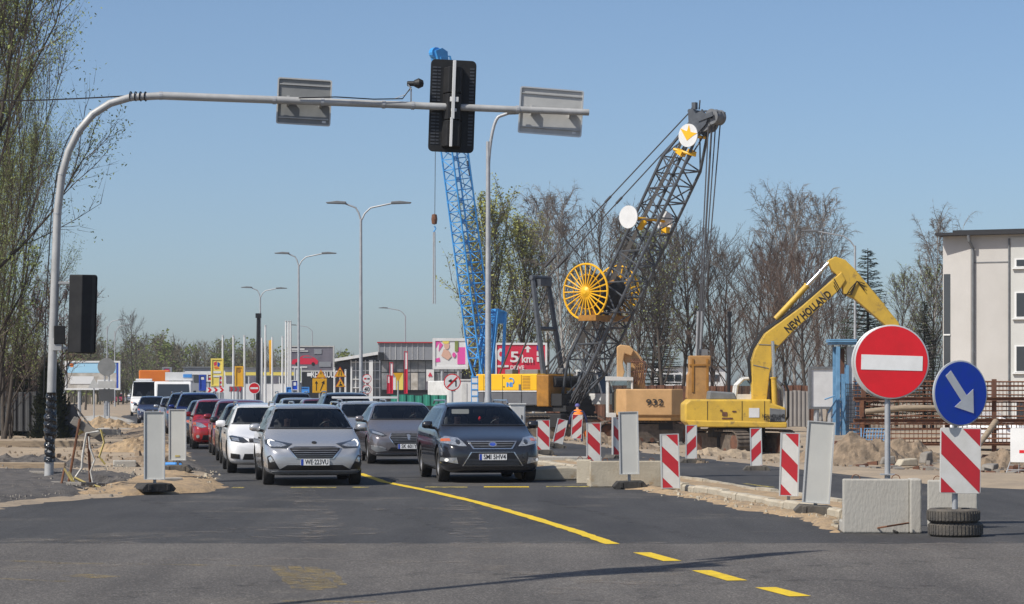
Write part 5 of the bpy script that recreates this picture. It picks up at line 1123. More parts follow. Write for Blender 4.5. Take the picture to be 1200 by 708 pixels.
q = MB(); q.box((3.4, -.2, 6.05), (1.1, 2.9, .28)); 
for yy in (-1.2, .9): q.bar((3.15, yy, 7.35), (3.5, yy, 6.05), .09, 6)
q.bar((3.15, -1.5, 7.35), (3.15, 1.1, 7.35), .1, 10); q.bar((3.15, -.9, 7.35), (4.3, -.6, 7.9), .07, 6); q.build('reel_carrier', 'deep_orange', cr)
af = bpy.data.objects.new('gantry', None); COL.objects.link(af); af.parent = cr
for yy in (-.75, .75): MB().tube([(-.1, yy, 3.2), (-.95, yy * .8, 8.2)], [.16, .13], 6).build('leg', 'crane_grey', af)
q = MB(); q.bar((-.95, -.75, 8.2), (-.95, .75, 8.2), .13, 8); q.bar((-.5, -.68, 5.6), (-.5, .68, 5.6), .11, 8); q.box((-.8, 0, 7.95), (.5, .9, .35)); q.build('cross_beam', 'crane_grey', af)
q = MB()
for yy in (-.55, .55): q.bar((-.8, yy, 7.9), (-3.2, yy, 3.3), .05, 6); q.bar((-.3, yy, 3.5), (1.0, yy, 4.6), .045, 5)
q.build('back_stay', 'crane_grey', af)
ln = MB()
for yy in (-.5, .5):
    ln.bar((-.9, yy, 8.2), (8.75, yy * .8, 15.95), .034, 5); M0 = Vector((4.2, yy * .9, 12.0)); d_ = (Vector((8.75, yy * .8, 15.95)) - Vector((-.9, yy, 8.2))).normalized(); c_ = Vector((-.9, yy, 8.2)) + d_ * 6.0; ln.bar(c_ - d_ * .22, c_ + d_ * .22, .07, 6); c_ = Vector((-.9, yy, 8.2)) + d_ * 1.3; ln.bar(c_ - d_ * .4, c_ + d_ * .4, .09, 6)
for yy in (-.25, 0, .25): ln.bar((-.2, yy, 3.1), (9.05, yy, 16.0), .024, 4)
ln.build('pendant_rope', 'rope', cr)
hs = MB()
for i in range(5): yy = -.75 + i * .18; hs.tube([(.5, -1.3 + i * .1, 2.6 - i * .1), (1.0, yy - .3, 2.0 - i * .06), (1.6, yy, 1.85 - i * .05), (2.3, yy, 2.9), (2.8, yy + .2, 4.2), (3.3, yy + .3, 5.6)], .04, 5)
hs.build('hydraulic_hose', 'rope', cr)
for yy in (-1.6, 1.6): crawler(cr, 6.0, 1.15, .8, 'track', c=(0, yy, 0), rz=R(38), base=(-.4, 0))
MB().box((0, 0, .95), (3.2, 3.0, .7)).build('undercarriage_frame', 'interior', cr, bev=.05)
# ropes and grab
CW = Matrix.Translation(gx(650, YC, zC)) @ Matrix.Rotation(R(-40), 4, 'Z')
top = CW @ Vector((9.9, 0, 15.2)); gy = top.y; gb_ = at(819, 414, gy)
gr = thing('grab', 'orange rope-hung grab hanging behind the yellow excavator', 'grab', at(818, 470, gy))
def G2(px, py): p = at(px, py, gy) - gr.location; return (p.x, p.z)
MB().prism([G2(*p) for p in ((807, 417), (832, 417), (832, 428), (830, 430), (830, 466), (826, 474), (808, 474), (804, 466), (805, 440), (807, 436))], 'y', -.5, .5).build('body', 'grab_orange', gr, bev=.04)
q = MB()
for px in (811, 828): x, z = G2(px, 440); q.box((x, -.52, z), (.1, .06, 1.6))
x, z = G2(819, 428); q.box((x, -.52, z), (1.0, .05, .08)); q.build('guide_strip', 'deep_orange', gr); q = MB(); q.prism([G2(*p) for p in ((805, 474), (816, 474), (814, 486), (806, 482))], 'y', -.6, .6); q.prism([G2(*p) for p in ((818, 474), (829, 474), (828, 482), (820, 486))], 'y', -.6, .6); q.build('jaw', 'grab_orange', gr)
q = MB()
x0, z0 = G2(819, 414)
for i, px in enumerate((829.5, 834, 839, 845)):
    A = at(px, 148 - i * 3, gy) - gr.location; B = at(816.5 + i * 1.6, 418, gy) - gr.location; q.bar((A.x, -.3 + .2 * i, A.z), (B.x, -.3 + .2 * i, B.z), .05 if i in (1,) else .034, 5)
q.build('hoist_rope', 'rope', gr); q = MB()
for px in (816, 820): A = at(px + 2, 365, gy) - gr.location; B = at(px, 420, gy) - gr.location; q.bar((A.x, -.1, A.z), (B.x, -.1, B.z), .06, 6)
q.build('rope_socket', 'galvanised', gr); q = MB(); x, z = G2(823, 413); q.box((x, 0, z), (.5, .4, .3)); q.build('swivel', 'machine_grey', gr)
# --- blue crane behind
YB = 165.; sB = YB / F; zB = -.66
bc = thing('blue_crane', 'crawler crane with tall light blue lattice boom leaning left', 'crane', gx(572, YB, zB), R(215))
def Bl(px, py): p = at(px, py, YB); q_ = (Matrix.Rotation(R(-215), 4, 'Z') @ (p - gx(572, YB, zB))); return q_
def Bx(px, py): p = at(px, py, YB) - gx(572, YB, zB); return Vector((p.x / math.cos(R(215)), 0, p.z))
lattice(bc, Bx(571, 470), Bx(519, 72), 1.25, 1.2, 24, 'crane_blue', .06, .032, .5, .6)
hd = MB(); t0 = Bx(517, 66); hd.prism([(t0.x - .4, t0.z - .9), (t0.x + .3, t0.z - .9), (t0.x + .6, t0.z), (t0.x + .1, t0.z + .2), (t0.x - .3, t0.z)], 'y', -.4, .4); hd.lathe([(.1, -.2), (.35, -.2), (.35, .2), (.1, .2)], (t0.x + .4, 0, t0.z - .1), 'y', 14); hd.build('boom_head', 'crane_blue', bc)
q = MB()
for yy in (-.6, .6):
    A = Bx(561, 440); q.tube([(A.x - .4, yy, 3.0), (A.x - .6, yy, 4.0), Bx(577, 364) + Vector((0, yy, 0))], .13, 6); q.tube([Bx(577, 364) + Vector((0, yy, 0)), Bx(586, 366) + Vector((0, yy, 0)), Bx(583, 430) + Vector((0, yy, 0))], .12, 6); q.bar(Bx(576, 368) + Vector((0, yy, 0)), Bx(562, 430) + Vector((0, yy, 0)), .09, 6)
A = Bx(577, 364); q.bar(A + Vector((0, -.7, 0)), A + Vector((0, .7, 0)), .12, 6); q.box(Bx(581, 372), (.5, 1.2, .8)); q.build('gantry', 'crane_blue', bc)
q = MB()
for yy in (-.4, .4): q.bar(Bx(580, 366) + Vector((0, yy, 0)), Bx(519, 80) + Vector((0, yy, 0)), .018, 4)
q.bar(Bx(548, 190) + Vector((0, 0, 0)), Bx(556, 235), .05, 5); q.build('pendant_rope', 'rope', bc)
MB().box((1.5, 0, 2.3), (4.5, 2.8, 1.6)).build('engine_housing', 'machine_white', bc, bev=.06); MB().box((-1.6, -1.0, 2.2), (1.2, .9, 1.7)).build('cab', 'machine_white', bc, bev=.06)
for yy in (-1.5, 1.5): crawler(bc, 5.4, 1.1, .7, 'track', c=(0, yy, 0), rz=R(-30), base=(0, 0))
MB().box((0, 0, 1.1), (3, 2.6, .8)).build('undercarriage_frame', 'interior', bc)
hk = thing('crane_hook', 'crane hook block and two thin poles hanging below the blue boom', 'hook', at(509, 262, YB))
def hk2(px, py): p = at(px, py, YB) - hk.location; return Vector((p.x, 0, p.z))
MB().bar(hk2(511, 80), hk2(509.5, 255), .02, 4).build('hoist_rope', 'rope', hk); MB().lathe([(0, .35), (.16, .3), (.2, 0), (.16, -.3), (0, -.35)], tuple(hk2(509, 257)), 'z', 10).build('hook_block', 'rust', hk); MB().tube([hk2(509, 265), hk2(510.5, 268), hk2(508, 272)], .05, 5).build('hook', 'crane_blue', hk)
MB().bar(hk2(508, 272), hk2(507.6, 356), .05, 5).bar(hk2(509.6, 272), hk2(510, 356), .04, 5).build('hanging_pole', 'galvanised', hk)
# ---------------------------------------------------------------- trees
def tree_proto(name, seed, H=12., r0=.16, n1=26, start=.22, ang=(28, 55), len1=.42, shape='oval', n2=7, n3=7, n4=2, droop=0., up=.25, barkm='bark', twigm='twig', leaf=None, nleaf=0, lsize=.09, tw=.011, trunks=1):
    rnd = random.Random(seed); T = MB(); C = MB()
    if leaf: pass
    def rv(): return Vector((rnd.uniform(-1, 1), rnd.uniform(-1, 1), rnd.uniform(-1, 1)))
    def line(p, d, L, n, wig, upb):
        pts = [p.copy()]; d = d.normalized()
        for i in range(n):
            d = (d + rv() * wig + Vector((0, 0, upb))).normalized(); p = p + d * (L / n); pts.append(p.copy())
        return pts
    def twig(p, q, r):
        d = (q - p); a = d.orthogonal().normalized() * r; b_ = d.normalized().cross(a)
        C.add([p + a, p - a * .5 + b_ * .87, p - a * .5 - b_ * .87, q], [(0, 1, 3), (1, 2, 3), (2, 0, 3)])
    def leaves(p, n, spread):
        C.mi = 1
        for _ in range(n):
            c = p + rv() * spread; a = rv().normalized() * lsize * rnd.uniform(.6, 1.3); b_ = rv().normalized() * lsize * rnd.uniform(.5, 1.)
            C.add([c - a, c + b_ * .6, c + a, c - b_ * .6], [(0, 1, 2, 3)])
        C.mi = 0
    for k in range(trunks):
        d0 = Vector((rnd.uniform(-.1, .1), rnd.uniform(-.1, .1), 1)) if trunks == 1 else Vector((math.cos(k * 2.3 + .4) * .22, math.sin(k * 2.3 + .4) * .22, 1)); N = 12
        tr = line(Vector((0, 0, -.25)), d0, H * (1 - .08 * k), N, .055, .06); T.tube(tr, [r0 * (1 - .93 * (i / N) ** .85) for i in range(N + 1)], 8)
        for i in range(n1 // trunks):
            t = start + (1 - start) * ((i + rnd.random()) / (n1 // trunks)); j = min(int(t * N), N - 1); p = tr[j].lerp(tr[j + 1], t * N - j)
            az = i * 2.4 + rnd.uniform(-.5, .5); an = R(rnd.uniform(*ang)); d = Vector((math.cos(az) * math.sin(an), math.sin(az) * math.sin(an), math.cos(an)))
            prof = {'oval': math.sin(math.pi * min(1, .18 + .8 * (t - start) / (1 - start))) ** .8, 'cone': 1.05 - (t - start) / (1 - start), 'vase': .5 + .5 * (t - start) / (1 - start) if t < .75 else 1.4 * (1.08 - t) / .33 * .75, 'column': .8}[shape]
            L1 = H * len1 * max(.12, prof) * rnd.uniform(.7, 1.2); rr = max(.02, r0 * .42 * (1 - t * .7)); l1 = line(p, d, L1, 5, .16, up * .4)
            T.tube(l1, [rr * (1 - .8 * q / 5) for q in range(6)], 4, cap=False)
            for a in range(n2):
                t2 = .2 + .8 * (a + rnd.random()) / n2; q = min(int(t2 * 5), 4); p2 = l1[q].lerp(l1[q + 1], t2 * 5 - q); d2 = ((l1[q + 1] - l1[q]).normalized() + rv() * .75 + Vector((0, 0, up))).normalized(); L2 = L1 * .42 * (1.15 - .6 * t2) * rnd.uniform(.7, 1.3)
                l2 = line(p2, d2, L2, 3, .2, up * .3 - droop * .3); C.tube(l2, [tw * 1.8, tw * 1.5, tw * 1.2, tw * .6], 3, cap=False)
                for c in range(n3):
                    t3 = .15 + .85 * (c + rnd.random()) / n3; s3 = min(int(t3 * 3), 2); p3 = l2[s3].lerp(l2[s3 + 1], t3 * 3 - s3); d3 = ((l2[s3 + 1] - l2[s3]).normalized() + rv() * .8 + Vector((0, 0, up * .6 - droop))).normalized(); L3 = max(.22, L2 * .5) * rnd.uniform(.6, 1.3)
                    m3 = p3 + d3 * L3 * .55; e3 = m3 + (d3 + Vector((0, 0, -droop * .8)) + rv() * .2).normalized() * L3 * .5; twig(p3, m3, tw); twig(m3 - d3 * .02, e3, tw * .7)
                    for _ in range(n4): pp = p3.lerp(m3, rnd.random()); twig(pp, pp + ((d3 + rv() * .9 + Vector((0, 0, -droop))).normalized()) * L3 * rnd.uniform(.3, .6), tw * .65)
                    if leaf: leaves(e3, nleaf // 2, L3 * .22); leaves(m3, nleaf - nleaf // 2, L3 * .3)
    o = thing(name, 'x', 'tree'); T.build('trunk', barkm, o, smooth=60); C.build('crown', [twigm] + ([leaf] if leaf else []), o); o['h'] = H; return o
def spruce_proto(name, seed, H=12.):
    rnd = random.Random(seed); T = MB(); C = MB(); T.tube([(0, 0, -.2), (0, 0, H * .5), (0, 0, H)], [.18, .1, .02], 8); z = H * .06
    while z < H * .99:
        k = 1 - z / H; n = 7 + int(5 * k)
        for i in range(n):
            a = 2 * math.pi * (i + rnd.random()) / n; L = H * .21 * (k ** .8) * rnd.uniform(.75, 1.12) + .12; d = Vector((math.cos(a), math.sin(a), -.10 + .35 * (1 - k))); p = Vector((0, 0, z + rnd.uniform(-.1, .1)))
            C.tube([p, p + d * L * .5 + Vector((0, 0, -.03 * L)), p + d * L], [.02, .014, .006], 3, cap=False)
            m_ = max(4, int(L / .11))
            for j in range(m_):
                c = p + d * L * (j + 1) / m_
                for s_ in (-1, 1):
                    e = Vector((-d.y * s_, d.x * s_, 0)) * (.10 + .22 * (1 - j / m_) * min(1, L)) + d * .16 + Vector((0, 0, rnd.uniform(-.12, .03))); w_ = d * .05
                    C.add([c - w_, c + w_, c + e * 1.1 + Vector((0, 0, -.03)), c + e * .7 - w_], [(0, 1, 2, 3)])
        z += H * .021 + .05 * k
    o = thing(name, 'x', 'tree'); T.build('trunk', 'bark', o, smooth=60); C.build('crown', 'conifer', o); o['h'] = H; return o
PR = {'bare': tree_proto('bare_tree', 1, n1=24, ang=(25, 52), len1=.40, up=.3), 'bare2': tree_proto('bare_tree', 2, n1=22, start=.3, ang=(30, 65), len1=.36, up=.22, n2=8),
      'birch': tree_proto('birch_tree', 3, n1=30, start=.2, ang=(20, 42), len1=.36, up=.35, droop=.55, barkm='bark_birch', twigm='twig_pale', r0=.13, n3=9, n4=3, tw=.010), 'red': tree_proto('alder_tree', 4, n1=28, start=.1, ang=(25, 50), len1=.36, twigm='twig_red', n3=8, n4=2, up=.3),
      'poplar': tree_proto('poplar_tree', 5, n1=34, start=.1, ang=(16, 34), len1=.42, shape='oval', up=.45, leaf='leaf_spring', nleaf=4, lsize=.09, n2=8, n3=6, n4=1), 'willow': tree_proto('willow_tree', 6, H=14, n1=30, start=.12, ang=(25, 50), len1=.46, up=.30, leaf='leaf_green', nleaf=11, lsize=.052, n2=10, n3=8, n4=1, trunks=2, r0=.17),
      'shrub': tree_proto('bare_shrub', 7, H=5, n1=16, start=.08, ang=(25, 55), len1=.5, r0=.06, n2=7, n3=7, n4=3, trunks=2, up=.3, leaf='pink_blossom', nleaf=2, lsize=.035, tw=.009), 'spruce': spruce_proto('spruce_tree', 8),
      'bud': tree_proto('budding_tree', 9, n1=26, ang=(22, 50), len1=.40, up=.3, leaf='leaf_green', nleaf=1, lsize=.075, n2=8, n3=7, n4=3)}
used = set()
def tree(kind, px, top, Y, label, group, zg=None, wide=1., rz=None, px_top=None):
    p = PR[kind]; q = gx(px, Y); q.z = (ground_z(q.x, q.y) if zg is None else zg); H = (HOR - top) / F * Y + EYE - q.z; k = H / p['h']; rz = random.uniform(0, 6.28) if rz is None else rz; sc_ = (k * wide, k * wide, k)
    if kind not in used:
        used.add(kind); p.location = q; p.rotation_euler = (0, 0, rz); p.scale = sc_; p['label'] = label; p['group'] = group; return p
    return dup(p, q, rz, label, sc_, group)
LB = dict(birch=('pale birch with drooping bare twigs', 'birches'), bare=('tall dark bare tree with upswept limbs', 'tall bare trees'), bare2=('spreading dark bare tree', 'spreading bare trees'), red=('reddish brown leafless alder', 'alders'), poplar=('poplar in yellow green spring leaf', 'poplars'), bud=('bare tree with faint green buds', 'budding trees'))
PLACES = ((0, 'behind the blue crane boom'), (630, 'behind the crane gantry'), (680, 'behind the yellow hose reels'), (735, 'behind the grey lattice boom'), (790, 'behind the hanging ropes'), (845, 'beside the slim black post'), (888, 'left of the yellow excavator boom'), (930, 'behind the yellow excavator boom'), (980, 'behind the blue steel tower'), (1040, 'beside the office building'))
for k, px, top, Y in (('poplar', 585, 250, 198), ('poplar', 609, 272, 202), ('poplar', 566, 312, 206), ('birch', 640, 236, 205), ('birch', 668, 238, 196), ('bare', 697, 252, 190), ('birch', 745, 262, 214), ('bud', 742, 285, 186), ('bare', 762, 268, 194), ('bud', 779, 282, 184), ('bare2', 797, 280, 200), ('bare', 815, 276, 188), ('bare', 836, 284, 198),
                      ('bare2', 858, 300, 190), ('bare', 878, 288, 184), ('red', 893, 300, 178), ('birch', 905, 244, 206), ('birch', 934, 236, 200), ('red', 925, 288, 174), ('birch', 962, 240, 208), ('red', 948, 300, 170), ('red', 968, 330, 165), ('bud', 1050, 330, 178), ('birch', 1084, 262, 195), ('bud', 1092, 322, 172), ('red', 715, 345, 176), ('red', 845, 350, 172), ('bud', 690, 320, 215), ('red', 1000, 360, 205)):
    pl_ = [w for a, w in PLACES if px >= a][-1]; tree(k, px, top, Y, LB[k][0] + ' ' + pl_, LB[k][1] + ' ' + pl_, wide=random.uniform(.9, 1.15))
tree('spruce', 1017, 291, 160, 'tall dark spruce above the excavator stick', 'spruces', wide=1.15); tree('spruce', 1083, 352, 170, 'short dark spruce beside the grey office building', 'spruces'); tree('spruce', 773, 300, 206, 'slim dark spruce among bare trees left of the rope', 'spruces', wide=.8)
wg = 'willows on the left verge'
for px, top, Y, w_, l in ((-72, -80, 74, .92, 'big tree in fresh green leaf left of mast, with tall spreading limbs'), (4, 170, 88, .68, 'slim tree in fresh green leaf standing close to the mast'), (-34, -20, 96, .7, 'green leafing tree standing behind the big one'), (-8, 90, 82, .5, 'slender leafing tree between the big tree and the slim one')): tree('willow', px, top, Y, l, wg, zg=.05, wide=w_)
for px, top, Y, l in ((12, 372, 92, 'leafless pinkish shrub by the corrugated fence'), (36, 350, 96, 'tall leafless pinkish shrub beside the thuja'), (-14, 340, 90, 'broad leafless pinkish shrub left of the other shrubs'), (70, 330, 110, 'thin leafless shrub rising behind the side signal')): tree('shrub', px, top, Y, l, 'shrubs by the fence', zg=.05)
tree('bare2', 158, 371, 300, 'lone broad bare tree far beyond the orange truck', 'far trees', zg=0, wide=.85); tree('bare', 100, 375, 240, 'bare tree far behind the side signal head', 'far trees', zg=0)
# dark thuja
rnd = random.Random(5)
for px, top, Y, w_, l in ((60, 420, 92, .75, 'dark conical thuja behind the mast pole'), (-2, 424, 97, .8, 'dark dense thuja at the fence left end'), (22, 408, 99, 1.0, 'broad dark thuja between the two other thujas'), (-24, 392, 99, 1.0, 'tall dark thuja left of the fence thujas')):
    C = MB(); q = gx(px, Y, .05); Hh = (HOR - top) / F * Y + EYE
    for i in range(5200):
        z = rnd.random() ** 1.1; r_ = w_ * (1 - z) ** .55 * (.55 + .5 * rnd.random()) * (1 + .2 * math.sin(z * 17 + i % 3)); a = rnd.uniform(0, 6.28); c = Vector((r_ * math.cos(a), r_ * math.sin(a), z * Hh)); d = Vector((math.cos(a), math.sin(a), 1.1)).normalized() * rnd.uniform(.06, .14); e = Vector((-math.sin(a), math.cos(a), rnd.uniform(-.5, .5))) * .05
        C.add([c - e, c + e, c + d + e * .4, c + d - e * .4], [(0, 1, 2, 3)])
    t = thing('thuja', l, 'conifer', q); C.build('crown', 'conifer', t); MB().tube([(0, 0, 0), (0, 0, Hh * .9)], [.1, .03], 6).build('trunk', 'bark', t)
# far wood: one mass
def merge_far(name, items, m, label):
    V = []; Fc = []
    src = {}
    for k in ('bare', 'bare2', 'bud'):
        pv = PR[k]; vv_ = []; ff = []
        for ch in pv.children:
            o_ = len(vv_); step = 1; vv_ += [v_.co.copy() for v_ in ch.data.vertices]; ff += [tuple(i + o_ for i in p_.vertices) for p_ in ch.data.polygons if len(p_.vertices) > 3 or p_.index % 4 == 0]
        src[k] = (vv_, ff)
    return src
rnd = random.Random(3); W = MB(); Lf = MB()
for i in range(330):
    px = rnd.uniform(-80, 600); row = rnd.random(); Y = 330 + row * 150; base = 416 - 12 * math.sin(px / 75) * .6 - (8 if 150 < px < 330 else 0) + (10 if px > 420 else 0); top = base + rnd.uniform(-12, 16); X = (px - 600) / F * Y; Hh = (HOR - top) / F * Y + EYE; cr_ = Hh * rnd.uniform(.16, .26)
    W.bar((X, Y, 0), (X + rnd.uniform(-.4, .4), Y, Hh * .9), .13, 4, .03)
    for j in range(58):
        t = rnd.random(); zz = Hh * (.18 + .75 * t); rr = cr_ * math.sin(math.pi * (.12 + .8 * t)); a = rnd.uniform(0, 6.28); p = Vector((X, Y, zz - rr * .7)); e = Vector((X + rr * math.cos(a), Y + rr * math.sin(a), zz + Hh * .10)); c = Vector((rnd.uniform(-1, 1), rnd.uniform(-1, 1), 0)).normalized() * .045
        W.add([p + c, p - c, e], [(0, 1, 2)])
        for _ in range(7):
            b_ = p.lerp(e, rnd.uniform(.25, 1)); f_ = b_ + Vector((rnd.uniform(-1, 1), rnd.uniform(-1, 1), rnd.uniform(-.1, 1.3))) * Hh * .085; c2 = Vector((rnd.uniform(-1, 1), rnd.uniform(-.3, .3), rnd.uniform(-.4, .4))).normalized() * .035; W.add([b_ + c2, b_ - c2, f_], [(0, 1, 2)])
            if i % 3 == 0 and _ < 3: s_ = rnd.uniform(.12, .22); Lf.add([f_ + Vector((-s_, 0, 0)), f_ + Vector((0, 0, s_)), f_ + Vector((s_, .1, 0)), f_ + Vector((0, 0, -s_))], [(0, 1, 2, 3)])
fw = W.build('far_wood', 'twig_far'); tag(fw, 'brown leafless wood along the horizon behind the showrooms', 'wood', kind='stuff'); tag(Lf.build('far_wood_buds', 'leaf_green'), 'first green haze of buds in the far wood', 'foliage', kind='stuff')

# ---------------------------------------------------------------- street lamps, poles, signs
def lamp(px, top, Y, label, arms, zb=.1, r=.085, group='street lamps'):
    t = thing('street_lamp', label, 'street lamp', gx(px, Y, zb), 0, group); Hh = (HOR - top) / F * Y + EYE - zb; k = Y / F
    MB().tube([(0, 0, 0), (0, 0, 1.4), (0, 0, 1.5), (0, 0, Hh - .4)], [r * 1.25, r * 1.2, r, r * .62], 10).build('pole', 'galvanised', t, smooth=40)
    for dx, dz, curve in arms:
        x = dx * k; z = Hh + dz * k; a = MB()
        if curve: a.tube([(0, 0, Hh - 1.6)] + [(x * .55 * (1 - math.cos(R(q))), 0, Hh - 1.6 + (1.5 + dz * k) * math.sin(R(q))) for q in range(10, 91, 10)] + [(x, 0, z)], r * .5, 8)
        else: a.tube([(0, 0, Hh - .5), (x * .12, 0, Hh - .15), (x * .3, 0, Hh + dz * k * .3), (x, 0, z)], r * .45, 8)
        a.build('arm', 'galvanised', t, smooth=50); s_ = 1 if x > 0 else -1; MB().prism([(x - s_ * .1, z - .05), (x + s_ * .75, z - .02), (x + s_ * .8, z + .03), (x + s_ * .3, z + .09), (x - s_ * .1, z + .06)], 'y', -.16, .16).build('luminaire', 'machine_grey', t, bev=.02)
    return t
lamp(572, 150, 75, 'tall single arm street lamp rising behind the graphite estate car', [(26, 18, True)], r=.095)
lamp(423, 246, 113, 'two armed street lamp next in the island row', [(-20, 8, False), (38, 8, False)])
lamp(350, 303, 154, 'two armed street lamp by the red car billboard', [(-13, 6, False), (29, 6, False)])
lamp(305, 342, 204, 'farthest two armed street lamp beside the black tube pole', [(-11, 5, False), (20, 4, False)])
lamp(475, 365, 254, 'single arm street lamp by the grey showroom', [(-22, 4, False)], 0)
lamp(366, 384, 320, 'single arm street lamp behind the red car billboard', [(-20, 3, False)], 0)
lamp(1002, 279, 135, 'single arm street lamp behind the yellow excavator boom', [(-46, 8, False)], -.6)
lamp(125.5, 378, 290, 'far single arm street lamp above the blue billboard', [(14, 3, True)], 0); lamp(134.5, 384, 300, 'far single arm street lamp right of its twin', [(14, 3, True)], 0)
lamp(187, 415, 480, 'tiny far street lamp right of the lone bare tree', [(-10, 2, False)], 0); lamp(233, 412, 480, 'tiny far two armed street lamp above the fuel station', [(-12, 2, False), (10, 2, False)], 0)
for px, top in ((261, 394), (273.5, 394), (286.5, 394), (311, 382), (331, 395), (335, 377), (338, 377), (340.5, 377), (392, 432), (405, 434), (412, 431)): 
    Y = 215; t = thing('flag_pole', 'slim white flag pole standing before the car showrooms', 'flag pole', gx(px, Y), 0, 'showroom flag poles'); Hh = (HOR - top) / F * Y + EYE; MB().tube([(0, 0, 0), (0, 0, Hh)], [.11, .075], 8).build('pole', 'white_paint', t); MB().lathe([(0, .1), (.1, .05), (.1, 0), (0, -.02)], (0, 0, Hh), n=8).build('finial', 'alu', t)
for px, top in ((307, 396), (319, 395)):
    Y = 215; t = thing('flag_pole', 'white flag pole with a narrow yellow flag by the black tube', 'flag pole', gx(px, Y), 0, 'flag poles with yellow flags'); Hh = (HOR - top) / F * Y + EYE; MB().tube([(0, 0, 0), (0, 0, Hh)], [.1, .07], 8).build('pole', 'white_paint', t); MB().add([(0, 0, Hh - .2), (-.3, .05, Hh - .3), (-.22, -.04, Hh - 3.2), (0, 0, Hh - 3.)], [(0, 1, 2, 3)]).build('flag', 'yellow_foil', t)
for px, top, Y, r, l in ((302, 377, 170, .14, 'thick black tube pole behind the small no entry sign'), (854, 365, 150, .1, 'slim black post among the bare trees')):
    t = thing('black_post', l, 'post', gx(px, Y, -.1 if Y == 170 else -.66)); Hh = (HOR - top) / F * Y + EYE + .5; MB().tube([(0, 0, 0), (.02, 0, Hh * .5), (.05, 0, Hh)], [r, r, r * .85], 10).build('post', 'black', t); MB().box((.05, 0, Hh), (r * 2.6, r * 2.6, .3)).build('cap', 'black', t)
def rsign(name, label, px, py, Y, shape, face, parts=(), zg=0., rpx=6, back=False, posts=(0,), group=None, rim='white_foil'):
    k = Y / F; t = thing(name, label, 'road sign', gx(px, Y, zg), R(4), group); z = EYE - zg + (HOR - py) * k; r = rpx * k
    poly = {'disc': ring(r, 28, 0, z), 'tri': [(-r, z - r * .85), (r, z - r * .85), (0, z + r * .9)], 'yield': [(-r, z + r * .85), (r, z + r * .85), (0, z - r * .9)], 'square': [(-r, z - r), (r, z - r), (r, z + r), (-r, z + r)]}[shape]
    for dx in posts: MB().bar((dx * k, .05, 0), (dx * k, .05, z + r * .6), .04, 8).build('post', 'galvanised', t)
    MB().prism(poly, 'y', 0, .02).build('plate', rim, t)
    cx = 0; cz_ = z if shape in ('disc', 'square') else z + (-.28 * r if shape == 'tri' else .28 * r)
    if face: MB().prism([((x - cx) * .88, cz_ + (zz - cz_) * .88) for x, zz in poly], 'y', -.006, -.002).build('face', face, t)
    for nm, m_, pl in parts: MB().prism([(x * r, z + zz * r) for x, zz in pl], 'y', -.012, -.008).build(nm, m_, t)
    return t
bar_ = [(-.66, -.16), (.66, -.16), (.66, .16), (-.66, .16)]
rsign('no_entry_sign', 'small round red no entry sign on the far island end', 298, 455, 150, 'disc', 'red_foil', [('white_bar', 'white_foil', bar_)], rpx=6.8)
t = rsign('no_left_turn_sign', 'round white sign with crossed out left turn arrow', 530, 448, 100, 'disc', 'ad_white', [('arrow', 'ink', [(.35, -.5), (.5, -.5), (.5, .22), (-.1, .22), (-.1, .4), (-.5, .14), (-.1, -.1), (-.1, .07), (.35, .07)]), ('slash', 'red_foil', [(-.66, -.52), (-.52, -.66), (.66, .52), (.52, .66)])], rpx=10, rim='red_foil')
rsign('overtaking_sign', 'round red rimmed sign with two car symbols above the speed limit', 430, 444, 130, 'disc', 'ad_white', [('red_car_mark', 'red_foil', [(-.6, -.15), (-.08, -.15), (-.08, .2), (-.6, .2)]), ('black_car_mark', 'ink', [(.08, -.15), (.6, -.15), (.6, .15), (.08, .15)])], rpx=5.4, rim='red_foil')
t = rsign('speed_limit_sign', 'round red rimmed 40 speed limit sign under another round sign', 430, 456.5, 129.7, 'disc', 'ad_white', rpx=5.4, rim='red_foil'); o = obj('lettering', text_mesh('40', .3, 'ink', .002, .006, .28), t); o.location = (0, -.012, EYE + 3.5 * 129.7 / F)
rsign('yield_sign', 'yellow inverted triangle sign before the green fence', 466.5, 442, 120, 'yield', 'yellow_foil', rpx=5.8, rim='yellow_foil')
rsign('bypass_sign', 'square yellow sign with black bypass arrows among the warning signs', 374.5, 452, 125, 'square', 'yellow_foil', [('arrow', 'ink', [(-.5, -.7), (-.38, -.7), (-.38, .3), (-.22, .3), (-.44, .7), (-.66, .3), (-.5, .3)]), ('arrow', 'ink', [(.05, -.7), (.17, -.7), (.55, .25), (.7, .2), (.66, .72), (.25, .4), (.42, .33)])], rpx=8.4, rim='yellow_foil')
ex_ = [('symbol', 'ink', [(-.1, -.1), (.1, -.1), (.07, .35), (-.07, .35)])]
rsign('warning_sign', 'yellow triangle warning sign above the square bypass sign', 376, 438, 125.2, 'tri', 'yellow_foil', ex_, rpx=5.8, rim='red_foil'); rsign('warning_sign', 'yellow triangle warning sign, upper one of the pair', 398.5, 436, 122, 'tri', 'yellow_foil', [('symbol', 'ink', [(-.3, -.6), (-.15, -.6), (-.1, .2), (.1, .2), (.15, -.6), (.3, -.6), (.2, .3), (-.2, .3)])], rpx=6.8, rim='red_foil'); rsign('warning_sign', 'yellow triangle warning sign, lower one of the pair', 399, 448.5, 121.8, 'tri', 'yellow_foil', [('symbol', 'ink', [(-.4, -.6), (.4, -.6), (.3, -.3), (0, -.2), (.1, .2), (-.1, .2), (-.15, -.3)])], rpx=6, rim='red_foil')
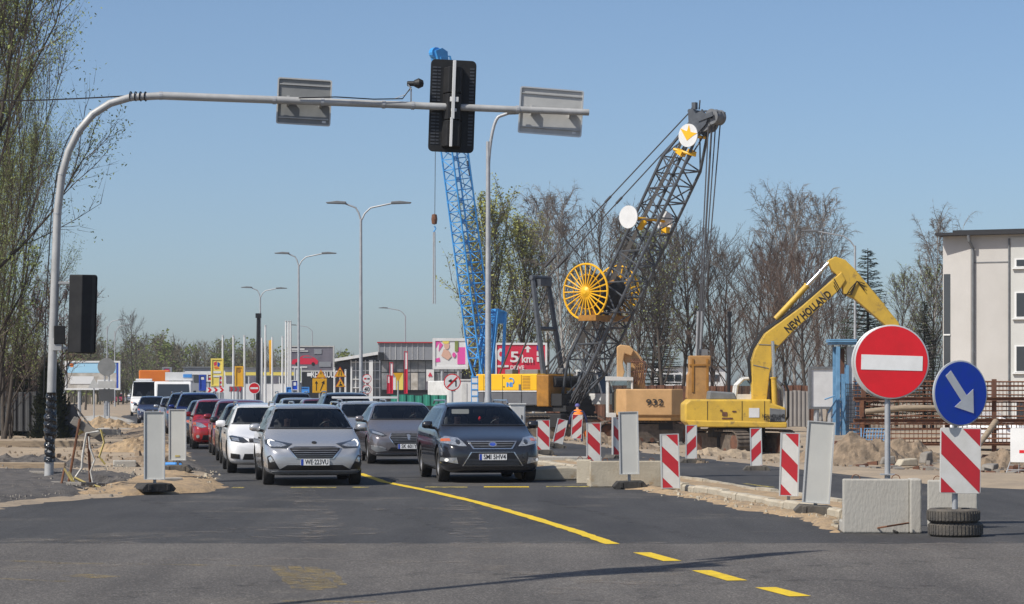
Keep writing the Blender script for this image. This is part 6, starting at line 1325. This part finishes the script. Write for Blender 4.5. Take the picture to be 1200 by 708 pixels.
t = rsign('round_sign_back', 'grey back of a round sign on two posts with plates, left verge', 125, 430, 121, 'disc', None, rpx=10.6, posts=(-2.5, 2.5), rim='sign_back_dark'); k = 121 / F; MB().box((.0, -.02, EYE + (HOR - 463) * k), (.72, .03, .56)).build('plate_back', 'fence_grey', t); MB().box((0, -.02, EYE + (HOR - 451) * k), (.8, .03, .34)).build('plate_back', 'sign_back', t)
rsign('triangle_sign_back', 'grey back of a triangular sign on the left verge', 110, 449, 150, 'tri', None, rpx=7, rim='sign_back')
def chevrons(px0, px1, py, h, Y, base, col, label, n=3):
    k = Y / F; t = thing('chevron_board', label, 'road sign', gx((px0 + px1) / 2, Y)); w = (px1 - px0) * k; z = EYE + (HOR - py) * k; hh = h * k
    MB().prism([(-w / 2, z - hh / 2), (w / 2, z - hh / 2), (w / 2, z + hh / 2), (-w / 2, z + hh / 2)], 'y', 0, .03).build('board', base, t); st = w / n
    for i in range(n): x = -w / 2 + st * (i + .12); MB().prism([(x, z - hh / 2 + .01), (x + st * .4, z - hh / 2 + .01), (x + st * .75, z), (x + st * .4, z + hh / 2 - .01), (x, z + hh / 2 - .01), (x + st * .35, z)], 'y', -.008, -.002).build('chevron', col, t)
    for s_ in (-1, 1): MB().bar((s_ * w * .35, .06, 0), (s_ * w * .35, .06, z), .03, 6).build('post', 'galvanised', t)
chevrons(242, 263.5, 457, 5.8, 150, 'white_foil', 'red_foil', 'white board with red chevron arrows beside the fuel station'); chevrons(268.5, 284, 456, 6, 156, 'ad_dark', 'red_board', 'dark board with dull red chevron arrows by orange totem')
# ---------------------------------------------------------------- billboards, totems
def board(name, label, px0, px1, py0, py1, Y, face, prints=(), rim='white_paint', cat='billboard', posts=True, zg=0., bw=.12, rz=0):
    k = Y / F; cx = (px0 + px1) / 2; t = thing(name, label, cat, gx(cx, Y, zg), rz); f = lambda px, py: ((px - cx) * k, EYE - zg + (HOR - py) * k)
    P = [f(px0, py1), f(px1, py1), f(px1, py0), f(px0, py0)]; MB().prism(P, 'y', 0, .25).build('panel', face, t)
    r_ = MB(); (x0, z0), (x1, z1) = P[0], P[2]
    for c, d in (((x0, .09, (z0 + z1) / 2), (bw, .3, z1 - z0 + bw)), ((x1, .09, (z0 + z1) / 2), (bw, .3, z1 - z0 + bw)), (((x0 + x1) / 2, .09, z0), (x1 - x0 - bw * 1.02, .29, bw)), (((x0 + x1) / 2, .09, z1), (x1 - x0 - bw * 1.02, .29, bw))): r_.box(c, d)
    r_.build('frame', rim, t)
    for i, (nm, m_, pl) in enumerate(prints): MB().prism([f(*p) for p in pl], 'y', -.012 - .006 * i, -.004 - .006 * i).build(nm, m_, t)
    if posts:
        for q in (.25, .75): MB().bar((x0 + (x1 - x0) * q, .12, 0), (x0 + (x1 - x0) * q, .12, z0), .12, 8).build('post', 'galvanised', t)
    return t, f
R4 = lambda a, b_, c, d: [(a, d), (c, d), (c, b_), (a, b_)]
def blob(px, py, rx, ry, n=18): return [(px + rx * math.cos(2 * math.pi * i / n), py + ry * math.sin(2 * math.pi * i / n)) for i in range(n)]
def words(t, f, s_, px, py, wpx, Y, m, size=1., y=-.06, bold=.01): o = obj('lettering', text_mesh(s_, size, m, .004, bold, wpx * Y / F), t); x, z = f(px, py); o.location = (x, y, z); return o
t, f = board('billboard', 'pale blue topped billboard with blue frame behind the round sign back', 77, 140, 424, 456, 175, 'ad_pale', [('sky_print', 'ad_blue', R4(77, 424, 136, 437)), ('logo', 'orange_truck', blob(84, 428, 2.4, 2.4)), ('blue_band', 'plate_blue', R4(136.5, 424, 140, 456)), ('white_print', 'ad_white', R4(82, 441, 110, 450)), ('white_print', 'ad_white', R4(114, 445, 132, 455))], 'ad_white')
t, f = board('billboard', 'dark billboard showing a red car, white frame', 339, 391, 406, 435, 220, 'ad_dark', [('car_body', 'ad_red', [(341, 427), (372, 427), (373, 423), (369, 419.5), (361, 416.5), (354, 417), (350, 420), (343, 421.5)]), ('car_window', 'ad_dark', [(353, 419.5), (357, 417.6), (364, 418), (367, 420)]), ('car_wheel', 'ink', blob(348, 426.5, 2, 2)), ('car_wheel', 'ink', blob(367, 426.5, 2, 2)), ('light_print', 'ad_white', R4(341, 429.5, 360, 431)), ('doors_print', 'cladding', R4(368, 409, 377, 415)), ('floor_print', 'cladding', R4(374, 424, 388, 430)), ('text_print', 'ad_white', R4(341, 408.5, 357, 410)), ('text_print', 'ad_white', R4(341, 411, 361, 412))], 'sign_back')
t, f = board('billboard', 'white framed billboard with pink shapes and a posing figure', 508.5, 547, 398, 431, 185, 'ad_white', [('pink_print', 'ad_pink', [(509, 399), (516, 399), (511, 408), (509, 409)]), ('pink_print', 'ad_pink', [(509, 421), (515, 419), (516, 424), (509, 425)]), ('pink_print', 'ad_pink', R4(536, 407, 547, 427)), ('pink_print', 'ad_pink', [(515, 400), (519, 404), (514, 412)]), ('head_print', 'ad_skin', blob(523.5, 405, 3.2, 4.6)), ('hair_print', 'ad_yellow', blob(522.5, 400.5, 4, 2.6)), ('arm_print', 'ad_skin', [(517, 417), (520, 409), (526, 411), (529, 418), (525, 422)]), ('leaf_print', 'leaf_green', R4(533, 399, 537, 412)), ('mark_print', 'ad_pink', blob(532, 416, 2, 3))], bw=.2)
t, f = board('billboard', 'red billboard reading 5 km with white arrow, beside the crane gantry', 581, 640, 403, 440, 190, 'ad_red', [('arrow', 'ad_white', [(617, 413), (617, 409), (614.5, 409), (618.5, 404.8), (622.5, 409), (620, 409), (620, 413)]), ('white_print', 'ad_white', [(582, 412), (586, 408), (591, 410), (592, 418), (587, 424), (583, 421)]), ('face_print', 'ad_red', blob(587, 415, 2, 3)), ('parking_mark', 'plate_blue', R4(629, 405, 634, 410.5)), ('parking_letter', 'ad_white', R4(630.5, 406, 632.5, 409)), ('white_print', 'ad_white', R4(629, 412, 634, 417)), ('white_print', 'ad_white', R4(629, 418.5, 634, 424)), ('text_print', 'ad_white', R4(583, 428, 596, 430.5))], 'ad_white', bw=.15)
words(t, f, '5', 603, 419, 10, 190, 'ad_white', 1.1, -.1, .02); words(t, f, 'km', 618, 421, 13, 190, 'ad_white', .8, -.1, .02); words(t, f, 'DRIVE', 606, 431, 16, 190, 'ad_white', .4, -.1)
t, f = board('fuel_totem', 'tall yellow fuel station totem with red and blue logo', 248, 261, 421, 452, 205, 'ad_yellow', [('logo_red', 'ad_red', [(250.5, 425), (254, 423.5), (254, 428), (251, 429)]), ('logo_blue', 'plate_blue', [(255, 424), (258, 426), (256.5, 430), (254.5, 429)]), ('logo_orange', 'orange_truck', [(250.5, 430), (255, 429), (257.5, 432), (252, 432.6)]), ('price_row', 'ad_white', R4(250, 435, 259, 437.5)), ('price_row', 'ad_white', R4(250, 440, 259, 442))], 'ad_yellow', 'totem'); 
board('red_white_mast', 'thin red and white striped marker pole by the fuel totem', 257, 260, 441, 460, 190, 'ad_white', [('red_band', 'ad_red', R4(257, 442 + i * 5, 260, 444.5 + i * 5)) for i in range(4)], 'ad_white', 'marker pole', posts=False, zg=0.5, bw=.03)
board('orange_totem', 'orange totem with dark round emblem before the white showroom', 276, 284.5, 430, 453, 205, 'yellow_foil', [('emblem', 'deep_orange', blob(280, 434.5, 2.4, 2.4))], 'yellow_foil', 'totem'); board('blue_totem', 'narrow blue totem with white mark left of the fuel totem', 234, 240.5, 440, 457, 205, 'plate_blue', [('mark', 'ad_white', R4(235.5, 442, 239, 445))], 'plate_blue', 'totem')
board('round_logo_sign', 'grey panel with round red logo above the white truck', 191, 200.5, 431, 445, 230, 'cladding', [('logo', 'ad_red', blob(195.8, 435.5, 3.4, 3.4)), ('logo_core', 'plate_blue', blob(195.8, 435.5, 2.2, 2.2))], 'cladding', 'sign'); board('small_red_sign', 'small red panel with white line beside the fuel totem', 243, 249, 438.5, 446.5, 207, 'ad_red', [('line', 'ad_white', R4(244, 441, 248, 442.5))], 'ad_white', 'sign')
board('parking_sign', 'small blue and white square sign before the showroom', 342, 349, 446, 457, 160, 'blue_foil', [('mark', 'ad_white', R4(344, 448, 347, 452))], 'ad_white', 'sign', bw=.04); board('blue_strip_sign', 'long low blue sign behind the left queue of cars', 336, 362, 454, 460, 170, 'print_blue', [], 'print_blue', 'sign', bw=.05)
board('round_white_board', 'pale round edged board behind the second street lamp', 345, 353, 431, 448, 165, 'ad_white', [('print', 'leaf_green', R4(350, 432, 353, 447))], 'ad_white', 'sign', bw=.05)
for px, a, b_, l in ((458.5, 425, 461, 'white topped red banner before the grey showroom'), (475.6, 412, 461, 'slim red and white banner pole by the grey showroom'), (455.5, 440, 461, 'short red banner beside the white topped one')): board('banner', l, px - 1.8, px + 1.8, a, b_, 175, 'ad_red', [('white_part', 'ad_white', R4(px - 1.8, a, px + 1.8, a + (b_ - a) * .42))], 'ad_red', 'banner', posts=False, zg=1., bw=.03)
# ---------------------------------------------------------------- showrooms and other buildings
def bx(t, name, px0, px1, py0, py1, Y, d, m, y0=0., cx=0., zg=0.):
    k = Y / F; return MB().box((((px0 + px1) / 2 - cx) * k, y0 + d / 2, EYE - zg + (HOR - (py0 + py1) / 2) * k), ((px1 - px0) * k, d, (py1 - py0) * k)).build(name, m, t)
Y = 270; t = thing('black_showroom', 'black car showroom with white slanted roof edge and white window grid', 'building', gx(410, Y)); cx = 410; k = Y / F
MB().prism([((px - cx) * k, EYE + (HOR - py) * k) for px, py in ((345, 479), (446, 479), (446, 417), (392, 426), (372, 428), (372, 435), (345, 435))], 'y', 0, 12).build('wall', 'black_cladding', t); MB().prism([((px - cx) * k, EYE + (HOR - py) * k) for px, py in ((390, 421), (448, 411.5), (448, 415), (390, 424.5))], 'y', -1.2, 12.5).build('roof', 'white_paint', t)
for i in range(6): bx(t, 'window', 412 + i * 5.6, 416.6 + i * 5.6, 424, 477, Y, .1, 'shop_glass', -.12, cx)
for i in range(7): bx(t, 'mullion', 411 + i * 5.6, 412 + i * 5.6, 422, 478, Y, .25, 'frame_white', -.3, cx)
for py in (424, 434, 444, 454): bx(t, 'rail', 411, 446, py, py + .9, Y, .2, 'frame_white', -.34, cx)
bx(t, 'column', 433, 437.5, 422, 478, Y, .6, 'white_paint', -.9, cx); o = obj('lettering', text_mesh('RENAULT', 1., 'ad_white', .02, .02, 31 * k), t); o.location = ((380 - cx) * k, -.05, EYE + (HOR - 439) * k); bx(t, 'badge', 360, 366, 437, 441, Y, .05, 'ad_white', -.08, cx)
Y = 235; t = thing('grey_showroom', 'grey clad car showroom with large posters in its glass front', 'building', gx(495, Y)); cx = 495; k = Y / F
bx(t, 'wall', 443, 560, 402, 422, Y, 14, 'cladding', 0, cx); bx(t, 'lower_wall', 446, 560, 422.2, 482, Y, 13, 'black_cladding', .6, cx); bx(t, 'roof_edge', 442, 561, 400.8, 402, Y, 14.4, 'red_board', -.2, cx)
for i in range(9): bx(t, 'cladding_seam', 444 + i * 6.5, 444.4 + i * 6.5, 402.4, 421.6, Y, .04, 'frame_white', -.05, cx)
for i, m_ in enumerate(('shop_glass', 'ad_white', 'ad_yellow', 'shop_glass', 'ad_pale', 'shop_glass', 'ad_dark', 'shop_glass', 'ad_dark', 'shop_glass', 'shop_glass')):
    for a, b_ in ((423, 436), (437, 457)): bx(t, 'window', 447 + i * 8.6, 455 + i * 8.6, a, b_, Y, .1, m_ if a > 430 or m_ == 'shop_glass' else 'shop_glass', .45, cx)
bx(t, 'emblem_panel', 499.5, 508.5, 433, 447, Y, .1, 'ad_white', .2, cx)
for dx, dz in ((0, 1.3), (-1.2, -.8), (1.2, -.8)):
    c = ((504 + dx - cx) * k, EYE + (HOR - 439.4 + dz) * k); MB().prism([(c[0] - .1, c[1]), (c[0], c[1] - .14), (c[0] + .1, c[1]), (c[0], c[1] + .14)], 'y', .15, .19).build('emblem', 'ad_red', t)
bx(t, 'screen', 443.5, 450, 413, 422, Y, .3, 'black_cladding', -.4, cx)
for nm, l, px0, px1, py0, Y, m_, stripe in (('white_showroom', 'long white low showroom with yellow band behind flag poles', 262, 350, 432, 290, 'white_paint', 'ad_yellow'), ('fuel_station', 'grey and white fuel station roof left of the totem', 215, 262, 431, 300, 'cladding', 'white_paint'), ('pale_hall', 'pale white hall glimpsed between the tree trunks', 770, 850, 430, 290, 'white_paint', None), ('pale_hall', 'pale low hall behind the blue crane base', 575, 700, 438, 300, 'white_paint', None)):
    cx = (px0 + px1) / 2; t = thing(nm, l, 'building', gx(cx, Y)); bx(t, 'wall', px0, px1, py0, 478, Y, 14, m_, 0, cx); bx(t, 'roof', px0 - 1, px1 + 1, py0 - 1.2, py0, Y, 14.6, 'machine_grey', -.3, cx)
    for i in range(int((px1 - px0) / 9)): bx(t, 'window', px0 + 3 + i * 9, px0 + 10 + i * 9, py0 + 9, py0 + 17, Y, .1, 'window_dark' if i % 3 else 'ad_dark', -.06, cx)
    if stripe: bx(t, 'band', px0 + 2, px1 - 2, py0 + 4, py0 + 8, Y, .1, stripe, -.08, cx)
# office building on the right
YO = 128.; k = YO / F; of = thing('office_building', 'pale rendered office building with dark flat roof and drainpipe', 'building', gx(1138, YO, -.6), R(-24)); top_ = EYE + .6 + (HOR - 276) * k
MB().box((8, 5, top_ / 2), (16, 10, top_)).build('wall', 'wall_render', of); MB().prism([(-1.5, .25), (-.01, -.02), (-.01, 9.9), (-1.5, 9.9)], 'z', 0, top_ - .002).build('stair_wall', 'wall_render', of)
MB().box((7.3, 4.9, top_ + .07), (18.0, 10.9, .14)).build('roof', 'roof_dark', of); MB().box((7.6, 5.0, top_ + .2), (17.0, 10.2, .14)).build('roof_deck', 'roof_dark', of)
MB().box((.98, -.012, top_ - 1.36), (1.86, .03, .05)).build('seam', 'machine_grey', of); MB().box((8.9, -.02, top_ / 2), (13.8, .05, top_ - .3)).build('wall_band', 'wall_band', of)
MB().tube([(.0, -.55, top_ - .02), (.02, -.5, top_ - .3), (.12, -.12, top_ - .65), (.12, -.12, .2)], .075, 10).build('drainpipe', 'machine_grey', of); MB().bar((1.93, -.08, 0), (1.93, -.08, top_ - .2), .05, 8).build('drainpipe', 'machine_grey', of)
MB().add([(-1.45, .225, 1.5), (-1.1, .165, 1.5), (-1.1, .165, top_ - 1.9), (-1.45, .225, top_ - 1.9)], [(0, 1, 2, 3)]).build('stair_window', 'window_dark', of)
for zz in (3.4, 5.2): MB().box((-1.28, .18, zz), (.37, .06, .07), rotz(R(-10))).build('window_bar', 'frame_white', of)
for r_, (z0, z1) in enumerate(((.6, 1.9), (3.3, 4.65), (6.0, 7.3), (8.5, 8.95))):
    for i in range(4):
        x = 2.2 + i * 2.9; f_ = MB().box((x + 1.1, -.05, (z0 + z1) / 2), (2.2, .06, z1 - z0)).build('window', 'frame_white', of)
        for j in (0, 1): MB().box((x + .58 + j * 1.05, -.09, (z0 + z1) / 2), (.95, .03, z1 - z0 - .14)).build('pane', 'window_dark', f_)
        MB().box((x + 1.1, -.1, z0 - .05), (2.4, .2, .06)).build('sill', 'frame_white', f_)
MB().bar((6, 2, top_), (6, 2, top_ + 1), .03, 5).build('antenna', 'machine_grey', of)
# ---------------------------------------------------------------- building site clutter
def cage(label, px0, px1, py0, py1, Y, d, zs, seed):
    rnd = random.Random(seed); k = Y / F; t = thing('rebar_cage', label, 'rebar cage', gx(px0, Y, 0)); Lx = (px1 - px0) * k; z0 = EYE + (HOR - py1) * k; z1 = EYE + (HOR - py0) * k
    b = MB()
    for yy in (0, d * .5, d):
        for i in range(5): z = z0 + (z1 - z0) * i / 4; b.tube([(0, yy, z), (Lx * .5, yy, z + rnd.uniform(-.03, .03)), (Lx, yy, z + rnd.uniform(-.03, .03))], .018, 4)
    b.build('long_bar', 'rust', t); st = MB().tube([(0, 0, z0), (0, d, z0), (0, d, z1), (0, 0, z1)], .011, 4, True).mesh('stirrup', 'rust'); n_ = int(Lx / zs)
    for i in range(n_): o = obj('stirrup', st, t); o.location = (Lx * (i + .5) / n_ + rnd.uniform(-.02, .02), 0, 0)
    return t
cage('uppermost rusty rebar cage stacked in front of the office building', 1003, 1232, 447, 468, 94, .9, .14, 1); cage('middle rusty rebar cage of the stack by the office building', 1006, 1236, 471, 493, 93, .9, .15, 2); cage('lowest rusty rebar cage resting on timbers by the office building', 1000, 1230, 497, 520, 92, .9, .16, 3)
k = 93 / F
for px, l in ((1012, 'rust red stack post beside the blue tower'), (1165, 'rust red stack post behind the blue arrow sign'), (1110, 'rust red stack post right of the no entry sign')):
    p = gz(px, 92.6); tag(MB().box((0, 0, 1.4), (.16, .12, 2.9)).box((0, .4, .05), (.5, 1.2, .1)).build('stack_post', 'rusty_steel', loc=p), l, 'post')
for py, l in ((469.5, 'rusty steel beam under the uppermost rebar cage'), (495, 'rusty steel beam under the middle rebar cage'), (522, 'rusty steel beam under the lowest rebar cage')): a = at(1000, py, 92.4); b_ = at(1236, py, 92.4); q = MB(); q.box(((b_.x - a.x) / 2, 0, 0), (b_.x - a.x, .14, .02)); q.box(((b_.x - a.x) / 2, 0, .06), (b_.x - a.x, .02, .1)); q.box(((b_.x - a.x) / 2, 0, .12), (b_.x - a.x, .14, .02)); q.box((.3, 0, -.3 if py > 500 else -.3), (.14, .14, .58)); tag(q.build('steel_beam', 'rust', loc=a), l, 'beam')
a = at(1014, 482.5, 90.5); b_ = at(1102, 477.5, 90.5); tag(MB().tube([a, a.lerp(b_, .5) + Vector((0, 0, .05)), b_], [.1, .11, .08], 8).build('log', 'wood', smooth=50), 'long pale log lying across the rebar cages', 'log')
a = at(1147, 522, 86); b_ = at(1167, 494, 87); tag(MB().tube([a, b_], [.09, .11], 8).build('log', 'wood', smooth=50), 'short pale log leaning up right of the blue arrow sign', 'log')
tw = thing('blue_steel_tower', 'light blue steel form tower with platform beside the no entry sign', 'form tower', gz(992, 100)); k = 100 / F; zt = .7
def T2(px, py): return ((px - 992) * k, EYE + .68 + (HOR - py) * k)
q = MB()
for px, a, b_, r_ in ((982, 408, 512, .09), (993, 430, 512, .07), (1006, 408, 512, .08), (986, 440, 512, .04)):
    for yy in (0, 1.0): A = T2(px, a); B = T2(px, b_); q.box((A[0], yy, (A[1] + B[1]) / 2), (r_ * 1.6, r_ * 1.6, A[1] - B[1]))
q.build('post', 'formwork_blue', tw); q = MB()
for py in (404, 430, 448, 470, 492, 506): A = T2(974 if py == 404 else 978, py); B = T2(1012, py); q.box(((A[0] + B[0]) / 2, .5, A[1]), (B[0] - A[0], 1.2 if py == 404 else .12, .1))
for py in (400, 402): A = T2(972, py); B = T2(1004, py); q.box(((A[0] + B[0]) / 2, .5, A[1]), (B[0] - A[0], 1.3, .05))
for a, b_ in (((982, 470), (993, 506)), ((993, 470), (982, 506)), ((974, 492), (982, 478)), ((970, 486), (980, 470)), ((966, 470), (978, 466))): A = T2(*a); B = T2(*b_); q.bar((A[0], -.1, A[1]), (B[0], -.1, B[1]), .03, 5)
q.build('brace', 'formwork_blue', tw); MB().prism([T2(*p) for p in ((994, 408), (1003, 408), (1003, 500), (994, 500))], 'y', .3, .5).build('white_board', 'white_paint', tw); MB().prism([T2(*p) for p in ((984, 410), (991, 410), (991, 440), (984, 440))], 'y', .35, .45).build('rust_board', 'rusty_steel', tw)
q = MB()
for i in range(12): A = T2(990 + i * 1.8, 452); q.bar((A[0], -.3, T2(0, 452)[1]), (A[0], -.3, T2(0, 506)[1]), .014, 4)
for i in range(12): z = T2(0, 452 + i * 4.9)[1]; q.bar((T2(990, 0)[0], -.3, z), (T2(1010, 0)[0], -.3, z), .014, 4)
q.build('mesh_panel', 'machine_grey', tw)
fb = thing('blue_mesh_panel', 'light blue wire mesh panel leaning beneath the rebar cages', 'mesh panel', gz(1024, 88), R(-5)); fb.rotation_euler = (R(-12), 0, R(-5)); q = MB()
for i in range(9): q.bar((-.4 + i * .1, 0, .35), (-.4 + i * .1 + .1, 0, 1.15), .014, 4)
for i in range(7): q.bar((-.42 + .017 * i, 0, .35 + i * .13), (.42 + .017 * i, 0, .35 + i * .13), .014, 4)
q.bar((-.42, 0, -.1), (-.42, 0, 1.15), .025, 5); q.bar((.42, 0, -.1), (.5, 0, 1.15), .025, 5); q.build('mesh', 'formwork_blue', fb)
board('blank_billboard', 'blank white billboard behind the blue steel tower', 949, 982, 431, 478, 112, 'white_paint', [], 'machine_grey', 'billboard', True, -.66, .1, R(6))
def ribbed_fence(name, label, px0, px1, py0, py1, Y, m, pitch, zg, panel='panel'):
    k = Y / F; t = thing(name, label, 'fence', gx(px0, Y, zg)); n_ = max(1, int((px1 - px0) * k / pitch)); hh = (py1 - py0) * k; zb_ = max(0, EYE - zg + (HOR - py1) * k); pm = MB().prism([(0, 0), (pitch * .35, 0), (pitch * .5, -.06), (pitch * .85, -.06), (pitch, 0), (pitch, .03), (0, .03)], 'z', 0, hh).mesh(panel, m)
    for i in range(n_): o = obj(panel, pm, t); o.location = (i * pitch, 0, zb_ + random.uniform(-.03, .03))
    MB().box((n_ * pitch / 2, .06, zb_ + hh * .8), (n_ * pitch, .05, .07)).box((n_ * pitch / 2, .06, zb_ + hh * .25), (n_ * pitch, .05, .07)).build('rail', 'machine_grey', t); return t
ribbed_fence('sheet_pile_wall', 'rust brown sheet pile wall behind the excavators', 640, 965, 452, 500, 150, 'rusty_steel', .5, -.66, 'sheet_pile'); ribbed_fence('panel_fence', 'grey brown upright panel fence behind the yellow excavator', 914, 952, 458, 500, 122, 'fence_tan', .2, -.66, 'plank'); ribbed_fence('corrugated_fence', 'grey corrugated fence behind the left verge, tree shade in its colour', -60, 70, 459, 505, 94, 'fence_grey', .25, .02, 'sheet'); ribbed_fence('green_fence', 'green mesh covered site fence before the grey showroom', 458, 532, 463, 476, 128, 'mesh_green', .4, 0.0, 'panel')
t = thing('leaning_sheet', 'grey corrugated sheet leaning against poles behind the mast', 'sheet', gx(76, 92, .03)); MB().prism([(-.3, 0), (-.1, -.05), (.1, 0), (.25, -.05), (.45, 0), (.45, .02), (-.3, .02)], 'z', 0, 1.25).build('sheet', 'tarp', t); MB().bar((.35, 0, 1.2), (1.35, -.4, 0), .035, 6).bar((.3, .1, 1.1), (.9, .3, 0), .03, 6).build('prop', 'grey_wood', t)
q = MB(); q.tube([gx(90, 96, .15), gx(100, 97, .3), gx(112, 96, .25), gx(121, 97, .1)], .09, 6); tag(q.build('yellow_pipe', 'tape_yellow', smooth=50), 'yellow pipe lying by the leaning sheet', 'pipe')
ec = thing('electric_cabinet', 'pale grey electric cabinet right behind the dark estate car', 'cabinet', gx(607, 84), R(10)); MB().box((0, .2, .65), (.5, .4, 1.3)).build('housing', 'machine_white', ec, bev=.02); MB().box((0, .2, 1.32), (.56, .46, .05)).build('lid', 'machine_white', ec, bev=.01); MB().box((0, -.005, .68), (.42, .014, 1.1)).build('door', 'machine_white', ec, bev=.004); MB().box((.12, -.02, .9), (.03, .02, .12)).build('handle', 'black', ec)
wt = thing('site_container', 'white site container with dark windows behind no left turn sign', 'container', gx(539, 142)); k = 142 / F; bx(wt, 'box', 526, 552, 446, 476, 142, 2.4, 'white_paint', 0, 539); bx(wt, 'window', 529, 533, 450, 458, 142, .05, 'window_dark', -.03, 539); bx(wt, 'door', 541, 547, 449, 475, 142, .05, 'machine_white', -.03, 539); bx(wt, 'roof_rail', 525, 553, 444.5, 446, 142, 2.5, 'machine_white', -.05, 539)
ws_ = thing('striped_screen', 'narrow blue framed white screen left of the yellow crane body', 'screen', gx(556, 127, -.6)); bx(ws_, 'panel', 553, 559.5, 441, 476, 127, .06, 'ad_white', 0, 556, -.6); 
for i in range(5): bx(ws_, 'blue_band', 552.6, 560, 441 + i * 7.5, 442.4 + i * 7.5, 127, .09, 'crane_blue', -.02, 556, -.6)
bx(ws_, 'post', 552, 553, 440, 503, 127, .1, 'crane_blue', 0, 556, -.6); bx(ws_, 'post', 559.5, 560.5, 440, 503, 127, .1, 'crane_blue', 0, 556, -.6)
car('golf', 'white car parked on the site behind the rusty rebar cages', gz(1206, 104), 'white', 'parked on site', R(70), plate=False)
for i, (px, Y_, w_, h_, d_, m_, l) in enumerate(((1040, 82, .5, .28, .4, 'stone', 'square concrete lump by the no entry sign post'), (1062, 81, .7, .25, .4, 'concrete_tan', 'flat concrete lump between the two round signs'), (1085, 83, .4, .4, .3, 'stone', 'upright concrete lump left of the blue arrow sign'), (1160, 78, .6, .2, .4, 'stone', 'low concrete lump right of the striped board'))):
    b = MB().prism([(-w_ / 2, 0), (w_ / 2, 0), (w_ * .42, h_), (-w_ * .3, h_ * .85)], 'y', -d_ / 2, d_ / 2); tag(b.build('concrete_lump', m_, loc=gz(px, Y_, .05), bev=.04, rz=R(20 * i)), l, 'concrete lump')
db = MB(); rnd = random.Random(17)
for i in range(230):
    p = gz(rnd.uniform(1005, 1215) if i % 3 else rnd.uniform(640, 1000), rnd.uniform(70, 90) if i % 3 else rnd.uniform(96, 122), .03); a = rnd.random() * 6.28; k_ = rnd.random()
    d_ = (rnd.uniform(.5, 1.8), .09, .04) if k_ < .25 else (rnd.uniform(.12, .4), rnd.uniform(.1, .3), rnd.uniform(.08, .25))
    db.mi = 0 if k_ < .25 else (1 if k_ < .6 else 2); db.box(p, d_, rotz(a) @ roty(rnd.uniform(-.25, .25)))
tag(db.build('site_rubble', ['grey_wood', 'stone', 'rusty_steel']), 'broken planks, stones and rusty scrap strewn over the building site', 'rubble', kind='stuff')
# thin haze of the warm day
hz = MB().box((0, 240, 19.5), (700, 560, 43)).mesh('haze', 'sand'); hz.materials.clear(); hm = bpy.data.materials.new('haze'); hm.use_nodes = True; n = hm.node_tree.nodes; n.remove(n['Principled BSDF']); pv = n.new('ShaderNodeVolumePrincipled'); pv.inputs['Color'].default_value = (.86, .90, .97, 1); pv.inputs['Density'].default_value = .00022; pv.inputs['Anisotropy'].default_value = .3; hm.node_tree.links.new(pv.outputs[0], n['Material Output'].inputs['Volume']); hz.materials.append(hm)
USE_HAZE = True
if USE_HAZE: o = obj('haze', hz); o['kind'] = 'stuff'; o['label'] = 'thin pale haze over the road and site'; o['category'] = 'haze'
